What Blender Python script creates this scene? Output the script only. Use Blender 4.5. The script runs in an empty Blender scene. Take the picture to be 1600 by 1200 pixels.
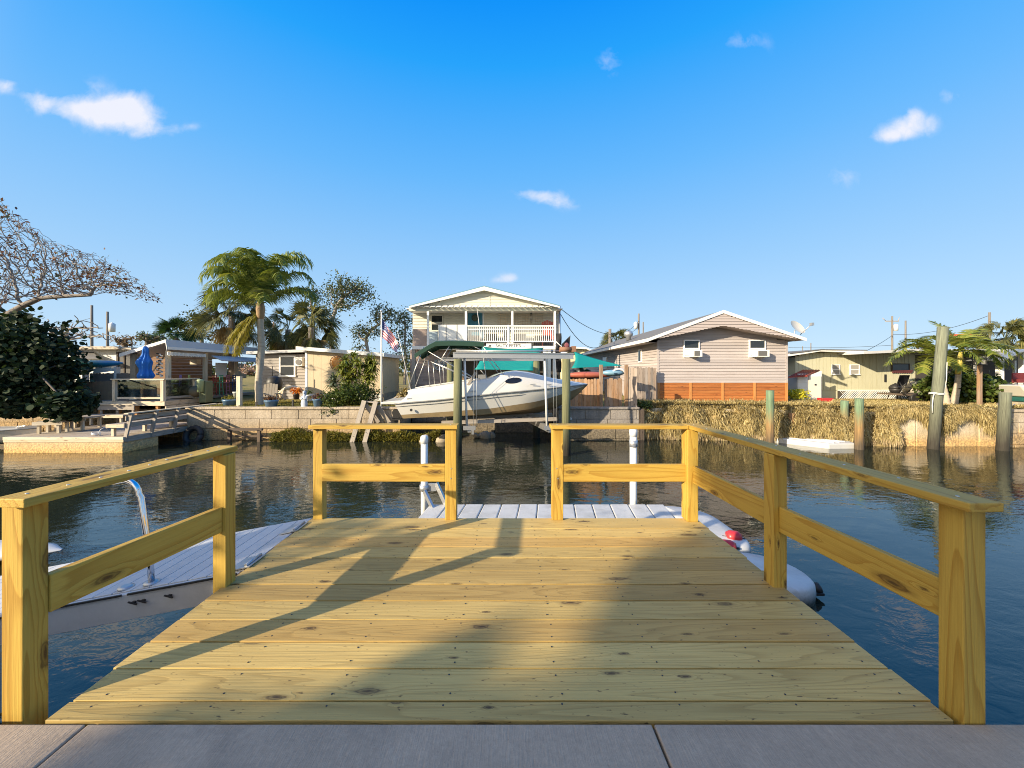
# Canal-side timber deck at low sun: deck and railings in front, houses, palms and a raised cruiser across the water.
import bpy, bmesh, math, random
import numpy as np
from mathutils import Vector, Matrix
R = random.Random(11)
NR = np.random.RandomState(11)
S = bpy.context.scene
COL = S.collection
# the camera stands 1.5 m above the deck boards (z = 0); water lies at z = -1.5
F, CX, CY, CH = 586.0, 792.0, 580.0, 1.5
WATER = -1.5
GZ = -0.10                                   # ground level on the far bank
def X(px, d): return (px - CX) / F * d
def Z(py, d): return CH - (py - CY) / F * d
def W(px, py, d): return Vector((X(px, d), d, Z(py, d)))

# ------------------------------------------------------------------ meshes
class MB:
    """collects shapes that become one mesh; g holds grain coordinates (along, across, depth)"""
    def __init__(s): s.v = []; s.f = []; s.m = []; s.g = []; s.s = []
    def add(s, vs, fs, mi=0, g=None, smooth=False):
        b = len(s.v)
        vs = [tuple(v) for v in vs]
        s.v += vs
        s.f += [tuple(i + b for i in f) for f in fs]
        s.m += [mi] * len(fs); s.s += [smooth] * len(fs)
        s.g += g if g else vs
        return s
    def obox(s, c, ax, hs, mi=0):
        """oriented box: centre, three unit axes, three half sizes; grain along the longest"""
        c = Vector(c); off = R.uniform(0, 90); ob = R.uniform(-.02, .02)
        o = sorted(range(3), key=lambda i: -hs[i])
        vs = []; g = []
        for i in (-1, 1):
            for j in (-1, 1):
                for k in (-1, 1):
                    q = (i, j, k)
                    vs.append(c + ax[0] * (i * hs[0]) + ax[1] * (j * hs[1]) + ax[2] * (k * hs[2]))
                    g.append((q[o[0]] * hs[o[0]] + off, q[o[1]] * hs[o[1]] + ob + off * .37, q[o[2]] * hs[o[2]] + off * .21))
        fs = [(0, 1, 3, 2), (4, 6, 7, 5), (0, 4, 5, 1), (2, 3, 7, 6), (0, 2, 6, 4), (1, 5, 7, 3)]
        return s.add(vs, fs, mi, g)
    def box(s, x0, x1, y0, y1, z0, z1, mi=0):
        return s.obox(((x0 + x1) / 2, (y0 + y1) / 2, (z0 + z1) / 2), (Vector((1, 0, 0)), Vector((0, 1, 0)), Vector((0, 0, 1))),
                      (abs(x1 - x0) / 2, abs(y1 - y0) / 2, abs(z1 - z0) / 2), mi)
    def beam(s, a, b, w, h, mi=0, up=(0, 0, 1)):
        a = Vector(a); b = Vector(b); t = (b - a); L = t.length; t.normalize()
        u = Vector(up); u = u - t * u.dot(t)
        if u.length < 1e-4: u = Vector((0, 1, 0)) - t * t.y
        u.normalize(); r = t.cross(u)
        return s.obox((a + b) / 2, (t, r, u), (L / 2, w / 2, h / 2), mi)
    def tube(s, pts, rad, n=8, mi=0, cap=True, smooth=True):
        pts = [Vector(p) for p in pts]
        if not hasattr(rad, '__len__'): rad = [rad] * len(pts)
        vs = []; g = []; off = R.uniform(0, 90); L = 0
        prev = None
        for i, p in enumerate(pts):
            t = (pts[min(i + 1, len(pts) - 1)] - pts[max(i - 1, 0)]).normalized()
            if prev is None:
                u = Vector((0, 0, 1)) if abs(t.z) < .9 else Vector((1, 0, 0))
            else: u = prev
            u = (u - t * u.dot(t)).normalized(); prev = u
            w = t.cross(u)
            if i: L += (pts[i] - pts[i - 1]).length
            for k in range(n):
                a = 2 * math.pi * k / n
                vs.append(p + (u * math.cos(a) + w * math.sin(a)) * rad[i])
                g.append((L + off, rad[i] * math.cos(a) * 1.2 + off * .3, rad[i] * math.sin(a) * 1.2))
        fs = []
        for i in range(len(pts) - 1):
            for k in range(n):
                fs.append((i * n + k, i * n + (k + 1) % n, (i + 1) * n + (k + 1) % n, (i + 1) * n + k))
        s.add(vs, fs, mi, g, smooth)
        if cap:
            b = len(s.v) - len(vs)
            s.f += [tuple(b + k for k in range(n))[::-1], tuple(b + (len(pts) - 1) * n + k for k in range(n))]
            s.m += [mi] * 2; s.s += [False] * 2
        return s
    def lathe(s, prof, n=16, c=(0, 0, 0), mi=0, smooth=True):
        vs = []; c = Vector(c)
        for r, z in prof:
            for k in range(n):
                a = 2 * math.pi * k / n
                vs.append((c.x + r * math.cos(a), c.y + r * math.sin(a), c.z + z))
        fs = []
        for i in range(len(prof) - 1):
            for k in range(n):
                fs.append((i * n + k, i * n + (k + 1) % n, (i + 1) * n + (k + 1) % n, (i + 1) * n + k))
        s.add(vs, fs, mi, None, smooth)
        b = len(s.v) - len(vs)
        s.f += [tuple(b + k for k in range(n))[::-1], tuple(b + (len(prof) - 1) * n + k for k in range(n))]
        s.m += [mi] * 2; s.s += [False] * 2
        return s
    def ball(s, c, r, n=10, mi=0):
        rx, ry, rz = r if hasattr(r, '__len__') else (r, r, r)
        c = Vector(c); vs = []; fs = []
        for i in range(n // 2 + 1):
            t = math.pi * min(max(i / (n // 2), .02), .98)
            for k in range(n):
                a = 2 * math.pi * k / n
                vs.append((c.x + rx * math.sin(t) * math.cos(a), c.y + ry * math.sin(t) * math.sin(a), c.z + rz * math.cos(t)))
        for i in range(n // 2):
            for k in range(n):
                fs.append((i * n + k, i * n + (k + 1) % n, (i + 1) * n + (k + 1) % n, (i + 1) * n + k))
        return s.add(vs, fs, mi, None, True)
    def prism(s, poly, y0, y1, mi=0, axis='y'):
        """extrude a polygon given in (x,z) along y, or (y,z) along x, or (x,y) along z"""
        n = len(poly)
        def P(p, t):
            return (p[0], t, p[1]) if axis == 'y' else ((t, p[0], p[1]) if axis == 'x' else (p[0], p[1], t))
        vs = [P(p, y0) for p in poly] + [P(p, y1) for p in poly]
        fs = [tuple(range(n)), tuple(range(2 * n - 1, n - 1, -1))]
        fs += [(i, (i + 1) % n + n * 0, (i + 1) % n + n, i + n) for i in range(n)]
        return s.add(vs, fs, mi)
    def grid(s, P, nu, nv, mi=0, smooth=True, wrapu=False):
        """P(i,j) -> point; quads between"""
        vs = [P(i, j) for i in range(nu) for j in range(nv)]
        fs = []
        for i in range(nu - (0 if wrapu else 1)):
            for j in range(nv - 1):
                fs.append((i * nv + j, ((i + 1) % nu) * nv + j, ((i + 1) % nu) * nv + j + 1, i * nv + j + 1))
        return s.add(vs, fs, mi, None, smooth)
    def siding(s, a, b, z0, z1, course=.2, lap=.018, mi=0, top=None):
        """horizontal lap siding between ground points a and b; top(t) clips the height along t in 0..1"""
        a = Vector((a[0], a[1], 0)); b = Vector((b[0], b[1], 0)); t = (b - a).normalized(); n = Vector((t.y, -t.x, 0))
        z = z0; L = (b - a).length
        while z < z1 - 1e-4:
            zt = min(z + course, z1)
            lo, hi = 0.0, 1.0
            if top:
                ok = [k / 200 for k in range(201) if top(k / 200) >= (z + zt) / 2]
                if not ok: break
                lo, hi = ok[0], ok[-1]
            p = a + t * (L * lo); q = a + t * (L * hi)
            vs = [p + n * lap + Vector((0, 0, z)), q + n * lap + Vector((0, 0, z)), q + Vector((0, 0, zt)), p + Vector((0, 0, zt)),
                  p + Vector((0, 0, z)), q + Vector((0, 0, z))]
            s.add(vs, [(0, 1, 2, 3), (0, 4, 5, 1)], mi)
            z = zt
        return s
    def vboards(s, a, b, z0, z1, w=.2, gap=.012, dep=.014, mi=0, top=None):
        """vertical boards with recessed joints"""
        a = Vector((a[0], a[1], 0)); b = Vector((b[0], b[1], 0)); t = (b - a).normalized(); n = Vector((t.y, -t.x, 0)); L = (b - a).length
        k = max(1, round(L / w)); w = L / k
        for i in range(k):
            c = a + t * (w * (i + .5)); zt = z1 if top is None else top((i + .5) / k)
            s.obox(c + Vector((0, 0, (z0 + zt) / 2)) + n * (dep / 2), (Vector((0, 0, 1)), t, n), ((zt - z0) / 2, (w - gap) / 2, dep / 2), mi)
        return s

def world_loc(o):
    v = Vector((0, 0, 0))
    while o is not None: v = v + o.location; o = o.parent
    return v
def finish(me, mats):
    for m in (mats if isinstance(mats, (list, tuple)) else [mats]): me.materials.append(m)
def build(mb, name, mats, parent=None, local=False, bevel=0, origin=None, fix=True):
    me = bpy.data.meshes.new(name)
    V = np.array(mb.v, dtype=float)
    o = bpy.data.objects.new(name, me)
    if parent is not None:
        o.parent = parent
        if not local: V = V - np.array(world_loc(parent))
    elif not local:
        if origin is None:
            lo = V.min(0); hi = V.max(0); origin = ((lo[0] + hi[0]) / 2, (lo[1] + hi[1]) / 2, lo[2])
        o.location = origin; V = V - np.array(origin)
    me.from_pydata([tuple(v) for v in V], [], mb.f)
    me.polygons.foreach_set('material_index', mb.m)
    me.polygons.foreach_set('use_smooth', mb.s)
    at = me.attributes.new('grain', 'FLOAT_VECTOR', 'POINT')
    at.data.foreach_set('vector', np.array(mb.g, dtype=np.float32).ravel())
    finish(me, mats)
    if fix:
        bm = bmesh.new(); bm.from_mesh(me); bmesh.ops.recalc_face_normals(bm, faces=bm.faces); bm.to_mesh(me); bm.free()
    if bevel:
        m = o.modifiers.new('bevel', 'BEVEL'); m.width = bevel; m.segments = 2; m.limit_method = 'ANGLE'
    COL.objects.link(o)
    return o
def npmesh(name, V, Fc, mats, parent=None, origin=None, mi=None, smooth=False):
    V = np.asarray(V, dtype=np.float32).reshape(-1, 3); Fc = np.asarray(Fc, dtype=np.int32); k = Fc.shape[1]
    me = bpy.data.meshes.new(name); o = bpy.data.objects.new(name, me)
    if parent is not None: o.parent = parent; V = V - np.array(world_loc(parent), dtype=np.float32)
    else:
        if origin is None:
            lo = V.min(0); hi = V.max(0); origin = ((lo[0] + hi[0]) / 2, (lo[1] + hi[1]) / 2, lo[2])
        origin = tuple(float(q) for q in origin); o.location = origin; V = V - np.array(origin, dtype=np.float32)
    me.vertices.add(len(V)); me.vertices.foreach_set('co', V.ravel())
    me.loops.add(Fc.size); me.loops.foreach_set('vertex_index', Fc.ravel())
    me.polygons.add(len(Fc)); me.polygons.foreach_set('loop_start', np.arange(0, Fc.size, k, dtype=np.int32))
    if mi is not None: me.polygons.foreach_set('material_index', np.asarray(mi, dtype=np.int32))
    if smooth: me.polygons.foreach_set('use_smooth', np.ones(len(Fc), dtype=bool))
    me.update(calc_edges=True); me.validate()
    finish(me, mats); COL.objects.link(o)
    return o
def tag(o, label=None, cat=None, group=None, kind=None):
    if label: o['label'] = label
    if cat: o['category'] = cat
    if group: o['group'] = group
    if kind: o['kind'] = kind
    return o
def thing(name, loc, label, cat, group=None, rz=0):
    o = bpy.data.objects.new(name, None); COL.objects.link(o)
    o.location = loc; o.rotation_euler.z = rz; o.empty_display_size = .2
    return tag(o, label, cat, group)
def copy_tree(o, parent=None):
    c = o.copy(); COL.objects.link(c)
    if parent is not None: c.parent = parent
    for ch in list(o.children): copy_tree(ch, c)
    return c

# ------------------------------------------------------------------ materials
MATS = {}
def newmat(name):
    m = bpy.data.materials.new(name); m.use_nodes = True; nt = m.node_tree
    for n in list(nt.nodes): nt.nodes.remove(n)
    out = nt.nodes.new('ShaderNodeOutputMaterial'); MATS[name] = m
    return m, nt, out
def nd(nt, t, ins=None, **kw):
    n = nt.nodes.new('ShaderNode' + t)
    for k, v in kw.items(): setattr(n, k, v)
    for k, v in (ins or {}).items():
        if isinstance(v, bpy.types.NodeSocket): nt.links.new(v, n.inputs[k])
        else: n.inputs[k].default_value = v
    return n
def M(nt, op, a, b=0.0, c=0.0, clamp=False):
    n = nt.nodes.new('ShaderNodeMath'); n.operation = op; n.use_clamp = clamp
    for i, v in enumerate((a, b, c)):
        if isinstance(v, bpy.types.NodeSocket): nt.links.new(v, n.inputs[i])
        else: n.inputs[i].default_value = v
    return n.outputs[0]
def c4(c): return (c[0], c[1], c[2], 1)
def mixc(nt, fac, a, b, bt='MIX'):
    n = nt.nodes.new('ShaderNodeMix'); n.data_type = 'RGBA'; n.blend_type = bt
    for k, v in ((0, fac), (6, a), (7, b)):
        if isinstance(v, bpy.types.NodeSocket): nt.links.new(v, n.inputs[k])
        else: n.inputs[k].default_value = c4(v) if hasattr(v, '__len__') else v
    return n.outputs[2]
def ramp(nt, fac, stops):
    n = nt.nodes.new('ShaderNodeValToRGB'); e = n.color_ramp.elements
    while len(e) < len(stops): e.new(.5)
    for i, (p, c) in enumerate(stops):
        e[i].position = p; e[i].color = c4(c) if hasattr(c, '__len__') else (c, c, c, 1)
    nt.links.new(fac, n.inputs[0]); return n.outputs[0]
def mapv(nt, vec, sc, loc=(0, 0, 0), rot=(0, 0, 0)):
    return nd(nt, 'Mapping', {'Vector': vec, 'Scale': sc, 'Location': loc, 'Rotation': rot}).outputs[0]
def noise(nt, vec, scale, detail=3, rough=.55, dist=0):
    return nd(nt, 'TexNoise', {'Vector': vec, 'Scale': scale, 'Detail': detail, 'Roughness': rough, 'Distortion': dist}).outputs['Fac']
def objco(nt): return nd(nt, 'TexCoord').outputs['Object']
def wpos(nt): return nd(nt, 'NewGeometry').outputs['Position']

def pmat(name, col, var=.12, scale=3, rough=.6, bump=.15, bscale=40, metal=0, stretch=(1, 1, 1), dirt=None, dscale=1.2, dlo=.5, dhi=.75, isl=0, coat=0, bdist=.01, spec=.5):
    """painted / cast / cloth surface: two scales of colour variation, optional dirt patches, fine bump"""
    m, nt, out = newmat(name); co = mapv(nt, wpos(nt), stretch)
    n1 = noise(nt, co, scale, 5, .6)
    k = M(nt, 'MULTIPLY_ADD', n1, var * 2, 1 - var)
    n2 = noise(nt, co, scale * 9, 2)
    k = M(nt, 'MULTIPLY', k, M(nt, 'MULTIPLY_ADD', n2, var, 1 - var / 2))
    if isl:
        r = nd(nt, 'NewGeometry').outputs['Random Per Island']
        k = M(nt, 'MULTIPLY', k, M(nt, 'MULTIPLY_ADD', r, isl * 2, 1 - isl))
    c = mixc(nt, 1.0, col, k, 'MULTIPLY')
    if dirt:
        dn = noise(nt, mapv(nt, wpos(nt), stretch, (7, 3, 1)), dscale, 6, .65)
        c = mixc(nt, ramp(nt, dn, [(dlo, 0), (dhi, 1)]), c, dirt)
    b = nd(nt, 'BsdfPrincipled', {'Base Color': c, 'Roughness': rough, 'Metallic': metal, 'Coat Weight': coat, 'Specular IOR Level': spec})
    if bump:
        bn = noise(nt, co, bscale, 3)
        bp = nd(nt, 'Bump', {'Strength': bump, 'Distance': bdist, 'Height': bn})
        nt.links.new(bp.outputs[0], b.inputs['Normal'])
    nt.links.new(b.outputs[0], out.inputs[0])
    return m
def woodmat(name, light, dark, knot, ringk=40, knots=.55, rough=.62, grey=None, isl=.14, fine=.35, spots=0, spec=.35, ringmix=.8):
    """sawn lumber: stretched growth rings with cathedral arches, knots, fine fibres; runs along 'grain'"""
    m, nt, out = newmat(name)
    g = nd(nt, 'Attribute', attribute_name='grain').outputs['Vector']
    rnd = nd(nt, 'NewGeometry').outputs['Random Per Island']
    gs = nd(nt, 'SeparateXYZ', {0: g}).outputs
    g2 = nd(nt, 'CombineXYZ', {0: gs[0], 1: M(nt, 'ADD', gs[1], gs[2])}).outputs[0]
    vo = nd(nt, 'TexVoronoi', {'Vector': mapv(nt, g2, (1.9, 6.5, 1)), 'Scale': 1.0, 'Randomness': .95}, voronoi_dimensions='2D')
    wob = M(nt, 'MULTIPLY', M(nt, 'SUBTRACT', noise(nt, mapv(nt, g, (14, 40, 40)), 1.0, 3, .6), .5), .14)
    kc = nd(nt, 'SeparateColor', {'Color': vo.outputs['Color']}).outputs; kr = kc[0]
    kd = M(nt, 'DIVIDE', M(nt, 'ADD', vo.outputs['Distance'], wob), M(nt, 'MULTIPLY_ADD', M(nt, 'POWER', kc[1], 2.0), 1.0, .35))      # knots of every size
    kon = M(nt, 'GREATER_THAN', kr, 1 - knots)
    kk = M(nt, 'MULTIPLY', kon, ramp(nt, kd, [(.0, 1), (.34, 0)]))               # bends the rings round a knot
    n = noise(nt, mapv(nt, g, (.42, 6.5, 6.5)), 1.0, 1.2, .4)
    n = M(nt, 'ADD', n, M(nt, 'MULTIPLY', noise(nt, mapv(nt, g, (2.2, 26, 26)), 1.0, 2), .035))
    ph = M(nt, 'ADD', M(nt, 'MULTIPLY', n, ringk * 1.9), M(nt, 'MULTIPLY', kk, 9))
    saw = M(nt, 'FRACT', M(nt, 'DIVIDE', ph, 6.283))                             # pale early wood darkening to a thin late-wood line
    ring = ramp(nt, saw, [(0, .05), (.55, .15), (.86, .95), (.95, 1), (1.0, .1)])
    fib = noise(nt, mapv(nt, g, (3.0, 150, 150)), 1.0, 3, .65)
    blot = noise(nt, mapv(nt, g, (.9, 5, 5), (3, 9, 2)), 1.0, 3)
    c = mixc(nt, M(nt, 'MULTIPLY', ring, ringmix), light, dark)
    c = mixc(nt, M(nt, 'MULTIPLY', ramp(nt, fib, [(.42, 0), (.7, 1)]), fine), c, dark)
    if grey: c = mixc(nt, M(nt, 'MULTIPLY', ramp(nt, blot, [(.42, 0), (.68, 1)]), .75), c, grey)
    if spots:
        sp = noise(nt, mapv(nt, g, (24, 75, 75)), 1.0, 2, .5)
        c = mixc(nt, M(nt, 'MULTIPLY', ramp(nt, sp, [(.675, 0), (.75, .8)]), spots), c, knot)
    kcore = M(nt, 'MULTIPLY', kon, ramp(nt, kd, [(.03, 1), (.07, .55), (.10, .85), (.125, .3), (.2, 0)]))
    c = mixc(nt, M(nt, 'MULTIPLY', kcore, .9), c, knot)
    k = M(nt, 'MULTIPLY_ADD', rnd, isl * 2, 1 - isl)
    k = M(nt, 'MULTIPLY', k, M(nt, 'MULTIPLY_ADD', blot, .5, .75))
    c = mixc(nt, 1.0, c, k, 'MULTIPLY')
    c = mixc(nt, M(nt, 'MULTIPLY', M(nt, 'POWER', M(nt, 'FRACT', M(nt, 'MULTIPLY', rnd, 7.3)), 2.0), .6), c, mixc(nt, 1.0, c, (1.0, .82, .66), 'MULTIPLY'))
    b = nd(nt, 'BsdfPrincipled', {'Base Color': c, 'Roughness': rough, 'Specular IOR Level': spec})
    bp = nd(nt, 'Bump', {'Strength': .5, 'Distance': .004, 'Height': M(nt, 'SUBTRACT', fib, M(nt, 'MULTIPLY', ring, .35))})
    nt.links.new(bp.outputs[0], b.inputs['Normal']); nt.links.new(b.outputs[0], out.inputs[0])
    return m
def leafmat(name, cols, trans=.35, rough=.5, var=.35):
    """leaf: colour differs leaf by leaf, light passes through"""
    m, nt, out = newmat(name)
    rnd = nd(nt, 'NewGeometry').outputs['Random Per Island']
    n = noise(nt, wpos(nt), 1.1, 2)
    f = M(nt, 'ADD', M(nt, 'MULTIPLY', rnd, .75), M(nt, 'MULTIPLY', M(nt, 'SUBTRACT', n, .5), .9), clamp=True)
    st = [(i / max(1, len(cols) - 1), c) for i, c in enumerate(cols)]
    c = ramp(nt, f, st)
    b = nd(nt, 'BsdfPrincipled', {'Base Color': c, 'Roughness': rough, 'Specular IOR Level': .35})
    t = nd(nt, 'BsdfTranslucent', {'Color': mixc(nt, 1.0, c, (1.25, 1.2, .6), 'MULTIPLY')})
    mx = nd(nt, 'MixShader', {0: trans}); nt.links.new(b.outputs[0], mx.inputs[1]); nt.links.new(t.outputs[0], mx.inputs[2])
    nt.links.new(mx.outputs[0], out.inputs[0])
    return m
def flatmat(name, col, rough=.5, metal=0, spec=.5):
    return pmat(name, col, .06, 6, rough, .06, 60, metal, spec=spec)

wood_rail = woodmat('rail_pine', (.51, .335, .062), (.36, .195, .026), (.06, .026, .008), 34, .62)
wood_deck = woodmat('deck_pine', (.50, .355, .12), (.32, .21, .062), (.05, .027, .014), 50, .36, .64, None, .27, .42, .95, .35, .55)
wood_grey = woodmat('weathered_timber', (.42, .37, .31), (.26, .22, .18), (.08, .06, .05), 30, .3, .8, (.30, .27, .24))
wood_pale = woodmat('sunbleached_timber', (.66, .57, .42), (.48, .38, .25), (.16, .11, .07), 30, .3, .75, (.55, .5, .42))
wood_fence = woodmat('fence_cedar', (.34, .21, .12), (.20, .115, .06), (.06, .03, .02), 26, .4, .8, (.27, .22, .18), .2)
wood_fencegrey = woodmat('fence_grey', (.31, .26, .22), (.19, .155, .13), (.06, .045, .04), 26, .4, .85, (.26, .235, .22), .2)
wood_cedar = woodmat('cedar_skirting', (.42, .16, .046), (.32, .105, .03), (.15, .05, .02), 22, .35, .6, None, .14)
wood_cedarpale = woodmat('cedar_post', (.48, .23, .075), (.4, .17, .05), (.2, .08, .03), 22, .3, .6)
wood_brown = woodmat('brown_boards', (.26, .15, .075), (.15, .08, .04), (.05, .025, .015), 22, .3, .7)
wood_dark = woodmat('dark_timber', (.13, .10, .075), (.07, .05, .04), (.03, .02, .02), 22, .3, .85)

def pilemat(name, top, mid, low, ztop, zmid, zlow):
    """round timber pile: tint changes with height above the water - treated top, rusty band, wet fouled foot"""
    m, nt, out = newmat(name)
    g = nd(nt, 'Attribute', attribute_name='grain').outputs['Vector']
    z = nd(nt, 'SeparateXYZ', {0: wpos(nt)}).outputs[2]
    n = noise(nt, mapv(nt, g, (1.5, 14, 14)), 1.0, 4)
    zz = M(nt, 'ADD', z, M(nt, 'MULTIPLY', M(nt, 'SUBTRACT', n, .5), .9))
    t1 = nd(nt, 'MapRange', {0: zz, 1: zlow, 2: zmid}).outputs[0]
    t2 = nd(nt, 'MapRange', {0: zz, 1: zmid, 2: ztop}).outputs[0]
    c = mixc(nt, t2, mixc(nt, t1, low, mid), top)
    fib = noise(nt, mapv(nt, g, (1.2, 55, 55)), 1.0, 3, .65)
    c = mixc(nt, 1.0, c, M(nt, 'MULTIPLY_ADD', ramp(nt, fib, [(.3, 0), (.7, 1)]), .75, .5), 'MULTIPLY')
    crack = ramp(nt, noise(nt, mapv(nt, g, (.7, 38, 38), (4, 1, 6)), 1.0, 2), [(.62, 0), (.68, 1)])
    c = mixc(nt, M(nt, 'MULTIPLY', crack, .6), c, (.03, .025, .02))
    b = nd(nt, 'BsdfPrincipled', {'Base Color': c, 'Roughness': .85})
    bp = nd(nt, 'Bump', {'Strength': .6, 'Distance': .02, 'Height': fib}); nt.links.new(bp.outputs[0], b.inputs['Normal'])
    nt.links.new(b.outputs[0], out.inputs[0]); return m
pile_green = pilemat('green_treated_pile', (.15, .225, .135), (.30, .185, .075), (.10, .075, .05), .1, -.7, -1.35)
pile_olive = pilemat('olive_pile', (.185, .20, .14), (.125, .13, .09), (.035, .03, .022), 1.2, -.3, -1.3)
pile_lift = pilemat('lift_pile', (.165, .17, .085), (.105, .108, .052), (.03, .026, .018), 1.0, -.6, -1.3)

white = pmat('white_paint', (.78, .77, .73), .05, 2, .45, .05, 60, dirt=(.55, .52, .46), dlo=.62, dhi=.9)
white_clean = pmat('white_vinyl', (.82, .81, .78), .03, 2, .4, .03)
pvc = pmat('pvc_pipe', (.66, .66, .65), .04, 4, .35, .03, dirt=(.5, .5, .47), dlo=.6, dhi=.85, dscale=3)
poly_white = pmat('moulded_white', (.53, .53, .52), .06, 3, .5, .08, 90, dirt=(.42, .41, .38), dlo=.55, dhi=.85, dscale=2.2)
def m_float():
    m, nt, out = newmat('float_plastic'); p = wpos(nt); z = nd(nt, 'SeparateXYZ', {0: p}).outputs[2]
    n = noise(nt, p, 3, 5, .6); f = noise(nt, p, 22, 4, .7)
    c = mixc(nt, ramp(nt, n, [(.45, 0), (.75, .8)]), (.50, .50, .49), (.34, .335, .31))
    c = mixc(nt, ramp(nt, f, [(.62, 0), (.75, .5)]), c, (.2, .19, .17))
    w = nd(nt, 'MapRange', {0: M(nt, 'ADD', z, M(nt, 'MULTIPLY', M(nt, 'SUBTRACT', f, .5), .12)), 1: -1.33, 2: -1.46}).outputs[0]
    c = mixc(nt, w, c, (.045, .045, .032))
    s_ = nd(nt, 'BsdfPrincipled', {'Base Color': c, 'Roughness': .5})
    nt.links.new(nd(nt, 'Bump', {'Strength': .15, 'Distance': .01, 'Height': f}).outputs[0], s_.inputs['Normal']); nt.links.new(s_.outputs[0], out.inputs[0]); return m
float_plastic = m_float()
dock_white = pmat('painted_white_boards', (.47, .48, .49), .1, 3, .55, .12, 60, isl=.07, dirt=(.38, .38, .37), dlo=.56, dhi=.85, dscale=2)
alu = pmat('aluminium', (.47, .47, .47), .08, 4, .38, .05, 80, metal=.8, dirt=(.38, .38, .37), dlo=.55, dhi=.85)
steel = pmat('stainless', (.75, .75, .76), .03, 5, .13, 0, metal=1)
galv = pmat('galvanised', (.45, .46, .47), .12, 8, .45, .05, metal=.7)
iron = pmat('black_iron', (.025, .024, .024), .1, 8, .5, .05)
rust = pmat('rusty_metal', (.23, .12, .07), .3, 8, .8, .2)
rubber = pmat('black_rubber', (.02, .02, .021), .1, 8, .6, .05)
red_plastic = pmat('red_plastic', (.45, .03, .035), .1, 8, .35, .02)
hull_white = pmat('gelcoat', (.66, .635, .575), .03, 1.5, .25, .02, coat=.4)
hull_tan = pmat('bottom_paint', (.30, .22, .115), .2, 2, .55, .05, dirt=(.18, .13, .07), dlo=.45, dhi=.8)
stripe_grey = flatmat('grey_stripe', (.22, .22, .215), .4)
tinted = pmat('tinted_window', (.012, .013, .015), .05, 3, .08, 0)
canvas_green = pmat('green_canvas', (.012, .05, .032), .15, 3, .75, .2, 120)
fabric_teal = leafmat('teal_fabric', [(.015, .36, .36), (.02, .42, .41)], .45, .7)
fabric_blue = pmat('blue_fabric', (.012, .15, .52), .12, 4, .7, .2, 90)
fabric_black = pmat('black_fabric', (.015, .015, .018), .15, 5, .8, .2, 90)
tarp_black = pmat('black_tarp', (.016, .017, .02), .2, 3, .45, .3, 12)
siding_yel = pmat('pale_yellow_siding', (.62, .595, .49), .04, 1.2, .5, .03, isl=.08, dirt=(.5, .455, .35), dlo=.6, dhi=.95)
siding_pink = pmat('taupe_siding', (.42, .372, .355), .06, 1.2, .55, .06, isl=.13, stretch=(1, 1, 14), dirt=(.34, .285, .265), dlo=.5, dhi=.8)
siding_pink_plain = pmat('taupe_gable_siding', (.41, .35, .325), .06, 1.2, .55, .06, stretch=(1, 1, 10))
siding_grey = pmat('grey_siding', (.30, .265, .235), .06, 1.2, .6, .05, isl=.12)
siding_white = pmat('white_siding', (.70, .69, .66), .05, 1.2, .55, .05)
tan_panel = pmat('tan_panel', (.56, .45, .295), .06, 1.2, .6, .06, dirt=(.45, .36, .24), dlo=.55, dhi=.9)
green_panel = pmat('sage_panel', (.50, .48, .34), .06, 1.3, .6, .06, stretch=(4, 4, .6), dirt=(.36, .34, .21), dlo=.5, dhi=.9)
fascia = pmat('white_fascia', (.76, .74, .70), .05, 2, .5, .05, dirt=(.5, .46, .40), dlo=.6, dhi=.95)
roof_white = pmat('white_metal_roof', (.50, .50, .51), .06, 1.5, .4, .04)
roof_grey = pmat('grey_shingles', (.14, .135, .13), .25, 5, .85, .3, 25)
roof_blue = pmat('blue_metal_roof', (.12, .25, .32), .08, 2, .4, .05)
roof_red = pmat('red_metal_roof', (.30, .05, .03), .2, 4, .5, .1, dirt=(.18, .06, .04))
roof_tan = pmat('tan_roof', (.5, .42, .32), .1, 3, .7, .1)
cream = pmat('cream_stucco', (.72, .62, .38), .05, 2, .7, .1)
brick_pink = pmat('pinkish_planks', (.42, .32, .28), .16, 1.5, .75, .1, stretch=(.6, .6, 6), isl=.18)
door_teal = pmat('teal_door', (.03, .17, .25), .08, 3, .45, .03)
glass_dark = pmat('window_glass', (.025, .03, .033), .2, 2, .06, 0)
glass_pale = pmat('blind_behind_glass', (.34, .32, .29), .08, 2, .2, .02, stretch=(1, 1, 30))
ac_grey = pmat('ac_grille', (.16, .155, .15), .15, 30, .6, .1, stretch=(1, 1, 4))
dark_shade = pmat('shaded_back_wall', (.055, .048, .042), .2, 2, .8, .05)  # near-black colour with the shade under porches and lattice put in
def m_glass():
    m, nt, out = newmat('clear_glass')
    g = nd(nt, 'BsdfGlossy', {'Color': (.9, .95, .95, 1), 'Roughness': .02}); t = nd(nt, 'BsdfTransparent', {'Color': (.86, .90, .88, 1)})
    fr = nd(nt, 'Fresnel', {'IOR': 1.45}); mx = nd(nt, 'MixShader', {0: M(nt, 'MULTIPLY_ADD', fr.outputs[0], .9, .02)})
    nt.links.new(t.outputs[0], mx.inputs[1]); nt.links.new(g.outputs[0], mx.inputs[2]); nt.links.new(mx.outputs[0], out.inputs[0]); return m
clear_glass = m_glass()
straw = leafmat('straw_grass', [(.20, .15, .06), (.40, .31, .13), (.58, .48, .25), (.34, .31, .12)], .25, .7)
lawn_leaf = leafmat('lawn_blades', [(.10, .12, .025), (.22, .19, .05), (.34, .26, .09)], .25, .7)
weed = leafmat('waterside_weed', [(.09, .10, .02), (.22, .20, .035), (.30, .24, .06)], .3, .6)
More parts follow.
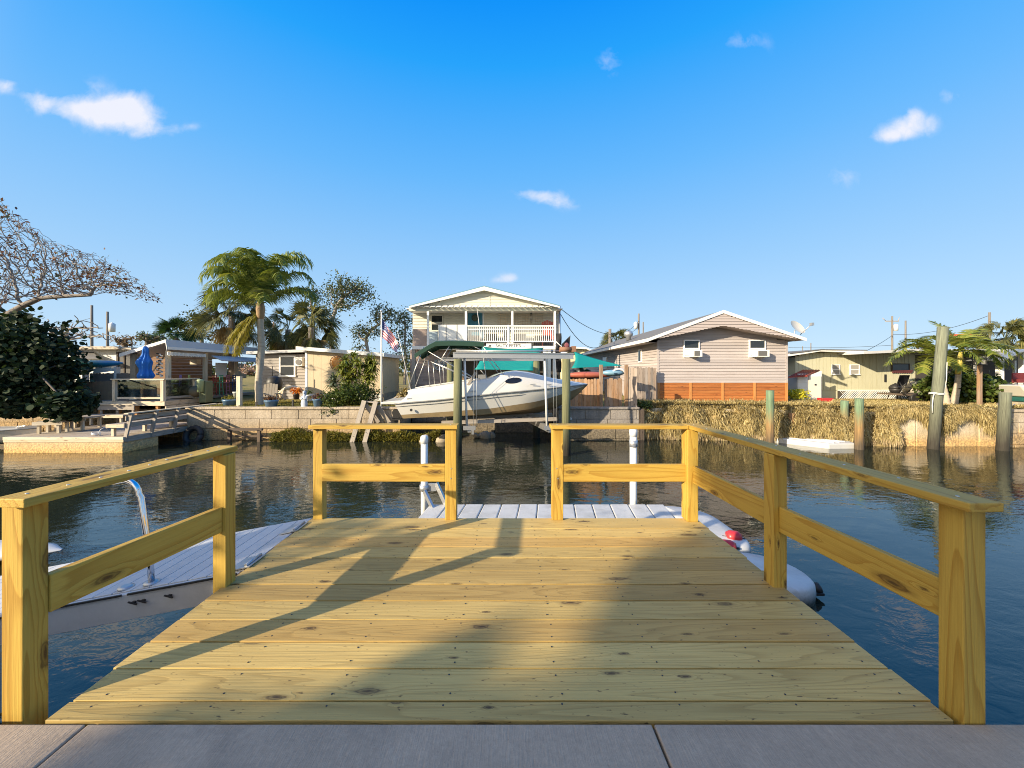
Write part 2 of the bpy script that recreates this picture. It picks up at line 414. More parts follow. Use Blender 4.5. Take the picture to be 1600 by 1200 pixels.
def m_ground():
    m, nt, out = newmat('dry_lawn')
    p = wpos(nt); a = noise(nt, p, .35, 5, .6); b = noise(nt, p, 9, 4, .7); c = noise(nt, p, 60, 2)
    col = ramp(nt, a, [(.3, (.15, .155, .04)), (.5, (.27, .215, .075)), (.7, (.36, .27, .115))])
    col = mixc(nt, ramp(nt, b, [(.45, 0), (.75, .7)]), col, (.20, .16, .07))
    col = mixc(nt, 1.0, col, M(nt, 'MULTIPLY_ADD', c, .8, .6), 'MULTIPLY')
    s = nd(nt, 'BsdfPrincipled', {'Base Color': col, 'Roughness': .95, 'Specular IOR Level': .1})
    bp = nd(nt, 'Bump', {'Strength': .8, 'Distance': .03, 'Height': b}); nt.links.new(bp.outputs[0], s.inputs['Normal'])
    nt.links.new(s.outputs[0], out.inputs[0]); return m
ground_m = m_ground()
gravel = pmat('shell_gravel', (.52, .46, .37), .3, 7, .9, .6, 30, dirt=(.3, .24, .17))
def m_conc(name, base, broom=True, block=None):
    m, nt, out = newmat(name); p = wpos(nt)
    a = noise(nt, p, 1.4, 6, .65); b = noise(nt, p, 45, 3, .7)
    c = mixc(nt, ramp(nt, a, [(.35, 0), (.7, 1)]), base, tuple(q * .74 for q in base))
    c = mixc(nt, 1.0, c, M(nt, 'MULTIPLY_ADD', b, .5, .75), 'MULTIPLY')
    s = nd(nt, 'BsdfPrincipled', {'Base Color': c, 'Roughness': .85, 'Specular IOR Level': .3})
    br = noise(nt, mapv(nt, p, (130, 9, 40), (0, 0, 0), (0, 0, .35)), 1.0, 3, .7)
    stn = noise(nt, mapv(nt, p, (1, 1, 1), (4, 2, 0)), 3.2, 6, .7)
    c = mixc(nt, M(nt, 'MULTIPLY', ramp(nt, stn, [(.52, 0), (.72, 1)]), .4), c, (.16, .13, .105))
    pit = noise(nt, p, 120, 1)
    c = mixc(nt, M(nt, 'MULTIPLY', ramp(nt, pit, [(.74, 0), (.79, 1)]), .6), c, (.10, .085, .07))
    c2 = mixc(nt, 1.0, c, M(nt, 'MULTIPLY_ADD', M(nt, 'ADD', M(nt, 'MULTIPLY', br, .5), M(nt, 'MULTIPLY', noise(nt, p, 160, 3, .75), .6)), .7, .60), 'MULTIPLY'); nt.links.new(c2, s.inputs['Base Color'])
    bp = nd(nt, 'Bump', {'Strength': .7, 'Distance': .005, 'Height': M(nt, 'ADD', br, M(nt, 'MULTIPLY', b, .5))}); nt.links.new(bp.outputs[0], s.inputs['Normal'])
    nt.links.new(s.outputs[0], out.inputs[0]); return m
patio_m = m_conc('broomed_concrete', (.43, .335, .245))
def m_seawall(name, base, stain, low, zf=-.75):
    """poured / block wall: joints, water stains, oyster crust and algae near the water"""
    m, nt, out = newmat(name); p = wpos(nt)
    z = nd(nt, 'SeparateXYZ', {0: p}).outputs[2]
    n = noise(nt, p, 1.3, 6, .65); f = noise(nt, p, 14, 5, .7)
    c = mixc(nt, ramp(nt, n, [(.38, 0), (.66, .8)]), base, stain)
    st = noise(nt, mapv(nt, p, (5, 5, .5)), 1.0, 4)
    c = mixc(nt, ramp(nt, st, [(.5, 0), (.75, .5)]), c, tuple(q * .6 for q in stain))
    zz = M(nt, 'ADD', z, M(nt, 'MULTIPLY', M(nt, 'SUBTRACT', n, .5), .8))
    lowf = nd(nt, 'MapRange', {0: zz, 1: zf + .1, 2: zf - .4}).outputs[0]
    crust = mixc(nt, ramp(nt, f, [(.4, 0), (.6, 1)]), low, tuple(min(1, q * 2.1) for q in low))
    c = mixc(nt, M(nt, 'MULTIPLY', lowf, .85), c, crust)
    c = mixc(nt, 1.0, c, M(nt, 'MULTIPLY_ADD', f, .7, .65), 'MULTIPLY')
    s = nd(nt, 'BsdfPrincipled', {'Base Color': c, 'Roughness': .9, 'Specular IOR Level': .2})
    bp = nd(nt, 'Bump', {'Strength': .8, 'Distance': .04, 'Height': f}); nt.links.new(bp.outputs[0], s.inputs['Normal'])
    nt.links.new(s.outputs[0], out.inputs[0]); return m
wall_pale = m_seawall('pale_seawall', (.50, .42, .32), (.30, .24, .17), (.24, .16, .075))
wall_grey = m_seawall('grey_seawall', (.33, .30, .27), (.22, .19, .165), (.10, .08, .05))
dock_side = m_seawall('dock_side_concrete', (.62, .51, .34), (.54, .36, .17), (.42, .25, .08), -1.15)
rock_m = pmat('rock', (.33, .28, .21), .3, 3, .9, .6, 18)
def m_water():
    m, nt, out = newmat('canal_water'); p = wpos(nt)
    a = noise(nt, mapv(nt, p, (.55, 1.0, 1), (0, 0, 0), (0, 0, .25)), 1.5, 2, .5, .4)
    b = noise(nt, mapv(nt, p, (.6, 1.0, 1), (5, 2, 0), (0, 0, -.2)), 5.2, 3, .55, .5)
    c = noise(nt, mapv(nt, p, (.7, 1.0, 1), (1, 8, 0), (0, 0, .45)), 17, 2, .5)
    patch = ramp(nt, noise(nt, mapv(nt, p, (.12, .3, 1)), 1.0, 2), [(.35, .35), (.65, 1)])
    h = M(nt, 'ADD', M(nt, 'MULTIPLY', a, .75), M(nt, 'ADD', M(nt, 'MULTIPLY', b, .42), M(nt, 'MULTIPLY', c, .05)))
    h = M(nt, 'MULTIPLY', h, patch)
    bp = nd(nt, 'Bump', {'Strength': 1.0, 'Distance': WRIP, 'Height': h})
    tone = noise(nt, p, .15, 3)
    col = ramp(nt, tone, [(.3, (.013, .019, .016)), (.7, (.022, .025, .013))])
    s = nd(nt, 'BsdfPrincipled', {'Base Color': col, 'Roughness': .03, 'IOR': 1.6})
    nt.links.new(bp.outputs[0], s.inputs['Normal']); nt.links.new(s.outputs[0], out.inputs[0]); return m
WRIP = .023
water_m = m_water()
# light: travels to the right and away from the camera, 20 degrees above the horizon
SUN_EL = math.radians(20)
_h = Vector((.82, .57)).normalized()
SUN_DIR = (_h.x * math.cos(SUN_EL), _h.y * math.cos(SUN_EL), -math.sin(SUN_EL))
SKYSTR = .12; EXPO = .95
_k = 1 / (SKYSTR * 2 ** EXPO)
SKYGRAD = [(p, (r * _k, g * _k, b * _k)) for p, (r, g, b) in ((0.0, (.60, .79, .97)), (.07, (.52, .74, .96)), (.25, (.33, .62, .97)), (.456, (.135, .49, 1.0)), (.63, (.014, .375, 1.0)), (.70, (.0, .30, .99)), (1.0, (.0, .2, .8)))]
SUNSIDE = tuple(q * _k for q in (1.75, 1.55, 1.25))
CLOUDCOL = tuple(q * _k for q in (.90, .91, 1.0))
# ------------------------------------------------------------------ setting
mb = MB(); mb.add([(-400, -60, WATER), (400, -60, WATER), (400, 700, WATER), (-400, 700, WATER)], [(0, 1, 2, 3)])
tag(build(mb, 'water', water_m), kind='structure')
YL, YS, YR = 16.5, 18.4, 16.3                 # seawall lines: left, back of the slip, right
XC, XS0, XS1, XB = -14.1, -4.7, 2.25, 5.75     # corner of inlet, slip sides, end of right wall
bank = [(5.85, 17.0), (9.2, 16.6), (12.5, 16.0), (16.4, 15.0), (20.5, 14.9), (40, 14.8)]
mb = MB()
shore = [(-200, 19.4), (XC - .3, 19.4), (XC - .3, YL + .25), (XS0 - .25, YL + .25), (XS0 - .25, YS + .2), (XS1 + .2, YS + .2), (XS1 + .2, YR + .2), (XB, YR + .2)]
shore += [(x, y + .15) for x, y in bank] + [(300, 14.9), (300, 700), (-300, 700), (-300, 19.4)]
mb.add([(x, y, GZ) for x, y in shore], [tuple(range(len(shore)))])
tag(build(mb, 'ground', ground_m, fix=False), kind='structure')
# near bank: seawall, patio slabs with open joints
mb = MB(); mb.box(-60, 60, -40, 1.30, -1.9, -.075)
tag(build(mb, 'near_ground', ground_m), kind='structure')
mb = MB()
for x0, x1 in ((-14, -5.2), (-5.2, -1.785), (-1.785, .62), (.62, 3.2), (3.2, 12)):
    mb.box(x0 + .005, x1 - .005, -3.4, 1.595, -.11, 0)
tag(build(mb, 'patio', patio_m, bevel=.006), kind='structure')
mb = MB(); mb.box(-60, 60, 1.301, 1.50, -2.4, -.115)
tag(build(mb, 'near_seawall', wall_grey), 'grey concrete seawall under the patio edge beside the deck', 'seawall')

# ------------------------------------------------------------------ timber deck with railings
deck = thing('timber_deck', (0, 2.7, 0), 'new yellow pine deck with post and plank railings over the water', 'deck')
mb = MB(); y = 1.605; i = 0
bounds = [1.605, 1.705]
while bounds[-1] < 3.75: bounds.append(bounds[-1] + .187)
bounds[-1] = 3.835
screws = []
for a, b in zip(bounds[:-1], bounds[1:]):
    xl = -1.985 + R.uniform(-.008, .008); xr = 1.925 + R.uniform(-.008, .008)
    mb.box(xl, xr, a + .0046, b - .0046, -.038 - R.uniform(0, .002), R.uniform(-.0015, .0015))
    for k in range(8):
        for t in (.22, .78):
            if b - a < .15 and t < .5: continue
            screws.append((-1.85 + k * .525 + R.uniform(-.012, .012), a + (b - a) * t + R.uniform(-.008, .008)))
build(mb, 'decking', wood_deck, deck, bevel=.002)
mb = MB()
for x, y in screws: mb.lathe([(.0045, 0), (.0045, .0012)], 8, (x, y, .0012))
tag(build(mb, 'screw_heads', iron, deck), kind='stuff')
for x0, x1, y0, y1 in ((-1.95, -1.91, 1.62, 3.80), (1.87, 1.91, 1.62, 3.80), (-1.905, 1.865, 3.76, 3.80)):
    mb = MB(); mb.box(x0, x1, y0, y1, -.235, -.043); build(mb, 'rim_joist', wood_rail, deck)
mb = MB()
for k in range(1, 7): mb.box(-1.85 + k * .525 - .02, -1.85 + k * .525 + .02, 1.62, 3.755, -.235, -.043)
build(mb, 'joists', wood_rail, deck)
for x, y in ((-1.86, 3.66), (0, 3.66), (1.82, 3.66)):
    mb = MB(); mb.tube([(x, y, -2.3), (x, y, -.24)], .11, 12); build(mb, 'support_pile', pile_olive, deck)
PT = .918
posts = [(-2.212, -2.118, 1.64, 1.735, -.25), (-2.04, -1.948, 2.60, 2.695, -.25), (-1.965, -1.87, 3.80, 3.895, -.25),
         (-.622, -.51, 3.775, 3.87, .0), (.455, .568, 3.775, 3.87, .0), (1.80, 1.905, 3.73, 3.87, .0),
         (1.848, 1.943, 2.60, 2.70, -.25), (1.948, 2.045, 1.60, 1.695, -.25)]
for k, (x0, x1, y0, y1, z0) in enumerate(posts):
    mb = MB(); mb.box(x0, x1, y0, y1, z0, PT); build(mb, 'post', wood_rail, deck, bevel=.005)
def rail(a, b, w, z0, z1, name):
    mb = MB(); zc = (z0 + z1) / 2
    mb.beam((a[0], a[1], zc), (b[0], b[1], zc), w, z1 - z0); return build(mb, name, wood_rail, deck, bevel=.005)
CZ0, CZ1, MZ0, MZ1 = .919, .958, .385, .56
rail((-2.118, 1.592), (-2.035, 2.74), .15, CZ0, CZ1, 'top_rail')
rail((-2.13, 1.736), (-1.992, 2.599), .045, MZ0, MZ1, 'mid_rail')
rail((-1.99, 3.83), (-.495, 3.82), .15, CZ0, CZ1, 'top_rail')
rail((-1.869, 3.81), (-.623, 3.80), .042, MZ0, MZ1, 'mid_rail')
rail((.44, 3.82), (1.815, 3.815), .15, CZ0, CZ1, 'top_rail')
rail((.569, 3.80), (1.80, 3.80), .042, MZ0, MZ1, 'mid_rail')
rail((1.965, 1.535), (1.89, 3.89), .15, CZ0 + .0015, CZ1 + .0015, 'top_rail')
rail((1.985, 1.696), (1.905, 2.60), .042, MZ0, MZ1, 'mid_rail')
rail((1.90, 2.701), (1.872, 3.729), .042, MZ0, MZ1, 'mid_rail')

mb = MB()
def head(p, n):
    n = Vector(n); p = Vector(p); mb.tube([p - n * .002, p + n * .0022], .0065, 8)
for x in (-.57, .51):
    for z in (.42, .52, .955): head((x + R.uniform(-.02, .02), 3.774, z) if z < .9 else (x, 3.80, CZ1), (0, -1, 0) if z < .9 else (0, 0, 1))
for k in range(9):
    f = k / 8; head((1.965 - .075 * f + R.uniform(-.03, .03), 1.62 + 2.2 * f, CZ1 + .0015), (0, 0, 1)); head((-2.10 + .07 * f + R.uniform(-.03, .03), 1.66 + 1.02 * f, CZ1), (0, 0, 1))
tag(build(mb, 'rail_screws', galv, deck), kind='stuff')

# ------------------------------------------------------------------ gangway on the left
gw = thing('gangway', (-3.2, 3.35, -.3), 'white painted plank gangway sloping down from the left deck edge', 'gangway')
def gz(x): return -.012 - .185 * (-2.0 - x)
GX0, GX1, GY0, GY1 = -5.6, -2.01, 2.87, 3.86
mb = MB(); x = GX1
while x > GX0:
    w = .145; a = Vector((x, (GY0 + GY1) / 2, gz(x) - .02)); b = Vector((x - w + .007, (GY0 + GY1) / 2, gz(x - w + .007) - .02))
    t = (b - a).normalized(); u = Vector((0, 1, 0)); n = t.cross(u)
    mb.obox((a + b) / 2 + Vector((0, 0, R.uniform(-.001, .001))), (t, u, n), ((b - a).length / 2, (GY1 - GY0) / 2, .018)); x -= w
build(mb, 'planks', dock_white, gw, bevel=.003)
for yy in (GY0 - .045, GY1 + .002):
    mb = MB(); mb.prism([(GX1 - .02, gz(GX1) - .012), (GX0, gz(GX0) - .012), (GX0, gz(GX0) - .24), (GX1 - .02, gz(GX1) - .2)], yy, yy + .043)
    build(mb, 'side_beam', dock_white, gw, bevel=.004)
for x0 in (GX1 - .02, -2.9, -3.75, -4.6):
    mb = MB(); x1 = max(x0 - .82, GX0)
    mb.beam((x0, GY0 - .052, gz(x0) - .008), (x1, GY0 - .052, gz(x1) - .008), .012, .014); build(mb, 'edge_strip', iron, gw)
for x in (-2.53, -2.73, -2.80):
    mb = MB(); z = gz(x) - .075
    mb.beam((x - .032, GY0 - .066, z + .008), (x + .032, GY0 - .066, z - .008), .009, .009); mb.box(x - .010, x + .010, GY0 - .062, GY0 - .045, z - .008, z + .008)
    build(mb, 'cleat', iron, gw)
for yy in (2.90, 3.55):
    mb = MB(); mb.beam((-1.965, yy + .06, .008), (-2.13, yy + .06, gz(-2.13) + .008), .2, .008); mb.tube([(-2.0, yy - .03, .012), (-2.0, yy + .15, .012)], .012, 8)
    build(mb, 'hinge_plate', galv, gw)
hx = -2.77; hb = gz(hx) + .004
mb = MB()
pts = [(hx, 2.925, hb), (hx - .02, 2.925, .1), (hx - .085, 2.925, .52)]
for k in range(7):
    a = math.pi / 2 * k / 6; pts.append((hx - .10 - .12 * (1 - math.cos(a)), 2.925, .54 + .11 * math.sin(a)))
pts += [(hx - .66, 2.925, .59), (hx - .84, 2.925, .55), (hx - .95, 2.925, .46), (hx - 1.0, 2.925, .34), (hx - 1.02, 2.925, gz(hx - 1.02))]
mb.tube(pts, .021, 12); build(mb, 'handrail', steel, gw)
for q in (hx, hx - .2):
    mb = MB(); mb.lathe([(.05, 0), (.05, .012), (.03, .02)], 14, (q, 2.925, gz(q))); build(mb, 'flange', galv, gw)
# white float beyond the gangway
mb = MB()
prof = [(.0, .02), (.25, .16), (.6, .24), (1.2, .30), (2.4, .30)]
def kp(i, j):
    s_, w = prof[i]; a = 2 * math.pi * j / 12
    return (-7.0 - s_, 5.9 + w * math.cos(a), -1.36 + .13 * (w / .3) * math.sin(a) + .05 * (1 - s_ / 2.4))
mb.grid(kp, 5, 13); mb.add([kp(4, j) for j in range(12)], [tuple(range(12))])
tag(build(mb, 'kayak', poly_white), 'white rounded hull end floating past the gangway at the left', 'kayak')

# ------------------------------------------------------------------ floating watercraft docks behind the deck
def rounded(x0, x1, y0, y1, rr, rl=.1, n=6):
    P = []
    for cx, cy, r, a0 in ((x1 - rr[0], y0 + rr[0], rr[0], -90), (x1 - rr[1], y1 - rr[1], rr[1], 0), (x0 + rl, y1 - rl, rl, 90), (x0 + rl, y0 + rl, rl, 180)):
        for k in range(n + 1):
            a = math.radians(a0 + 90 * k / n); P.append((cx + r * math.cos(a), cy + r * math.sin(a)))
    return P
fd = thing('floating_dock', (1.0, 6.85, WATER), 'white moulded drive-on dock with red rollers floating behind the deck', 'floating dock')
mb = MB()
n = 13; xs = [-1.75 + k * (3.1 + 1.75) / n for k in range(n + 1)]
for k in range(n):                               # ribbed decking of moulded planks
    a, b = xs[k], xs[k + 1] - .012; sh = .16
    mb.prism([(a + sh, 7.78), (b + sh, 7.78), (b, 6.42), (a, 6.42)], -1.52, -1.255 + R.uniform(-.004, .004), axis='z')
build(mb, 'deck_planks', float_plastic, fd, bevel=.02)
mb = MB(); mb.prism(rounded(-1.75, 3.2, 5.93, 6.41, (.02, .02), .15), -1.55, -1.33, axis='z')
build(mb, 'roller_channel', float_plastic, fd, bevel=.03)
mb = MB()
P = rounded(3.18, 3.98, 5.9, 7.78, (.3, .75), .01, 8)
m_ = len(P); cen = (3.5, 6.8)
def nose(i, j):
    s_, z = ((1, -1.6), (1, -1.36), (.97, -1.29), (.90, -1.262), (.5, -1.245), (.02, -1.24))[i]
    p = P[j % m_]; return (cen[0] + (p[0] - cen[0]) * s_, cen[1] + (p[1] - cen[1]) * s_, z)
mb.grid(nose, 6, m_ + 1); build(mb, 'nose', float_plastic, fd)
for x, y, z, r in ((3.76, 6.22, -1.262, .105), (3.50, 5.95, -1.29, .10), (3.2, 6.15, -1.26, .10), (1.15, 6.2, -1.27, .10), (.75, 6.2, -1.27, .10), (1.85, 6.2, -1.27, .10), (2.6, 6.2, -1.27, .10)):
    mb = MB(); mb.tube([(x - .10, y + .03, z), (x - .05, y + .015, z + .01), (x + .05, y - .015, z + .01), (x + .10, y - .03, z)], [r * .75, r, r, r * .75], 14)
    mb.tube([(x - .16, y + .05, z), (x + .16, y - .05, z)], .018, 8, 1); build(mb, 'roller', [red_plastic, iron], fd)
fb = thing('float_section', (2.6, 5.45, WATER), 'white rounded dock float nearest the right deck post', 'float')
mb = MB(); P2 = rounded(1.2, 4.12, 4.72, 5.76, (.42, .6), .1, 8); m2 = len(P2)
def nose2(i, j):
    s_, z = ((.97, -1.62), (1, -1.40), (.985, -1.30), (.94, -1.265), (.6, -1.235), (.02, -1.23))[i]
    p = P2[j % m2]; return (2.6 + (p[0] - 2.6) * (1 - (1 - s_) * .55), 5.24 + (p[1] - 5.24) * s_, z)
mb.grid(nose2, 6, m2 + 1); build(mb, 'hull', float_plastic, fb)
mb = MB(); mb.lathe([(.07, 0), (.055, .05), (.02, .10)], 10, (4.13, 5.0, -1.42)); mb.box(4.0, 4.17, 4.92, 5.08, -1.45, -1.42); build(mb, 'bumper', rubber, fb)
def pvc_pile(px, d, ztop, label, bands=()):
    t = thing('guide_pile', (X(px, d), d, WATER), label, 'guide pile')
    mb = MB(); x = X(px, d); mb.tube([(x, d, -2.4), (x, d, ztop)], .072, 16); build(mb, 'pipe', pvc, t)
    mb = MB(); mb.lathe([(.081, -.13), (.084, -.02), (.074, .02), (.045, .04)], 16, (x, d, ztop)); build(mb, 'cap', pvc, t)
    for z in bands:
        mb = MB(); mb.lathe([(.087, -.07), (.087, .07)], 16, (x, d, z)); build(mb, 'band', galv, t)
    return t, x
t, x = pvc_pile(663, 7.9, .11, 'capped white plastic guide pile with braces behind the left rail')
mb = MB(); mb.lathe([(.10, -.06), (.10, .06)], 16, (x, 7.9, -.95)); mb.box(x, x + .25, 7.88, 7.92, -1.02, -.86); build(mb, 'collar', galv, t)
for a, b in (((x + .02, 7.82, -1.0), (x + .40, 7.45, -1.5)), ((x + .25, 7.9, -.86), (x + .5, 7.75, -1.3))):
    mb = MB(); mb.beam(a, b, .05, .09); build(mb, 'brace', alu, t)
pvc_pile(989.5, 7.9, .26, 'white plastic guide pile behind the right part of the rail', (-.02,))
# ------------------------------------------------------------------ boat lift
LY, LB = 13.4, 16.9
def wood_pile(name, a, b, r, mat, label, group=None, cat='piling'):
    mb = MB(); a = Vector(a); b = Vector(b); n = 9; pts = []; rr = []
    for k in range(n):
        t_ = k / (n - 1); pts.append(a.lerp(b, t_) + Vector((R.uniform(-.006, .006), R.uniform(-.006, .006), 0))); rr.append(r * (1.05 - .1 * t_) * R.uniform(.97, 1.03))
    mb.tube(pts, rr, 14)
    return tag(build(mb, name, mat, origin=(a.x, a.y, WATER)), label, cat, group)
lift = thing('boat_lift', (0, 15.1, WATER), 'aluminium boat lift on timber pilings holding the white cruiser', 'boat lift')
for (x, y, zt) in ((X(715, LY), LY, 1.93), (X(884.5, LY), LY, 1.93), (X(703, LB), LB, 1.9), (X(838, LB), LB, 1.95)):
    mb = MB(); mb.tube([(x + R.uniform(-.02, .02), y, -2.6), (x, y, -.5), (x + .01, y, zt)], [.165, .155, .145], 16); build(mb, 'piling', pile_lift, lift)
def ibeam(a, b, h=.20, w=.15):
    mb = MB(); a = Vector(a); b = Vector(b)
    mb.beam(a, b, .03, h - .042, 0); up = Vector((0, 0, h / 2 - .01))
    mb.beam(a + up, b + up, w, .02); mb.beam(a - up, b - up, w, .02); return mb
zb = 2.06
build(ibeam((X(708, LY), LY, zb + .02), (X(896, LY), LY, zb - .02)), 'top_beam', alu, lift)
build(ibeam((X(690, LB), LB, zb - .02), (X(850, LB), LB, zb - .02), .16), 'top_beam', alu, lift)
mb = MB(); x = X(884, LY); mb.tube([(x - .22, LY, zb + .22), (x + .2, LY, zb + .22)], .09, 14); mb.box(x + .2, x + .36, LY - .08, LY + .08, zb + .13, zb + .33); build(mb, 'winch_motor', rust, lift)
mb = MB(); mb.tube([(X(712, LY), LY + .09, zb + .165), (X(890, LY), LY + .09, zb + .165)], .025, 10); build(mb, 'drive_shaft', galv, lift)
for px in (735, 858):
    yb = 13.75
    mb = MB(); mb.beam((X(px, yb), yb - .35, -.58), (X(px, yb) - .8, yb + 3.3, -.58), .12, .22); build(mb, 'cradle_beam', alu, lift)
    mb = MB(); mb.tube([(X(px, yb) - .1, yb - .25, -.65), (X(px - 4, yb) - .1, yb - .25, 1.95 + .2)], .042, 12); build(mb, 'guide_post', pvc, lift)
    mb = MB(); mb.box(X(px, yb) - .22, X(px, yb) + .22, yb - .40, yb - .33, -.60, -.45); mb.box(X(px, yb) + .08, X(px, yb) + .16, yb - .41, yb - .25, -.75, -.60); build(mb, 'cradle_end', alu, lift)
    for o_ in (.0, .1):
        mb = MB(); mb.tube([(X(px + 6, yb) + o_, yb - .3, -.5), (X(px + 6, LY) + o_, LY, zb - .13)], .007, 6); build(mb, 'cable', galv, lift)
for yy in (14.25, 15.65):
    mb = MB(); mb.beam((X(690, 14), yy - .25, -.42), (X(872, 14), yy + .2, -.34), .2, .12); build(mb, 'bunk', wood_grey, lift)

# ------------------------------------------------------------------ cruiser
BL = 7.45; YAW = math.radians(6)
boat = thing('cabin_cruiser', (X(632, 14.9), 14.75, -.32), 'white cabin cruiser with green bimini raised on the boat lift', 'boat', rz=YAW)
boat.rotation_euler.y = math.radians(-1.2)
def lerp(tab, t):
    for (t0, v0), (t1, v1) in zip(tab[:-1], tab[1:]):
        if t <= t1: return v0 + (v1 - v0) * (t - t0) / (t1 - t0)
    return tab[-1][1]
half = [(0, 1.12), (.15, 1.22), (.4, 1.28), (.6, 1.18), (.75, .95), (.87, .58), (.95, .27), (1, .03)]
keel = [(0, .0), (.5, -.04), (.7, .0), (.82, .18), (.92, .55), (1, 1.06)]
chine_h = [(0, .08), (.4, .13), (.65, .26), (.82, .55), (.93, .86), (1, 1.08)]
chine_w = [(0, 1.0), (.4, 1.08), (.6, .95), (.75, .68), (.87, .34), (.95, .12), (1, .015)]
sheer = [(0, .64), (.2, .73), (.5, .92), (.8, 1.05), (1, 1.12)]
paint = [(0, .22), (.45, .36), (.7, .56), (.85, .80), (1, 1.09)]
NS = 26; ts = [k / (NS - 1) for k in range(NS)]
def hx(t, f): return t * BL - (.55 * (1 - t) ** 6 * (1 - f))   # raked transom
def section(t):
    hw, kz, cz, cw, sz = lerp(half, t), lerp(keel, t), lerp(chine_h, t), lerp(chine_w, t), lerp(sheer, t)
    return kz, cz, cw, sz, hw
XB0 = lambda t: t * BL
def build_hull():
    mb = MB()
    def bot(i, j):
        t = ts[i]; kz, cz, cw, sz, hw = section(t); f = (j - 3) / 3.0
        return (XB0(t) + .15 * (1 - t), cw * f, kz + (cz - kz) * abs(f) ** 1.15)
    mb.grid(bot, NS, 7, 1)
    for sg in (-1, 1):
        def side(i, f):
            t = ts[i]; kz, cz, cw, sz, hw = section(t)
            flare = (1 - (1 - f) ** 1.5) if t > .6 else f
            return (XB0(t) + .15 * (1 - t) * (1 - f) - .12 * f * (1 - t), sg * (cw + (hw - cw) * flare), cz + (sz - cz) * f)
        def fp(i):
            t = ts[i]; kz, cz, cw, sz, hw = section(t); return min(.9, max(.02, (lerp(paint, t) - cz) / (sz - cz)))
        mb.grid(lambda i, j: side(i, fp(i) * j / 3), NS, 4, 1)
        mb.grid(lambda i, j: side(i, fp(i) + (1 - fp(i)) * j / 4), NS, 5, 0)
    kz, cz, cw, sz, hw = section(0)
    mb.add([(.15, 0, kz), (.15, cw, cz), (-.12, hw, sz), (-.12, -hw, sz), (.15, -cw, cz)], [(0, 1, 2, 3, 4)], 0)
    return mb
build(build_hull(), 'hull', [hull_white, hull_tan], boat, local=True, fix=False)
# topsides above the rub rail: coaming, cabin, foredeck
topz = [(0, .06), (.03, .42), (.10, .50), (.3, .58), (.42, .60), (.47, .60), (.53, .74), (.60, .78), (.68, .66), (.8, .36), (.9, .2), (1, .03)]
topw = [(0, .99), (.1, .93), (.42, .86), (.55, .66), (.65, .62), (.8, .55), (.92, .5), (1, .4)]
mb = MB()
NT = 34; tt = [k / (NT - 1) for k in range(NT)]
def coam(i, j):
    t = tt[i]; hw = lerp(half, t); sz = lerp(sheer, t); h = lerp(topz, t); w = lerp(topw, t)
    prof = [(-1, 0), (-1, .10), (-.5 - w * .48, .55), (-w, .92), (-w * .86, 1.0), (-w * .4, 1.03)]
    cock = .05 < t < .47
    if j <= 5: a, b = prof[j]
    else: a, b = prof[11 - j]; a = -a
    if cock and j in (5, 6): b = .12; a = a * 1.9
    x0 = XB0(t) - .12 * (1 - t) + (.30 * b if t < .05 else 0)
    return (x0, hw * a, sz + max(.012, h) * b)
mb.grid(coam, NT, 12, 0)
mb.add([coam(0, j) for j in range(12)], [tuple(range(12))], 0)
build(mb, 'topsides', hull_white, boat, local=True, fix=False)
for sg in (-1, 1):
    mb = MB(); mb.tube([(XB0(t) - .12 * (1 - t), sg * (lerp(half, t) + .012), lerp(sheer, t)) for t in ts], .028, 8); build(mb, 'rub_rail', stripe_grey, boat, local=True)
    mb = MB(); pts = []
    for t in ts:
        kz, cz, cw, sz, hw = section(t); f = .86
        pts.append((XB0(t) - .1 * (1 - t), sg * (cw + (hw - cw) * f + .006), cz + (sz - cz) * f - .03))
    mb.tube(pts, .010, 6); build(mb, 'pinstripe', stripe_grey, boat, local=True)
    mb = MB()
    def win(i, j):
        a = 2 * math.pi * j / 20; r = i
        t = .572 + .042 * math.cos(a) * r + .005 * math.sin(a) * r; zz = .42 + .105 * math.sin(a) * r
        w = lerp(topw, t); hw = lerp(half, t); sz = lerp(sheer, t); h = lerp(topz, t)
        # follow the sloping cabin side between profile points (-1,.1), (-.5-.48w,.55), (-w,.92)
        bz = zz / h; A = [(1, .10), (.5 + .48 * w, .55), (w, .92)]
        a_ = A[0][0] + (A[1][0] - A[0][0]) * (bz - .10) / .45 if bz < .55 else A[1][0] + (A[2][0] - A[1][0]) * (bz - .55) / .37
        return (XB0(t), sg * (hw * a_ + .012), sz + zz + .006)
    mb.grid(win, 2, 21, 0, False); build(mb, 'cabin_window', tinted, boat, local=True, fix=False)
mb = MB()
mb.prism([(-.62, .62), (-.62, .70), (-.1, .74), (.1, .74), (.1, .60)], -1.0, 1.0); build(mb, 'swim_platform', hull_white, boat, local=True, bevel=.02)
mb = MB(); mb.prism([(.1, .30), (-.35, .34), (-.42, .22), (-.36, .02), (-.48, -.04), (-.48, -.09), (-.12, -.09), (-.05, .0), (.1, .06)], -.13, .13); mb.lathe([(.16, -.02), (.16, .02)], 12, (-.42, 0, -.2)); mb.box(-.46, -.2, -.03, .03, -.28, -.09)
mb.beam((-.5, 0, .02), (-.15, 0, .02), .34, .02); build(mb, 'outdrive', iron, boat, local=True)
mb = MB(); mb.lathe([(.05, 0), (.05, .02)], 12, (0, 0, 0)); 
o = build(mb, 'exhaust_port', iron, boat, local=True); o.location = (.48, -1.17, .40); o.rotation_euler.x = math.radians(90)
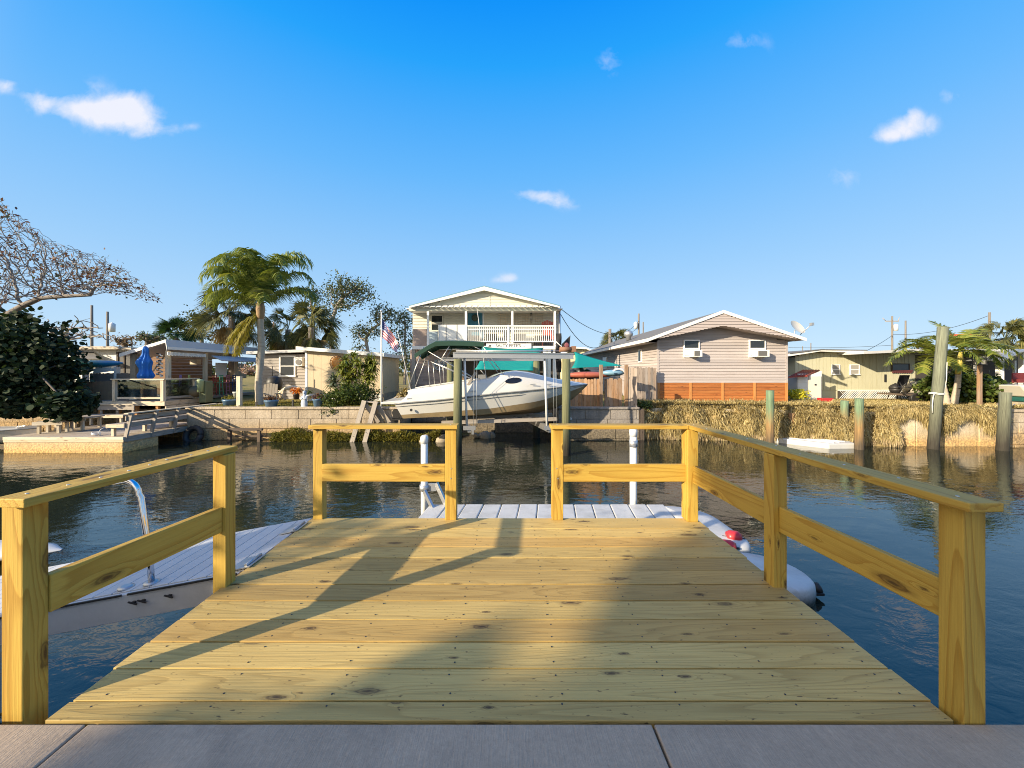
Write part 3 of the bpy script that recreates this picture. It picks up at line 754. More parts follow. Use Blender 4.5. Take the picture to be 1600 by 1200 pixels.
# windscreen + rails
mb = MB(); mb.grid(lambda i, j: (3.55 + .5 * (j) - .25 * abs(i - 4) * .3, (i - 4) / 4 * .82, 1.44 + .20 * j), 9, 2); build(mb, 'windscreen', tinted, boat, local=True, fix=False)
for a, b in (((4.9, -.5, 1.62), (6.7, -.42, 1.40)),):
    pass
mb = MB(); pts = [(4.6, -.80, 1.52), (5.6, -.74, 1.48), (6.6, -.48, 1.40), (7.35, 0, 1.36), (6.6, .48, 1.40), (5.6, .74, 1.48), (4.6, .80, 1.52)]
mb.tube(pts, .012, 6)
for p in pts: mb.tube([p, (p[0] - .03, p[1], p[2] - .3)], .010, 6)
# bimini
def bim(i, j):
    u = i / 10; v = (j - 4) / 4
    z = 2.83 + .12 * math.sin(math.pi * min(1, .25 + u * .75)) - .10 * v * v - (max(0, .28 - u) * 1.35) + u * .10
    return (.62 + 2.55 * u, v * 1.05, z)
mb = MB(); mb.grid(bim, 11, 9); mb.grid(lambda i, j: tuple(Vector(bim(i, j)) - Vector((0, 0, .03))), 11, 9)
for j in (0, 8): mb.add([bim(i, j) for i in range(11)] + [tuple(Vector(bim(i, j)) - Vector((0, 0, .16))) for i in range(11)], [(i, i + 1, i + 12, i + 11) for i in range(10)])
for i in (0, 10): mb.add([bim(i, j) for j in range(9)] + [tuple(Vector(bim(i, j)) - Vector((0, 0, .10))) for j in range(9)], [(j, j + 1, j + 10, j + 9) for j in range(8)])
bi = build(mb, 'bimini', canvas_green, boat, local=True, fix=False)
for sg in (-1, 1):
    y = sg * 1.0
    for a, b in (((.35, 1.18), (.95, 2.70)), ((1.15, 1.22), (1.1, 2.2)), ((1.55, 1.24), (1.5, 2.2)), ((1.0, 2.6), (3.0, 1.36)), ((1.2, 2.15), (2.9, 1.36)), ((1.5, 2.1), (1.95, 2.8)), ((3.05, 2.8), (3.9, 1.6)), ((2.6, 2.8), (3.35, 2.4))):
        mb = MB(); mb.tube([(a[0], y, a[1]), (b[0], y, b[1])], .016, 6); build(mb, 'bimini_pole', alu, boat, local=True)
for a, b in (((.45, -1.0, 1.1), (.03, -1.05, 3.3)), ((3.25, -.9, 1.4), (2.95, -.95, 4.1))):
    mb = MB(); mb.tube([a, b], [.018, .008], 6); build(mb, 'antenna', pvc, boat, local=True)
mb = MB(); mb.box(2.95, 3.25, -.7, -.2, 1.2, 1.62); mb.tube([(3.2, -.45, 1.62), (3.05, -.45, 1.8)], .02); build(mb, 'helm_console', stripe_grey, boat, local=True)
mb = MB(); mb.beam((2.55, -1.12, 1.25), (2.85, -1.12, 1.72), .05, .10); build(mb, 'fender_board', wood_grey, boat, local=True)
for x0 in (.42, 2.72, 5.0, 5.65):
    t = x0 / BL
    mb = MB(); mb.beam((x0 - .1, -lerp(half, t) * .99, lerp(sheer, t) + .30 * lerp(topz, t) / .55 * .6), (x0 + .1, -lerp(half, t) * .985, lerp(sheer, t) + .31 * lerp(topz, t) / .55 * .6), .03, .035); build(mb, 'cleat', galv, boat, local=True)

# ------------------------------------------------------------------ seawalls of the far bank
def blockwall(name, mat, segs, z0, z1, label, cap=None, th=.3, blocks=True):
    t = thing(name, (segs[0][0], segs[0][1], z0), label, 'seawall')
    mb = MB(); cb = MB()
    for (x0, y0), (x1, y1) in zip(segs[:-1], segs[1:]):
        a = Vector((x0, y0, 0)); b = Vector((x1, y1, 0)); tdir = (b - a).normalized(); n = Vector((-tdir.y, tdir.x, 0)); L = (b - a).length
        if blocks:
            h = (z1 - z0 - .1) / 5; 
            for r in range(5):
                s_ = -R.uniform(.2, .8) if r % 2 else 0
                while s_ < L:
                    e = min(L, s_ + R.uniform(1.0, 1.35)); s0 = max(0, s_)
                    if e - s0 > .05:
                        dp = R.uniform(-.012, .012)
                        mb.obox(a + tdir * ((s0 + e) / 2) + n * (th / 2 + dp) + Vector((0, 0, z0 + h * (r + .5))), (tdir, n, Vector((0, 0, 1))), ((e - s0) / 2 - .008, th / 2, h / 2 - .008))
                    s_ = e
            mb.obox(a + tdir * (L / 2) + n * (th / 2 + .05) + Vector((0, 0, (z0 + z1) / 2 - .05)), (tdir, n, Vector((0, 0, 1))), (L / 2, th / 2 - .02, (z1 - z0) / 2 - .05))
        else:
            mb.obox(a + tdir * (L / 2) + n * (th / 2) + Vector((0, 0, (z0 + z1) / 2 - .05)), (tdir, n, Vector((0, 0, 1))), (L / 2, th / 2, (z1 - z0) / 2 - .05))
        cb.obox(a + tdir * (L / 2) + n * (th / 2 - .02) + Vector((0, 0, z1 - .05)), (tdir, n, Vector((0, 0, 1))), (L / 2, th / 2 + .04, .049))
    build(mb, 'wall', mat, t, bevel=.015); build(cb, 'coping', cap or mat, t, bevel=.012)
    return t
blockwall('block_seawall', wall_pale, [(XC, 19.3), (XC, YL), (XS0, YL), (XS0, YS)], -2.3, -.08, 'pale stained block seawall left of the boat lift')
blockwall('slip_wall', wall_grey, [(XS0 + .01, YS + .05), (XS1 - .01, YS + .05)], -2.3, -.09, 'dark seawall at the back of the boat slip')
blockwall('grey_seawall', wall_grey, [(XS1, YS), (XS1, YR), (XB, YR)], -2.3, -.06, 'grey seawall beside the boat bow below the wooden fence')
mb = MB(); mb.beam((XB + .12, YR + .1, -2.2), (XB + .12, YR + .1, -.15), .2, .2); tag(build(mb, 'corner_post', wood_dark), 'dark square timber post at the end of the grey seawall', 'post')
mb = MB(); mb.tube([(X(891, YR) , YR + .05, -.55), (X(891, YR), YR - .10, -.55)], .055, 12); tag(build(mb, 'drain_pipe', pvc), 'short white drain pipe end poking out of the grey seawall', 'pipe')
blockwall('retaining_wall', wall_pale, [(-30, 19.2), (XC, 19.2)], -2.0, -.42, 'pale block retaining wall behind the picnic dock')
# right: sheet-pile wall under the grass, then a concrete cap at the far right
t = thing('sheet_seawall', (12, 16, -2), 'low concrete slab seawall with dried grass hanging over it', 'seawall')
mb = MB()
for (x0, y0), (x1, y1) in zip(bank[:4], bank[1:5]):
    L = math.hypot(x1 - x0, y1 - y0); k = max(1, round(L / .85))
    for i in range(k):
        a = Vector((x0 + (x1 - x0) * i / k, y0 + (y1 - y0) * i / k, -1.2)); b = Vector((x0 + (x1 - x0) * (i + .97) / k, y0 + (y1 - y0) * (i + .97) / k, -1.2))
        o_ = R.uniform(-.03, .03); mb.beam(a + Vector((0, .1 + o_, 0)), b + Vector((0, .1 + o_, 0)), .16, 2.0 + R.uniform(0, .04))
build(mb, 'slabs', m_seawall('bleached_slab', (.66, .60, .50), (.48, .38, .24), (.36, .22, .08), -.9), t, bevel=.012)
blockwall('concrete_seawall', wall_pale, [(19.6, 14.9), (40, 14.8)], -2.3, -.02, 'pale concrete seawall at the far right edge')
# ------------------------------------------------------------------ building helpers
def window(parent, x0, x1, z0, z1, y, fr=.06, glass=None, sash=True, blind=None, proud=.05, frame=None):
    """window facing -y set on a wall at y"""
    mb = MB(); ya, yb = y - proud, y + .02
    mb.box(x0, x1, ya, yb, z1 - fr, z1); mb.box(x0 - .02, x1 + .02, ya - .02, yb, z0 - .02, z0 + fr)
    mb.box(x0, x0 + fr, ya, yb, z0 + fr, z1 - fr); mb.box(x1 - fr, x1, ya, yb, z0 + fr, z1 - fr)
    if sash: mb.box(x0 + fr, x1 - fr, ya + .012, yb, (z0 + z1) / 2 - .025, (z0 + z1) / 2 + .025)
    w = build(mb, 'window', frame or white_clean, parent, bevel=.006)
    mb = MB(); mb.box(x0 + fr, x1 - fr, y - .028, y + .01, z0 + fr, z1 - fr); p = build(mb, 'pane', glass or glass_dark, w)
    if blind:
        mb = MB(); a, b = blind; mb.box(x0 + fr + .004, x1 - fr - .004, y - .034, y - .0285, a, b); build(mb, 'blind', glass_pale, w)
    return w
def ac_unit(x0, x1, z0, z1, y, label):
    t = thing('air_conditioner', ((x0 + x1) / 2, y - .2, z0), label, 'air conditioner', 'window air conditioners')
    mb = MB(); mb.box(x0, x1, y - .42, y - .06, z0, z1); build(mb, 'housing', white, t, bevel=.015)
    mb = MB(); mb.box(x0 + .08, x1 - .14, y - .432, y - .421, z0 + .05, z1 - .05)
    for k in range(7): mb.box(x0 + .08, x1 - .14, y - .442, y - .433, z0 + .07 + k * (z1 - z0 - .14) / 6 - .008, z0 + .07 + k * (z1 - z0 - .14) / 6 + .008)
    build(mb, 'grille', ac_grey, t); return t

# ------------------------------------------------------------------ taupe house on the right
D = 19.0; hx0, hx1 = X(1028, D), X(1229, D); hz0, hz1 = .92, 3.1
ap = (hx0 + hx1) / 2 - .36; yb = 36
t = thing('taupe_house', ((hx0 + hx1) / 2, 24, GZ), 'taupe lap-sided house with orange cedar skirting and two window units', 'house')
ez, az = 3.02, 4.38; ex0, ex1 = hx0 - .75, hx1 + .42
def roofz(x): return ez + (az - ez) * ((x - ex0) / (ap - ex0) if x < ap else (ex1 - x) / (ex1 - ap))
mb = MB(); mb.siding((hx0, D), (hx1, D), hz0, 4.1, .145, .032, top=lambda q: roofz(hx0 + (hx1 - hx0) * q) - .16)
mb.siding((hx0, yb), (hx0, D), hz0, 3.0, .145, .032)
mb.prism([(hx0 + .02, GZ), (hx1 - .02, GZ), (hx1 - .02, 2.9), (ap, 4.1), (hx0 + .02, 2.9)], D + .03, yb)
build(mb, 'wall', siding_pink, t, fix=False)
for x in (hx0 + .005, hx1 - .005):
    mb = MB(); mb.box(x - .05, x + .05, D - .03, D + .04, hz0, 3.05); build(mb, 'corner_trim', siding_pink, t)
mb = MB(); k = 0; z = GZ - .05
while z < hz0 - .02:
    mb.box(hx0 - .02, hx1 + .02, D - .02, D + .01, z, z + .128); z += .137
build(mb, 'skirting', wood_cedar, t, bevel=.004)
for k in range(5):
    mb = MB(); x = hx0 + .02 + (hx1 - hx0 - .04) * k / 4; mb.box(x - .055, x + .055, D - .05, D - .021, GZ, hz0); build(mb, 'skirting_post', wood_cedarpale, t)
# roof: two slabs, white fascia on the rake, siding band in the gable overhang
yf = D - .75
mb = MB(); mb.prism([(ex0, ez), (ap, az), (ex1, ez), (ex1, ez + .07), (ap, az + .08), (ex0, ez + .07)], yf + .03, yb + .3); build(mb, 'roof', roof_grey, t, fix=True)
mb = MB(); mb.prism([(ex0, ez - .06), (ap, az - .06), (ap, az + .10), (ex0, ez + .09)], yf, yf + .028); mb.prism([(ap, az - .06), (ex1, ez - .06), (ex1, ez + .09), (ap, az + .10)], yf, yf + .028)
mb.box(ex0 - .03, ex0 - .002, yf, yb, ez - .08, ez + .08); build(mb, 'fascia', fascia, t)
mb = MB(); za, ze = 3.70, 2.98
n = 5; z = ze
def band_top(x): return roofz(x) - .065
def band_bot(x): return ze + (za - ze) * ((x - ex0) / (ap - ex0) if x < ap else (ex1 - x) / (ex1 - ap)) + .02
N = 40
for r in range(10):
    zr = ze + r * .135
    for i in range(N):
        xa, xb = ex0 + .05 + (ex1 - ex0 - .1) * i / N, ex0 + .05 + (ex1 - ex0 - .1) * (i + 1) / N; xm = (xa + xb) / 2
        lo, hi = max(zr, band_bot(xm)), min(zr + .135, band_top(xm))
        if hi - lo > .01: mb.add([(xa, yf + .030, lo), (xb, yf + .030, lo), (xb, yf + .030 + .03 * (hi - zr) / .135, hi), (xa, yf + .030 + .03 * (hi - zr) / .135, hi)], [(0, 1, 2, 3)])
for s0, s1 in ((ex0 + .05, ap), (ap, ex1 - .05)):
    mb.add([(s0, yf + .03, band_bot(s0)), (s1, yf + .03, band_bot(s1)), (s1, D, band_bot(s1)), (s0, D, band_bot(s0))], [(0, 1, 2, 3)])
mb.box(ex0, hx0, D, yb, 2.95, 2.965)
build(mb, 'gable_band', siding_pink_plain, t, fix=False)
for px0, px1, lab, a0, a1 in ((1067.5, 1092.5, 'white window unit in the left window of the taupe house', 1075.5, 1090.5), (1169.5, 1195.5, 'white window unit in the right window of the taupe house', 1173, 1193)):
    x0, x1 = X(px0, D), X(px1, D); window(t, x0, x1, Z(558, D), Z(531, D), D - .02, .055, blind=None)
    mb = MB(); mb.box(x0 + .06, x1 - .06, D - .075, D - .055, Z(557.5, D) + .06, Z(546, D)); build(mb, 'panel', white, t)
    ac_unit(X(a0, D), X(a1, D), Z(558, D), Z(547.5, D), D - .03, lab)
for yy, z0, z1, w in ((21.2, 2.0, 2.75, .5), (28.5, 1.7, 2.6, 1.2)):
    mb = MB(); mb.box(hx0 - .07, hx0 + .02, yy, yy + w, z0, z1); wv = build(mb, 'window', white_clean, t)
    mb = MB(); mb.box(hx0 - .08, hx0 - .071, yy + .07, yy + w - .07, z0 + .07, z1 - .07); build(mb, 'pane', glass_dark, wv)
mb = MB(); yv = 25; xv = ex0 + 1.2; zv = roofz(xv) + .07; mb.lathe([(.16, 0), (.16, .25), (.26, .3), (.30, .45), (.24, .6), (.05, .66)], 16, (xv, yv, zv)); build(mb, 'roof_vent', galv, t)
dish = thing('satellite_dish', (ex1 - .3, D - .4, ez), 'pale satellite dish on the right eave of the taupe house', 'satellite dish')
def dsh(i, j):
    r = .46 * i / 5; a = 2 * math.pi * j / 20; n = Vector((.35, -.75, .5)).normalized(); u = n.cross(Vector((0, 0, 1))).normalized(); v = u.cross(n)
    return Vector((ex1 - .30, D - .5, ez + .62)) + u * (r * 1.05 * math.cos(a)) + v * (r * .85 * math.sin(a)) + n * (.35 * r * r)
mb = MB(); mb.grid(dsh, 6, 21); build(mb, 'reflector', pmat('dish_paint', (.62, .58, .50), .05, 3, .5, .03), dish, fix=False)
mb = MB(); p = Vector((ex1 - .30, D - .5, ez + .62)); mb.tube([p + Vector((0, .12, -.1)), p + Vector((.05, .25, -.62))], .03); mb.tube([p + Vector((.1, -.1, -.35)), p + Vector((.32, -.5, .1))], .018); mb.box(p.x + .27, p.x + .38, p.y - .6, p.y - .45, p.z + .05, p.z + .18); build(mb, 'arm', galv, dish)

# ------------------------------------------------------------------ wooden fence and clutter by the taupe house
def fence(name, a, b, z0, z1, mat, label, posts=(), w=.14, jag=.03):
    t = thing(name, (a[0], a[1], z0), label, 'fence'); mb = MB()
    av = Vector((a[0], a[1], 0)); bv = Vector((b[0], b[1], 0)); td = (bv - av).normalized(); n = Vector((td.y, -td.x, 0)); L = (bv - av).length; k = round(L / w)
    for i in range(k):
        c = av + td * (w * (i + .5)); zt = z1 + R.uniform(-jag, jag); h0 = w / 2 - .006
        vs = [c - td * h0, c + td * h0]
        P = [vs[0] + Vector((0, 0, z0)), vs[1] + Vector((0, 0, z0)), vs[1] + Vector((0, 0, zt - .04)), c + td * h0 * .5 + Vector((0, 0, zt)), c - td * h0 * .5 + Vector((0, 0, zt)), vs[0] + Vector((0, 0, zt - .04))]
        off = R.uniform(0, 50)
        mb.add(P + [p + n * .02 for p in P], [tuple(range(6)), tuple(range(11, 5, -1))] + [(q, (q + 1) % 6, (q + 1) % 6 + 6, q + 6) for q in range(6)], 0, [(p.z + off, i * .37 + (p - c).dot(td), off * .3) for p in P] * 2)
    build(mb, 'boards', mat, t)
    mb = MB()
    for zr in (z0 + .25, z1 - .3): mb.beam(av - n * .045 + Vector((0, 0, zr)), bv - n * .045 + Vector((0, 0, zr)), .04, .09)
    build(mb, 'rails', mat, t)
    for x, y, zt in posts:
        mb = MB(); mb.box(x - .07, x + .07, y - .07, y + .07, z0 - .1, zt); build(mb, 'post', wood_fence, t, bevel=.01)
    return t
d = 16.7
fence('wooden_fence', (X(880, 17.4), 17.4), (X(936, d), d), -.1, Z(592, d), wood_fence, 'brown picket fence section behind the boat bow', [(X(938, d), d - .12, Z(570, d))])
fence('wooden_fence', (X(944, d), d), (X(970, d), d), -.1, Z(591.5, d), wood_fence, 'short brown fence panel between two posts', [(X(978, d), d - .05, Z(570, d))], .2)
fence('fence_gate', (X(980, d), d - .05), (X(990.5, d), d - .25), -.05, Z(574, d), wood_fencegrey, 'narrow grey gate leaf standing open beside the fence')
fence('grey_fence', (X(990, 18.6), 18.6), (X(1026, 18.6), 18.6), -.1, Z(574, 18.6), wood_fencegrey, 'tall grey board fence against the taupe house corner')
mb = MB(); mb.grid(lambda i, j: (X(885, 17.6) + i * .21, 17.6 + .28 * math.sin(math.pi * i / 10) * math.cos(math.pi * j / 6), 1.32 + .16 * math.sin(math.pi * j / 6) * (math.sin(math.pi * min(.97, max(.03, i / 10))) ** .4)), 11, 13)
tag(build(mb, 'canoe', pmat('red_brown_hull', (.36, .10, .06), .15, 3, .45, .05), fix=False), 'rust red canoe lying upturned behind the fence', 'canoe')
mb = MB()
for k in range(3): mb.ball((X(895 + 11 * k, 18.4), 18.4, 1.35 + .1 * (k == 1)), (.28, .4, .26), 10)
mb.box(X(888, 18.4), X(926, 18.4), 18.2, 18.9, .7, 1.3); tag(build(mb, 'tarp_pile', tarp_black), 'stack under black tarpaulin behind the upturned canoe', 'tarp')
mb = MB(); mb.ball((X(958, 17.5), 17.5, 1.42), (.55, .3, .15), 12); mb.tube([(X(966, 17.4) + .3 * math.cos(a * .35), 17.3, 1.38 + .22 * math.sin(a * .35)) for a in range(10)], .05, 8, 1)
tag(build(mb, 'dinghy', [pmat('pale_blue_hull', (.18, .32, .42), .1, 3, .4, .03), pvc]), 'small pale blue dinghy stored behind the fence posts', 'dinghy')
def sail(name, P, mat, label, cat='shade sail', sag=.25, n=10):
    mb = MB(); P = [Vector(p) for p in P]
    if len(P) == 3: P = [P[0], P[1], P[2], P[2]]
    c = sum(P, Vector()) / 4
    def f(i, j):
        u, v = i / n, j / n; uu, vv = u, v
        q = (P[0] * (1 - u) + P[1] * u) * (1 - v) + (P[3] * (1 - u) + P[2] * u) * v
        k = 4 * u * (1 - u) + 4 * v * (1 - v)
        return q + (c - q) * (.10 * (4 * u * (1 - u) * (abs(2 * v - 1) ** 3) + 4 * v * (1 - v) * (abs(2 * u - 1) ** 3))) - Vector((0, 0, sag * (k / 2) ** 1.2 * .5))
    mb.grid(f, n + 1, n + 1); o = build(mb, name, mat, fix=False)
    so = o.modifiers.new('cloth', 'SOLIDIFY'); so.thickness = .012
    return tag(o, label, cat)
sail('shade_sail', [W(897, 549, 19.5), W(893, 575, 17.6), W(972, 571, 18.2)], fabric_teal, 'teal triangular shade sail right of the lift piling', sag=.1)
sail('shade_sail', [W(742, 577, 18.6), W(836, 579, 18.6), W(850, 543, 21.4), W(750, 541, 21.4)], fabric_teal, 'wide teal shade sail stretched in front of the yellow house porch', sag=.25)
mb = MB(); d = 40; mb.prism([(X(893, d), .5), (X(930, d), .5), (X(936, d), Z(555, d)), (X(915, d), Z(546, d)), (X(900, d), Z(544.5, d)), (X(884, d), Z(552, d))], d, d + 8)
t = thing('cream_building', (X(910, d), d, 0), 'cream building with curved roof between the houses', 'building'); build(mb, 'wall', cream, t)
mb = MB(); mb.prism([(X(880, d), Z(553, d)), (X(900, d), Z(545, d)), (X(915, d), Z(546, d)), (X(938, d), Z(556, d)), (X(938, d), Z(554, d)), (X(915, d), Z(543.6, d)), (X(900, d), Z(542.6, d)), (X(880, d), Z(551, d))], d - .5, d + 8.5); build(mb, 'roof', fascia, t)

# ------------------------------------------------------------------ sage mobile home at the far right
D = 22.0; a0, a1 = X(1242, D), X(1424, D); t = thing('mobile_home', ((a0 + a1) / 2, D, GZ), 'sage green mobile home with white roof edge and lattice skirt', 'house')
zt = lambda q: min(Z(557.5, D) + q * 2.2, Z(551, D))
mb = MB(); mb.vboards((a0, D), (a1, D), .38, 2.5, .21, .018, .02, top=zt); mb.prism([(a0, GZ), (a1 + 8, GZ), (a1 + 8, 2.5), (a0 + 1.6, 2.56), (a0, 2.3)], D + .004, D + 9)
build(mb, 'wall', green_panel, t)
mb = MB(); za = .36
k = int((a1 - a0) / .13)
for i in range(k):
    x = a0 + 2.6 + i * .13
    if x > a1 - .4: break
    mb.beam((x, D - .02, GZ), (x + .45, D - .02, za), .012, .035, up=(0, -1, 0)); mb.beam((x + .45, D - .034, GZ), (x, D - .034, za), .012, .035, up=(0, -1, 0))
mb.box(a0 + 2.5, a1, D - .045, D - .006, za, za + .05); build(mb, 'lattice', white, t)
mb = MB(); mb.box(a0 + 2.5, a1, D - .004, D + .002, GZ, za); build(mb, 'lattice_shade', dark_shade, t)  # dark sheet standing for the shade behind the lattice
r0, r1, r2 = X(1234, D - .5), X(1282, D - .5), X(1355, D - .5)
mb = MB(); d = D - .5
mb.prism([(r0, Z(556.5, d)), (r1, Z(549, d)), (r2, Z(551.5, d)), (r2, Z(547.5, d)), (r1, Z(546.5, d)), (r0, Z(552.5, d))], d, d + 10); build(mb, 'roof', fascia, t)
mb = MB(); mb.prism([(r0 - .02, Z(552.4, d)), (r1, Z(546.4, d)), (r2, Z(547.4, d)), (r2, Z(546.6, d)), (r1, Z(545.6, d)), (r0 - .02, Z(551.4, d))], d - .06, d + 10); build(mb, 'drip_edge', roof_grey, t)
d = 20.4
mb = MB(); mb.prism([(X(1350, d), Z(553, d)), (X(1430, d), Z(549.5, d)), (X(1610, d), Z(549, d)), (X(1610, d), Z(545.5, d)), (X(1430, d), Z(545.5, d)), (X(1350, d), Z(549, d))], d, D + 6); build(mb, 'porch_roof', roof_white, t)
for px0, px1 in ((1298.5, 1311.5), (1327, 1342)):
    window(t, X(px0, D), X(px1, D), Z(585.5, D), Z(569.5, D), D - .02, .05, glass=glass_pale, blind=(Z(577, D), Z(571, D)))
window(t, X(1392, D), X(1420, D), Z(580, D), Z(568, D), D - .02, .05, sash=False, frame=wood_dark)
for px in (1562, 1598):
    mb = MB(); mb.box(X(px, 20.6) - .12, X(px, 20.6) + .12, 20.5, 20.7, GZ, Z(549, 20.6)); build(mb, 'porch_post', white, t)
mb = MB(); mb.box(X(1430, D), X(1640, D), D - .03, D - .006, GZ, 2.45); build(mb, 'porch_wall', dark_shade, t)
for px in (1404, 1425, 1382.5):
    mb = MB()
mb = MB(); x0, x1 = X(1381, D), X(1384, D); mb.box(x0, x1, D - .05, D - .021, Z(597, D), Z(585, D)); build(mb, 'wall_plaque', iron, t)
mb = MB()
for k in range(9): mb.box(X(1393, D) + k * .13, X(1393, D) + k * .13 + .07, D - .09, D - .03, Z(583, D), Z(580.8, D))
mb.box(X(1392, D), X(1424, D), D - .10, D - .03, Z(580.8, D), Z(578, D)); build(mb, 'window_box', pmat('dark_red_trim', (.10, .03, .03)), t)
# shed
D2 = 20.6; t = thing('garden_shed', (X(1258, D2), D2, GZ), 'small white shed with red metal lean-to roof', 'shed')
mb = MB(); mb.siding((X(1246, D2), D2), (X(1262, D2), D2), GZ, Z(584, D2), .14, .015); mb.box(X(1246, D2), X(1284, D2), D2 + .01, D2 + 1.2, GZ, Z(587, D2)); mb.siding((X(1233, D2 + .9), D2 + .9), (X(1246, D2 + .9), D2 + .9), GZ, Z(590, D2), .16, .02); build(mb, 'wall', siding_white, t, fix=False)
mb = MB(); mb.box(X(1263, D2), X(1282.5, D2), D2 - .03, D2 + .005, GZ + .05, Z(588, D2)); dr = build(mb, 'door', pmat('shed_door', (.62, .58, .52), .06, 2, .5, .05), t)
mb = MB(); mb.box(X(1272, D2), X(1274.5, D2), D2 - .06, D2 - .031, Z(602, D2), Z(600, D2)); build(mb, 'handle', iron, dr)
mb = MB(); P = [(X(1231, D2 - .3), D2 - .3, Z(590.5, D2 - .3)), (X(1262, D2 - .3), D2 - .3, Z(588.5, D2 - .3)), (X(1281, D2 + .9), D2 + .9, Z(579.5, D2 + .9)), (X(1254, D2 + .9), D2 + .9, Z(579.5, D2 + .9))]
P = [Vector(p) for p in P]; mb.add(P + [p + Vector((0, 0, .05)) for p in P], [(0, 1, 2, 3), (7, 6, 5, 4), (0, 1, 5, 4), (1, 2, 6, 5), (2, 3, 7, 6), (3, 0, 4, 7)])
for k in range(7):
    a = P[0].lerp(P[1], (k + .5) / 7) + Vector((0, 0, .06)); b = P[3].lerp(P[2], (k + .5) / 7) + Vector((0, 0, .06)); mb.beam(a, b, .05, .04)
build(mb, 'roof', roof_red, t)
mb = MB(); P = [(X(1262, D2), Z(588, D2)), (X(1284, D2), Z(588, D2)), (X(1284, D2), Z(579.5, D2))]; mb.prism(P, D2, D2 + .05); build(mb, 'gable', siding_white, t)
mb = MB(); mb.prism([(0, .0), (.42, .0), (.5, .2), (-.06, .2)], -.2, .2); mb.v = [(a + X(1273, 20), b + 19.6, c + GZ) for a, b, c in mb.v]
tag(build(mb, 'wheelbarrow_tray', red_plastic), 'small red tray lying on the grass by the shed', 'tray')
t = thing('kettle_grill', (X(1399, 20.8), 20.8, GZ), 'black kettle grill beside the lattice skirt', 'grill')
mb = MB(); mb.lathe([(.05, .38), (.16, .40), (.24, .52), (.27, .64)], 18, (X(1399, 20.8), 20.8, GZ)); build(mb, 'bowl', iron, t)
mb = MB(); mb.lathe([(.28, .645), (.26, .74), (.18, .84), (.06, .9), (.025, .95)], 18, (X(1399, 20.8), 20.8, GZ)); build(mb, 'lid', iron, t)
for a in (0, 2.1, 4.2):
    mb = MB(); mb.tube([(X(1399, 20.8) + .2 * math.cos(a), 20.8 + .2 * math.sin(a), GZ + .45), (X(1399, 20.8) + .34 * math.cos(a), 20.8 + .34 * math.sin(a), GZ)], .02); build(mb, 'leg', iron, t)
# patio set and parked utility trailer by the palm
d = 20.2; t = thing('folding_chair', (X(1411, d), d, .3), 'black chair standing on the utility trailer', 'chair')
x = X(1411, d); zc = .55
mb = MB(); mb.obox((x, d, zc + .45), (Vector((1, 0, 0)), Vector((0, .95, .3)).normalized(), Vector((0, -.3, .95)).normalized()), (.26, .02, .3)); build(mb, 'backrest', fabric_black, t)
mb = MB(); mb.box(x - .26, x + .26, d - .45, d - .02, zc + .08, zc + .12); build(mb, 'seat', fabric_black, t)
for sx in (-.27, .27):
    mb = MB(); mb.tube([(x + sx, d - .45, zc - .28), (x + sx, d - .05, zc + .4)], .02); mb.tube([(x + sx, d + .1, zc - .28), (x + sx, d - .4, zc + .3)], .02); build(mb, 'leg', iron, t)
t = thing('utility_trailer', (X(1415, d), d, GZ), 'dark low utility trailer parked beside the palm', 'trailer'); x0, x1 = X(1396, d), X(1440, d)
mb = MB(); mb.box(x0, x1, d - .7, d + .9, .22, .30); build(mb, 'bed', wood_dark, t)
mb = MB(); mb.box(x0 + .1, x1, d - .72, d - .68, .02, .16); mb.beam((x0, d - .7, .2), (x0 - .3, d - .7, .42), .05, .05); mb.box(x0 + .55, x1 - .3, d - .75, d - .72, .10, .2); build(mb, 'frame', iron, t)
for xx in (x0 + .35, x1 - .3):
    mb = MB(); mb.tube([(xx, d - .78, .10), (xx, d - .60, .10)], .2, 16); build(mb, 'wheel', rubber, t)
mb = MB(); mb.lathe([(.42, 0), (.46, .25), (.40, .5), (.15, .62)], 14, (X(1427, 21), 21, .3)); tag(build(mb, 'covered_table', pmat('beige_cover', (.42, .38, .30), .15, 3, .7, .2, 10)), 'rounded beige cover behind the black chair', 'furniture cover')
# far right carport things
d = 19.5; t = thing('metal_canopy', (X(1590, d), d, GZ), 'grey corrugated canopy roof at the right edge', 'canopy')
mb = MB()
for k in range(16):
    x = X(1570, d) + k * .22; zt0 = Z(563, d); mb.prism([(x, zt0 + min(1, k * .22 / 1.2) * .55), (x + .17, zt0 + min(1, (k * .22 + .17) / 1.2) * .55), (x + .17, zt0 + .05 + min(1, (k * .22 + .17) / 1.2) * .55), (x, zt0 + .05 + min(1, k * .22 / 1.2) * .55)], d, d + 2)
build(mb, 'roof', galv, t)
for x in (X(1586, d), X(1586, d) + 2.2):
    mb = MB(); mb.box(x - .05, x + .05, d + 1.6, d + 1.7, GZ, Z(562, d)); build(mb, 'post', white, t)
t = thing('skiff', (X(1590, 17.6), 17.6, GZ), 'white and turquoise skiff on blocks at the right edge', 'boat')
mb = MB(); d = 17.6; xx = X(1572, d)
mb.prism([(xx, .85), (xx + 3.5, .95), (xx + 3.5, .35), (xx + .45, .32)], d - .5, d + .9); build(mb, 'hull', hull_white, t, bevel=.06)
mb = MB(); mb.prism([(xx + .35, .44), (xx + 3.5, .42), (xx + 3.5, .05), (xx + .9, .05)], d - .46, d + .86); build(mb, 'bottom', pmat('turquoise_paint', (.08, .38, .38), .08, 3, .5, .05), t, bevel=.05)
mb = MB(); mb.box(xx + .3, xx + .6, d - .2, d + .4, GZ, .06); mb.box(xx + 2.2, xx + 2.5, d - .2, d + .4, GZ, .06); build(mb, 'block', rock_m, t)
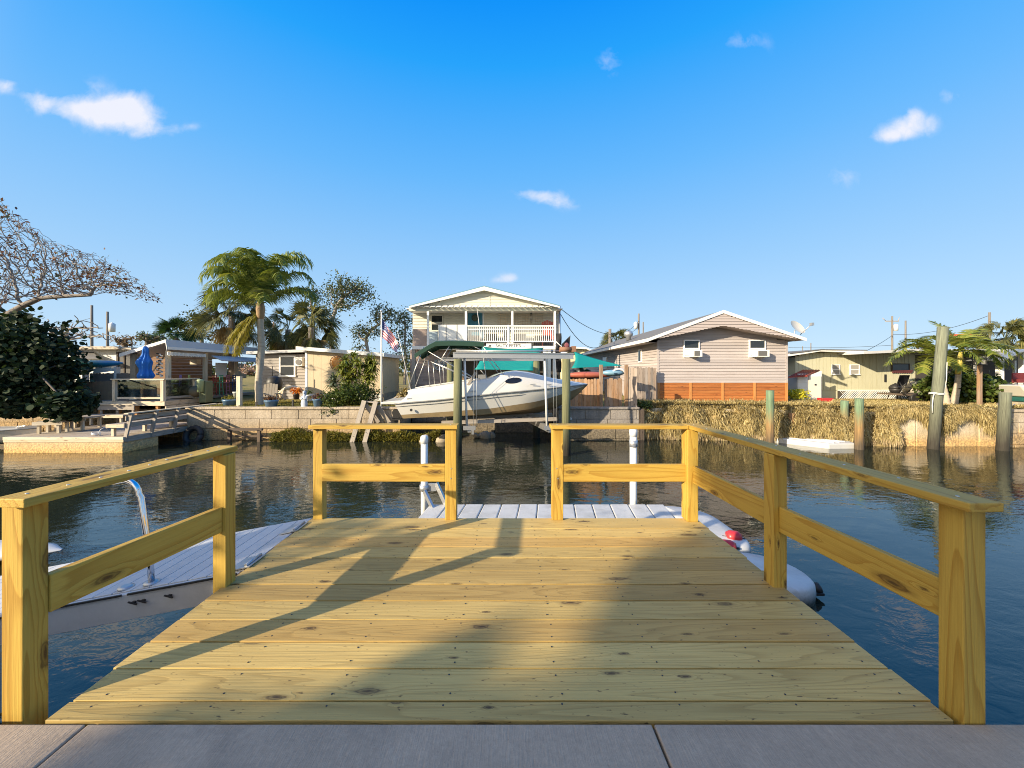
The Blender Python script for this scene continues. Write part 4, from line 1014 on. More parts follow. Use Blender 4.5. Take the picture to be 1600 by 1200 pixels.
mb = MB(); mb.box(X(1585, d + .4), X(1585, d + .4) + 1.4, d + .2, d + .5, .95, 1.12); mb.box(X(1585, d + .4), X(1585, d + .4) + 1.4, d + .45, d + .5, 1.12, 1.42); build(mb, 'seat', pmat('dark_red_vinyl', (.14, .02, .02)), t)
mb = MB(); mb.lathe([(.2, 0), (.26, .18), (.24, .2)], 14, (X(1572, 16), 16.0, GZ)); tag(build(mb, 'plant_pot', pmat('blue_glaze', (.03, .06, .28), .3, 9, .25, .05)), 'blue glazed pot on the concrete seawall at the right edge', 'pot')
t = thing('lamp_post', (X(1530.5, 17.3), 17.3, GZ), 'brown wooden post with a small dark lantern in front of the palm', 'lamp post')
x = X(1530.5, 17.3); mb = MB(); mb.box(x - .06, x + .06, 17.24, 17.36, GZ, Z(570, 17.3)); build(mb, 'post', wood_fence, t)
z = Z(570, 17.3); mb = MB(); mb.box(x - .17, x + .17, 17.13, 17.47, z, z + .03); mb.prism([(x - .2, z + .24), (x + .2, z + .24), (x + .1, z + .33), (x - .1, z + .33)], 17.12, 17.48)
for sx in (-.14, .14):
    for sy in (-.14, .14): mb.box(x + sx - .015, x + sx + .015, 17.3 + sy - .015, 17.3 + sy + .015, z + .03, z + .24)
la = build(mb, 'lantern', iron, t); mb = MB(); mb.box(x - .12, x + .12, 17.18, 17.42, z + .03, z + .24); build(mb, 'lantern_glass', glass_pale, la)
t = thing('roadside_sign', (X(1510, 60), 60, 0), 'red and turquoise shop sign far behind the palm', 'sign')
mb = MB(); d = 60; mb.box(X(1486, d), X(1534, d), d, d + .3, Z(526, d), Z(522, d)); build(mb, 'header', pmat('sign_red', (.62, .12, .06), .05), t)
mb = MB(); mb.box(X(1500, d), X(1534, d), d, d + .3, Z(542, d), Z(526.3, d)); build(mb, 'panel', pmat('sign_turquoise', (.20, .55, .50), .12, .8), t)
mb = MB(); mb.box(X(1512, d), X(1514, d), d + .05, d + .25, 0, Z(542, d)); mb.box(X(1527, d), X(1529, d), d + .05, d + .25, 0, Z(542, d)); build(mb, 'post', galv, t)
# ------------------------------------------------------------------ pilings on the right
wood_pile('piling', (X(1203, 14.9), 14.9, -2.4), (X(1203, 14.9), 14.9, Z(610, 14.9)), .145, pile_green, 'green topped piling in front of the white floating platform', None)
wood_pile('piling', (X(1342, 14.4), 14.4, -2.4), (X(1342.5, 14.4), 14.4, Z(622.5, 14.4)), .145, pile_green, 'green topped piling at the right end of the white floating platform')
wood_pile('piling', (X(1318, 15.5), 15.5, -2.4), (X(1319.5, 15.5), 15.5, Z(626, 15.5)), .14, pile_green, 'short green piling against the dry grass, behind the platform end')
wood_pile('piling', (X(1232, 16.0), 15.9, -2.4), (X(1236, 16.0), 15.95, Z(645, 16.0)), .12, wood_brown, 'low rotten stump piling leaning against the dry grass')
wood_pile('piling', (X(1454, 14.5), 14.5, -2.6), (X(1473.5, 14.5), 14.5, Z(511, 14.5)), .168, pile_olive, 'tallest leaning piling with white rope tied round it')
wood_pile('piling', (X(1563.5, 14.2), 14.2, -2.6), (X(1571.5, 14.2), 14.2, Z(613, 14.2)), .165, pile_olive, 'short dark piling nearest the right edge of the photo')
x = X(1461, 14.5) + .06; mb = MB()
for z, r in ((.62, .21), (.66, .205)): mb.tube([(x + r * math.cos(a * .42), 14.5 + r * math.sin(a * .42), z + .02 * math.sin(a)) for a in range(16)], .016, 6)
mb.tube([(x - .2, 14.4, .64), (x - .27, 14.38, .5), (x - .3, 14.38, .2), (x - .3, 14.38, -.1)], .016, 6); mb.tube([(x + .16, 14.38, .66), (x + .22, 14.36, 1.2), (x + .25, 14.37, 1.85)], .014, 6)
tag(build(mb, 'mooring_rope', pmat('white_rope', (.62, .62, .58), .1, 20)), 'white rope knotted round the tall leaning piling', 'rope')
# white floating platform
t = thing('floating_platform', (X(1255, 15.6), 15.6, WATER), 'long white floating platform between the green topped pilings', 'floating platform')
P = [(X(1167, 16.6), 16.6), (X(1200, 16.9), 16.75), (X(1262, 16.3), 16.2), (X(1335, 14.8), 15.0), (X(1336, 14.6), 14.55), (X(1290, 14.65), 14.5)]
mb = MB(); mb.prism(P, -1.56, -1.30, axis='z'); build(mb, 'hull', poly_white, t, bevel=.04)
mb = MB()
for f_ in (.25, .5, .75):
    a = Vector((*P[0], -1.29)).lerp(Vector((*P[1], -1.29)), f_); b = Vector((*P[5], -1.29)).lerp(Vector((*P[3], -1.29)), f_); mb.beam(a, b, .10, .04)
build(mb, 'tread_rib', poly_white, t)
# ------------------------------------------------------------------ yellow two storey house
DF, DB = 22.0, 23.7
t = thing('yellow_house', (X(757, DB), DB, GZ), 'pale yellow two storey house with upstairs porch and gable', 'house')
wx0, wx1 = X(645, DB), X(873, DB)
mb = MB(); zf, zc = 3.0, 5.16
mb.siding((wx0, DB), (wx1, DB), 2.55, zc, .19, .035); mb.box(wx0 + .02, wx1 - .02, DB + .02, DB + 10, GZ, 5.2); mb.siding((wx0, DB + 10), (wx0, DB), 2.55, zc, .19, .035)
build(mb, 'wall', siding_yel, t, fix=False)
rx0, rx1, ra = X(641, DF - .1), X(873.5, DF - .1), X(757, DF - .1); re, rz_ = Z(480.5, DF), Z(450.5, DF)
mb = MB(); gz0 = re + .03; yy = DF
def gtop(x): return re - .035 + (rz_ - re) * ((x - rx0) / (ra - rx0) if x < ra else (rx1 - x) / (rx1 - ra))
mb.siding((rx0 + .3, yy), (rx1 - .3, yy), re - .02, rz_, .17, .03, top=lambda q: gtop(rx0 + .3 + (rx1 - rx0 - .6) * q))
mb.box(X(765, DF) - .05, X(765, DF) + .05, yy - .03, yy, re, gtop(X(765, DF)))
build(mb, 'gable', siding_yel, t, fix=False)
mb = MB(); mb.prism([(rx0, re), (ra, rz_), (rx1, re), (rx1, re + .07), (ra, rz_ + .08), (rx0, re + .07)], DF - .35, DB + 10.3); build(mb, 'roof', roof_blue, t)
mb = MB()
mb.prism([(rx0, re - .08), (ra, rz_ - .2), (ra, rz_ + .02), (rx0, re + .01)], DF - .385, DF - .355); mb.prism([(ra, rz_ - .2), (rx1, re - .08), (rx1, re + .01), (ra, rz_ + .02)], DF - .385, DF - .355); build(mb, 'fascia', fascia, t)
mb = MB(); 
for a_, b_ in ((rx0, ra), (ra, rx1)):
    za_, zb_ = (re - .06, rz_ - .1) if a_ < ra else (rz_ - .1, re - .06)
    mb.add([(a_, DF - .35, za_), (b_, DF - .35, zb_), (b_, DF, zb_), (a_, DF, za_)], [(0, 1, 2, 3)])
mb.box(wx0, wx1, DF + .02, DB, zc, zc + .03); build(mb, 'soffit', fascia, t, fix=False)
mb = MB(); x0, x1 = X(645, DF - .1), X(871, DF - .1); n = 24
for k in range(n):
    xa = x0 + (x1 - x0) * k / n; xb = x0 + (x1 - x0) * (k + .74) / n
    mb.add([(xa, DF - .02, re + .14), (xb, DF - .02, re + .14), (xb, DF - .30, re - .02), (xa, DF - .30, re - .02)], [(0, 1, 2, 3)])
    xc_ = x0 + (x1 - x0) * (k + 1) / n; mb.add([(xb, DF - .02, re + .10), (xc_, DF - .02, re + .10), (xc_, DF - .26, re - .05), (xb, DF - .26, re - .05)], [(0, 1, 2, 3)])
build(mb, 'awning_edge', fascia, t, fix=False)
mb = MB(); mb.box(wx0 + .2, X(870, DF), DF - .02, DF + .12, Z(486, DF), Z(480.5, DF)); build(mb, 'porch_beam', siding_yel, t)
for px in (668.5, 728, 800.5, 867):
    mb = MB(); mb.box(X(px, DF) - .06, X(px, DF) + .06, DF, DF + .12, 2.95, Z(486, DF)); build(mb, 'porch_post', white_clean, t)
mb = MB(); mb.box(X(644, DF), X(870, DF), DF - .05, DB, 2.78, 2.98); build(mb, 'porch_floor', fascia, t)
px0, px1 = X(728, DF), X(868, DF); zt, zb_ = Z(508.5, DF), Z(535, DF)
rl = MB(); rl.box(px0, px1, DF - .05, DF + .05, zt - .07, zt); rl.box(px0, px1, DF - .03, DF + .03, zb_ + .02, zb_ + .09)
rl.box(px0, px1, DF - .02, DF + .02, (zt + zb_) / 2 + .25, (zt + zb_) / 2 + .30)
rb = build(rl, 'railing', white_clean, t)
k = 44
bal = None
for i in range(k):
    x = px0 + (px1 - px0) * (i + .5) / k
    mb = MB(); mb.box(x - .022, x + .022, DF - .022, DF + .022, zb_ + .02, zt - .07)
    if i == 0: bal = build(mb, 'baluster', white_clean, rb); x_0 = x
    else:
        c = bal.copy(); COL.objects.link(c); c.location = (x - x_0, 0, 0)
for px in (728.5, 794, 867):
    mb = MB(); mb.box(X(px, DF) - .06, X(px, DF) + .06, DF - .06, DF - .051, zb_ - .1, zt + .02); build(mb, 'rail_post', white_clean, rb)
for p0, p1 in ((686, 697), (697.5, 714), (714.5, 727)):
    mb = MB(); mb.box(X(p0, DF), X(p1, DF), DF - .04, DF, Z(536, DF), Z(507.5, DF))
    for q in (p0, p1): mb.box(X(q, DF) - .03, X(q, DF) + .03, DF - .055, DF - .041, Z(536, DF), Z(507.5, DF))
    build(mb, 'privacy_panel', white, t)
x0, x1 = X(731, DB), X(754, DB); mb = MB(); mb.box(x0, x1, DB - .06, DB - .02, 2.98, Z(488, DB)); dr = build(mb, 'door', door_teal, t)
mb = MB(); mb.lathe([(.0, 0), (.16, .01), (.22, .03), (.16, .05)], 16, (0, 0, 0)); o = build(mb, 'wreath', pmat('wreath_green', (.05, .07, .05), .4, 20), dr, local=True); o.location = ((x0 + x1) / 2 - X(757, DB), -.07, Z(497, DB) - GZ); o.rotation_euler.x = math.radians(90)
for q0, q1 in ((x0 - .09, x0 - .004), (x1 + .004, x1 + .09)):
    mb = MB(); mb.box(q0, q1, DB - .05, DB, 2.98, Z(487, DB)); build(mb, 'door_frame', white_clean, t)
window(t, X(673, DB), X(693, DB), Z(518, DB), Z(491.5, DB), DB - .02, .08, blind=(Z(507, DB), Z(503, DB)), frame=siding_yel)
# lattice, plant and red chair on the upstairs porch
mb = MB(); lx0, lx1, lz0, lz1 = X(778, DB), X(848, DB), Z(508, DB), Z(491, DB)
for k in range(19): x = lx0 + (lx1 - lx0) * k / 18; mb.box(x - .012, x + .012, DB - .065, DB - .045, lz0, lz1)
for k in range(7): z = lz0 + (lz1 - lz0) * k / 6; mb.box(lx0, lx1, DB - .044, DB - .03, z - .012, z + .012)
tag(build(mb, 'wall_trellis', wood_pale), 'square trellis fixed to the upstairs porch wall', 'trellis')
t2 = thing('adirondack_chair', (X(855, 23.2), 23.2, 2.98), 'faded red chair on the upstairs porch', 'chair'); x = X(855.5, 23.2); redc = pmat('faded_red_paint', (.52, .13, .09), .1, 5)
mb = MB()
for k in range(5): mb.box(x - .35 + k * .145, x - .35 + k * .145 + .125, 23.3, 23.33, 3.3, 4.55 + .06 * (2 - abs(k - 2)))
build(mb, 'backrest', redc, t2); mb = MB(); mb.box(x - .35, x + .35, 22.75, 23.28, 3.4, 3.44); build(mb, 'seat', redc, t2)
for sx in (-.38, .34):
    mb = MB(); mb.box(x + sx, x + sx + .05, 22.7, 23.35, 3.62, 3.66); mb.box(x + sx, x + sx + .05, 22.72, 22.78, 2.98, 3.62); mb.box(x + sx, x + sx + .05, 23.28, 23.34, 2.98, 3.62); build(mb, 'arm', redc, t2)
wick = pmat('dark_wicker', (.05, .045, .04), .2, 12)
for a, b, lab in ((703, 718, 'low dark wicker seat behind the white privacy panels'), (730, 752, 'low dark wicker seat in front of the teal door'), (758, 776, 'low dark wicker seat right of the teal door'), (800, 822, 'low dark wicker seat behind the middle of the upstairs railing'), (835, 862, 'low dark wicker seat by the faded red chair')):
    mb = MB(); zt_ = 3.62 + .1 * (a % 3); mb.box(X(a, 23.1), X(b, 23.1), 22.9, 23.3, 2.98, 3.36); mb.box(X(a, 23.1), X(b, 23.1), 23.3, 23.4, 2.98, zt_)
    tag(build(mb, 'wicker_seat', wick), lab, 'outdoor seat', 'dark wicker seats on the upstairs porch')
t2 = thing('wind_chime', (X(830, 22.4), 22.4, 4.6), 'dark wind chime hanging from the upstairs porch ceiling', 'wind chime')
mb = MB(); x = X(830, 22.4); mb.tube([(x, 22.4, 5.14), (x, 22.4, 4.95)], .008, 5); mb.lathe([(.07, 0), (.07, .03)], 10, (x, 22.4, 4.93)); build(mb, 'top', iron, t2)
mb = MB()
for a in range(5): mb.tube([(x + .05 * math.cos(a * 1.25), 22.4 + .05 * math.sin(a * 1.25), 4.93), (x + .05 * math.cos(a * 1.25), 22.4 + .05 * math.sin(a * 1.25), 4.55 - .05 * a)], .012, 6)
build(mb, 'tubes', iron, t2)
mb = MB(); mb.tube([(X(649, 22.6), 22.6, 3.05), (X(656, 22.6), 22.6, 3.0)], .1); mb.box(X(646, 23), X(667, 23), 22.9, 23.0, 3.0, Z(514, 23)); tag(build(mb, 'porch_screen', pmat('mauve_cloth', (.33, .26, .23), .15, 2, .8, .2, 8)), 'mauve cloth screen at the left end of the upstairs porch', 'screen')
mb = MB(); mb.box(X(671, 23), X(684, 23), 22.95, 23.05, 3.0, Z(518, 23)); tag(build(mb, 'surfboard_rack', pmat('pale_blue_panel', (.42, .52, .58), .1, 3)), 'pale blue panel leaning behind the porch post', 'panel')
# ground floor: plank-clad left bay, open patio to the right
mb = MB(); bx0, bx1 = X(641, 22.9), X(702, 22.9); z = GZ
while z < 2.75:
    xx = bx0
    while xx < bx1 - .01:
        w = min(R.uniform(.5, 1.1), bx1 - xx); mb.box(xx, xx + w - .008, 22.9 + R.uniform(-.01, .01), 23.0, z, z + .155); xx += w
    z += .163
build(mb, 'plank_wall', brick_pink, t)
for px in (646, 851.5, 858, 867):
    mb = MB(); mb.box(X(px, DF) - .10, X(px, DF) + .10, DF, DF + .2, GZ, 2.78); build(mb, 'ground_post', white_clean if px > 700 else wood_grey, t)
mb = MB(); mb.box(X(704, 23.6), wx1, DB - .03, DB + .0, GZ, 2.5); build(mb, 'patio_wall', dark_shade, t)
mb = MB(); mb.box(X(705, 23.4), X(716, 23.4), 23.3, 23.5, GZ, 2.3); build(mb, 'cabinet', wood_dark, t)
# the sign hung on the porch edge
s_ = thing('hanging_sign', (X(795, DF - .1), DF - .12, Z(550, DF)), 'long white board sign with grey lettering under the upstairs railing', 'sign')
mb = MB(); mb.box(X(760, DF), X(830, DF), DF - .14, DF - .09, Z(549.5, DF), Z(537, DF)); build(mb, 'board', white, s_, bevel=.01)
ink = flatmat('sign_ink', (.07, .07, .07), .6)
def text(body, size, loc, mat, parent, name='lettering', rx=90, rz=0, align='CENTER'):
    cu = bpy.data.curves.new(name, 'FONT'); cu.body = body; cu.size = size; cu.align_x = align; cu.align_y = 'CENTER'; cu.extrude = .004
    o = bpy.data.objects.new(name, cu); o.parent = parent; o.location = Vector(loc) - world_loc(parent); o.rotation_euler = (math.radians(rx), 0, math.radians(rz)); cu.materials.append(mat); COL.objects.link(o)
    me = bpy.data.meshes.new_from_object(o.evaluated_get(bpy.context.evaluated_depsgraph_get())); loc_, rot_ = o.location.copy(), o.rotation_euler.copy(); bpy.data.objects.remove(o)
    o = bpy.data.objects.new(name, me); o.parent = parent; o.location = loc_; o.rotation_euler = rot_; COL.objects.link(o); return o
text("SALTY PETE'S", .25, (X(794, DF), DF - .146, Z(540.5, DF)), ink, s_)
mb = MB()
for k, (a, b) in enumerate(((764, 776), (778, 789), (791, 808), (810, 827))): mb.box(X(a, DF), X(b, DF), DF - .146, DF - .142, Z(547.4, DF), Z(546, DF))
for a, b in ((780, 792), (795, 806)): mb.box(X(a, DF), X(b, DF), DF - .146, DF - .142, Z(544.4, DF), Z(543.7, DF))
build(mb, 'small_print', flatmat('faint_ink', (.42, .41, .40), .6), s_)
mb = MB(); mb.prism([(X(763, DF), Z(542, DF)), (X(767.5, DF), Z(542, DF)), (X(768, DF), Z(540.5, DF)), (X(766.5, DF), Z(538.8, DF)), (X(764.5, DF), Z(539.5, DF)), (X(764, DF), Z(540.6, DF))], DF - .146, DF - .142); build(mb, 'emblem', ink, s_)
mb = MB(); mb.tube([(X(812, DF) + k * .055, DF - .146, Z(541, DF) + .05 * math.sin(k * 1.9) * math.cos(k * .7)) for k in range(8)], .01, 5); build(mb, 'script_flourish', flatmat('faint_ink2', (.42, .41, .40), .6), s_)
# patio objects in the shade under the porch
mb = MB(); mb.tube([(X(819 + 3.6 * math.cos(a * .35), 21.5), 21.5, Z(574 + 3.6 * math.sin(a * .35), 21.5)) for a in range(19)], .03, 8); tag(build(mb, 'life_ring', galv), 'pale ring hung in the shaded patio behind the cruiser cabin', 'life ring')
d = 21.8; t2 = thing('bar_table', (X(780, d), d, GZ), 'white legged bar table in the shade under the teal sail', 'table')
mb = MB(); mb.box(X(755, d), X(812, d), d - .3, d + .3, 1.0, 1.06); build(mb, 'table_top', white, t2)
for px in (758, 783.5, 809):
    mb = MB(); mb.box(X(px, d) - .04, X(px, d) + .04, d - .1, d, GZ, 1.0); build(mb, 'leg', white, t2)
mb = MB(); mb.box(X(700, 22.2), X(726, 22.2), 22.2, 22.4, .0, 1.55); mb.tube([(X(704, 22.1), 22.1, 1.2), (X(722, 22.1), 22.1, 1.7)], .04); tag(build(mb, 'fish_table', wood_fence), 'brown timber cabinet left of the shaded patio', 'cabinet')
# wall art: anchor-like metal wheel on the plank wall
mb = MB(); c = Vector(W(686.5, 570, 22.82))
mb.tube([(c.x + .32 * math.cos(a * .32), 22.84, c.z + .32 * math.sin(a * .32)) for a in range(21)], .035, 6)
for k in range(8): a = k * math.pi / 4; mb.tube([(c.x, 22.84, c.z), (c.x + .44 * math.cos(a), 22.84, c.z + .44 * math.sin(a))], .025, 6)
tag(build(mb, 'ship_wheel', pmat('blue_white_paint', (.45, .52, .56), .4, 9)), 'pale spoked ship wheel hung on the plank wall', 'wall ornament')
# flags
t2 = thing('flagpole', (X(596, 16.9), 16.9, GZ), 'slim white flagpole with a striped flag by the seawall', 'flagpole')
mb = MB(); x = X(596, 16.9); mb.tube([(x, 16.9, GZ - .3), (x, 16.9, 2.0), (x, 16.9, Z(487, 16.9))], [.045, .04, .028], 10); build(mb, 'pole', pvc, t2)
mb = MB(); mb.ball((x, 16.9, Z(486, 16.9)), .055); build(mb, 'finial', galv, t2)
fr, fwh, fbl = flatmat('flag_red', (.50, .045, .06), .8), flatmat('flag_white', (.72, .70, .70), .8), flatmat('flag_blue', (.025, .035, .16), .8)
nu, nv = 34, 26; top = Z(499, 16.9)
def fl(i, j):
    u, v = i / (nu - 1), j / (nv - 1)
    ux = u * 1.05; fall = .95 * u ** 1.15; wv_ = .085 * math.sin(u * 11 + v * 2.2) * (.25 + u)
    return (x + .03 + ux * .62 + v * .10 * u - .05 * math.sin(v * 5 + u * 4) * u, 16.9 + wv_ + .16 * u * math.sin(v * 4), top - v * (.80 - .22 * u) - fall)
mb = MB(); mb.grid(fl, nu, nv, 0, True)
fcs = []
for i in range(nu - 1):
    for j in range(nv - 1):
        u, v = (i + .5) / (nu - 1), (j + .5) / (nv - 1); st = int(v * 13) % 2
        if u < .4 and v < 7 / 13: m_ = 1 if (i % 3 == 1 and j % 3 == 1) else 2
        else: m_ = 0 if st == 0 else 1
        fcs.append(m_)
mb.m = fcs; o = tag(build(mb, 'flag', [fr, fwh, fbl], fix=False), 'drooping red and white striped flag with blue starred corner', 'flag')
t2 = thing('black_flag', (X(884, 13.6), 13.6, 2.2), 'black flag with a dull red emblem on the right lift piling', 'flag')
mb = MB(); a = Vector((X(886, 13.5), 13.5, 2.2)); b = Vector(W(868, 533, 13.5)); mb.tube([a, b], .014, 6); build(mb, 'staff', pvc, t2)
def bf(i, j):
    u, v = i / 10, j / 8; p0 = Vector(W(891.5, 524, 13.5)); p1 = Vector(W(877, 538, 13.5)); q0 = Vector(W(890, 548, 13.55)); q1 = Vector(W(880, 549, 13.5))
    return p0.lerp(p1, u).lerp(q0.lerp(q1, u), v) + Vector((0, .06 * math.sin(u * 6 + v * 3), 0))
mb = MB(); mb.grid(bf, 11, 9); build(mb, 'cloth', fabric_black, t2, fix=False)
mb = MB(); c = Vector(bf(5, 4)) + Vector((0, -.07, 0)); mb.ball(c, (.085, .012, .095), 10); mb.beam(c + Vector((-.13, 0, -.16)), c + Vector((.13, 0, -.06)), .012, .03); mb.beam(c + Vector((.13, -.002, -.16)), c + Vector((-.13, -.002, -.06)), .012, .03); build(mb, 'emblem', pmat('dull_red', (.20, .06, .07)), t2)
mb = MB(); mb.grid(lambda i, j: (X(868, 13.9) + .07 * i + .02 * math.sin(j), 13.9 + .06 * math.sin(i * 1.7 + j), 2.9 - j * .16), 4, 10); tag(build(mb, 'hanging_cloth', fabric_black, fix=False), 'black cloth hanging beside the mast right of the yellow house', 'cloth')
mb = MB(); mb.tube([(X(874, 23), 23, GZ), (X(874.5, 23), 23, Z(478, 23))], .06, 10); tag(build(mb, 'service_mast', galv), 'grey service mast at the right corner of the yellow house', 'pole')
# ------------------------------------------------------------------ utility poles and wires
pole_wood = woodmat('utility_pole_wood', (.21, .185, .16), (.13, .11, .09), (.05, .04, .03), 20, .2, .85)
def utility(px, d, ptop, label, arm=False, can=False, r=.14, lean=0):
    t = thing('utility_pole', (X(px, d), d, 0), label, 'utility pole'); x = X(px, d); zt = Z(ptop, d)
    mb = MB(); mb.tube([(x, d, -.2), (x + lean, d, zt)], [r * 1.2, r * .85], 10); build(mb, 'pole', pole_wood, t)
    if arm: mb = MB(); mb.box(x - 1.1, x + 1.1, d - .06, d + .06, zt - .9, zt - .75); mb.tube([(x - 1.1, d, zt - .75), (x - 1.6, d, zt - .3)], .04); mb.tube([(x + 1, d, zt - .75), (x + 1.2, d, zt - .2)], .04); build(mb, 'crossarm', wood_grey, t)
    if can: mb = MB(); mb.lathe([(.05, -.05), (.3, 0), (.32, .9), (.2, 1.0), (.05, 1.1)], 12, (x + .5 * can, d - .1, zt - 2.4)); build(mb, 'transformer', pmat('transformer_grey_%d' % px, (.62, .62, .62)), t)
    return Vector((x, d, zt))
u1 = utility(143.5, 45, 477, 'leftmost bare utility pole behind the pale flat-roofed house'); u2 = utility(168, 45, 487, 'utility pole with grey transformer behind the pale flat-roofed house', can=1.3)
u3 = utility(953, 36, 514, 'thick brown utility pole behind the teal triangular sail', r=.16); u4 = utility(998, 60, 490, 'utility pole with transformer left of the taupe roof ridge', can=-1, r=.16); u5 = utility(1005, 75, 503, 'thin utility pole just right of the transformer pole')
u6 = utility(1394, 62, 494, 'utility pole with crossarm above the sage mobile home', arm=True, can=1); u7 = utility(1415, 66, 501, 'thinner pole right of the crossarm pole'); u8 = utility(1546, 50, 488, 'utility pole rising beside the shaggy palm at right')
utility(1254, 90, 541, 'short distant pole left above the mobile home roof', r=.1); utility(1267, 80, 536, 'dark distant pole above the mobile home roof', r=.1)
def wire(a, b, sag, label, r=.022):
    a, b = Vector(a), Vector(b); mb = MB(); mb.tube([a.lerp(b, k / 14) - Vector((0, 0, sag * 4 * k / 14 * (1 - k / 14))) for k in range(15)], r, 5)
    tag(build(mb, 'overhead_wire', iron), label, 'wire')
m0 = Vector((X(874.5, 23), 23, Z(481, 23)))
wire(m0, u3 - Vector((0, 0, .5)), .35, 'overhead wire from the mast to the thick brown pole'); wire(m0 - Vector((0, 0, .3)), u3 - Vector((0, 0, .7)), 1.6, 'deep sagging overhead wire below the first one')
wire(u3 - Vector((0, 0, .5)), u4 - Vector((0, 0, 1.2)), .6, 'overhead wire between the brown pole and transformer pole', .03)
wire(u4 - Vector((0, 0, 2.2)), W(930, 551, 62), .3, 'faint overhead wire running down left from the transformer pole', .03)
wire(u6 - Vector((0, 0, 3.0)), u8 - Vector((0, 0, .4)), .8, 'long overhead wire rising to the pole by the shaggy palm', .03); wire(W(1232, 543, 70), u6 - Vector((0, 0, 4.8)), .2, 'level overhead wire above the mobile home roof', .03); wire(W(1352, 549, 40), u6 - Vector((0, 0, 3.2)), .1, 'service wire climbing to the crossarm pole', .03)
wire(W(100, 505, 50), u1 - Vector((0, 0, 1.5)), .1, 'thin wire left of the bare utility pole', .02)
# ------------------------------------------------------------------ tan panelled house behind the bushes (left of centre)
D = 20.0; x0, x1 = X(478, D), X(598, D); yb = 23.0
t = thing('tan_house', ((x0 + x1) / 2, D, GZ), 'tan panelled house with white slanted roof edge', 'house')
zl, zr = Z(547, D), Z(556.5, D)
mb = MB(); mb.vboards((x0, D), (x1, D), .32, 2.5, .4, .008, .012, top=lambda q: zl + (zr - zl) * q); mb.prism([(x0 + .01, GZ), (x1, GZ), (x1, zr), (x0 + .01, zl)], D + .005, yb); mb.vboards((x1, D), (x1, yb), .32, 2.3, .4, .008, .012, top=lambda q: zr - .02); build(mb, 'wall', tan_panel, t)
mb = MB(); mb.box(x0 - .03, x0 + .09, D - .03, D - .001, GZ, zl - .02); build(mb, 'corner_trim', white_clean, t)
mb = MB()
for k in range(9):
    for r in range(2):
        xa = x0 + .02 + k * (x1 - x0) / 9 + r * .2; mb.box(xa, min(xa + .42, x1), D - .045, D - .013, GZ + r * .21, GZ + r * .21 + .19)
build(mb, 'stone_skirt', siding_white, t, bevel=.02)
mb = MB()
for k in range(7):
    for r in range(2): mb.box(x1 + .014, x1 + .05, D + k * .43, D + k * .43 + .4, GZ + r * .21, GZ + r * .21 + .19)
build(mb, 'block_base', rock_m, t)
mb = MB(); xa, xb, xc = X(462, D - .35), X(600, D - .35), x1 + .35
P = [(xa, D - .35, Z(541, D - .35)), (xb, D - .35, Z(551.5, D - .35)), (xc, yb + .2, Z(551.5, D - .35) - .02), (xa, yb + .2, Z(541, D - .35))]
P = [Vector(p) for p in P]; dz = Vector((0, 0, -.19)); mb.add(P + [p + dz for p in P], [(0, 1, 2, 3), (7, 6, 5, 4), (0, 1, 5, 4), (1, 2, 6, 5), (2, 3, 7, 6), (3, 0, 4, 7)]); build(mb, 'roof', fascia, t)
dsc = thing('sun_plaque', (X(527.5, D), D - .06, Z(567, D)), 'round orange sun face plaque hung on the tan wall', 'wall ornament'); c = W(527.5, 567, D)
og = pmat('orange_glaze', (.72, .30, .06), .25, 8, .4, .1)
mb = MB(); mb.lathe([(.26, 0), (.25, .05), (.15, .075), (.02, .085)], 22); o = build(mb, 'disc', og, dsc, local=True); o.rotation_euler.x = math.radians(90)
mb = MB()
for k in range(16): a = k * math.pi / 8; mb.beam((.24 * math.cos(a), -.03, .24 * math.sin(a)), (.35 * math.cos(a), -.03, .35 * math.sin(a)), .05, .03, up=(0, -1, 0))
build(mb, 'rays', og, dsc, local=True); mb = MB(); mb.tube([(.37 * math.cos(a * .3), -.02, .37 * math.sin(a * .3)) for a in range(22)], .022, 6); build(mb, 'rim', rust, dsc, local=True)
# grey-sided wing with the white window
D = 21.6; gx0, gx1 = X(400, D), X(480, D); t = thing('grey_wing', (X(440, D), D, GZ), 'grey lap-sided house wing with a white window', 'house')
mb = MB(); mb.siding((gx0, D), (gx1, D), GZ, Z(553, D), .17, .032); mb.box(gx0, gx1, D + .02, D + 5, GZ, Z(553, D)); build(mb, 'wall', siding_grey, t, fix=False)
mb = MB(); mb.prism([(gx0 - .3, Z(554, D)), (gx1, Z(550.5, D)), (gx1, Z(546.5, D)), (gx0 - .3, Z(549.5, D))], D - .4, D + 5); build(mb, 'roof', roof_white, t)
window(t, X(437, D), X(462.5, D), Z(588.5, D), Z(555.5, D), D - .02, .09)
t2 = thing('air_conditioner', (X(471, D), D - .2, Z(572, D)), 'pale round-fan wall unit beside the white window of the grey wing', 'air conditioner')
mb = MB(); mb.box(X(466, D), X(476.5, D), D - .3, D - .03, Z(572, D), Z(558.5, D)); build(mb, 'housing', white, t2, bevel=.02)
mb = MB(); mb.lathe([(.02, .0), (.14, .005), (.16, .02)], 16); o = build(mb, 'fan', ac_grey, t2, local=True); o.location = (0, -.115, .22); o.rotation_euler.x = math.radians(90)
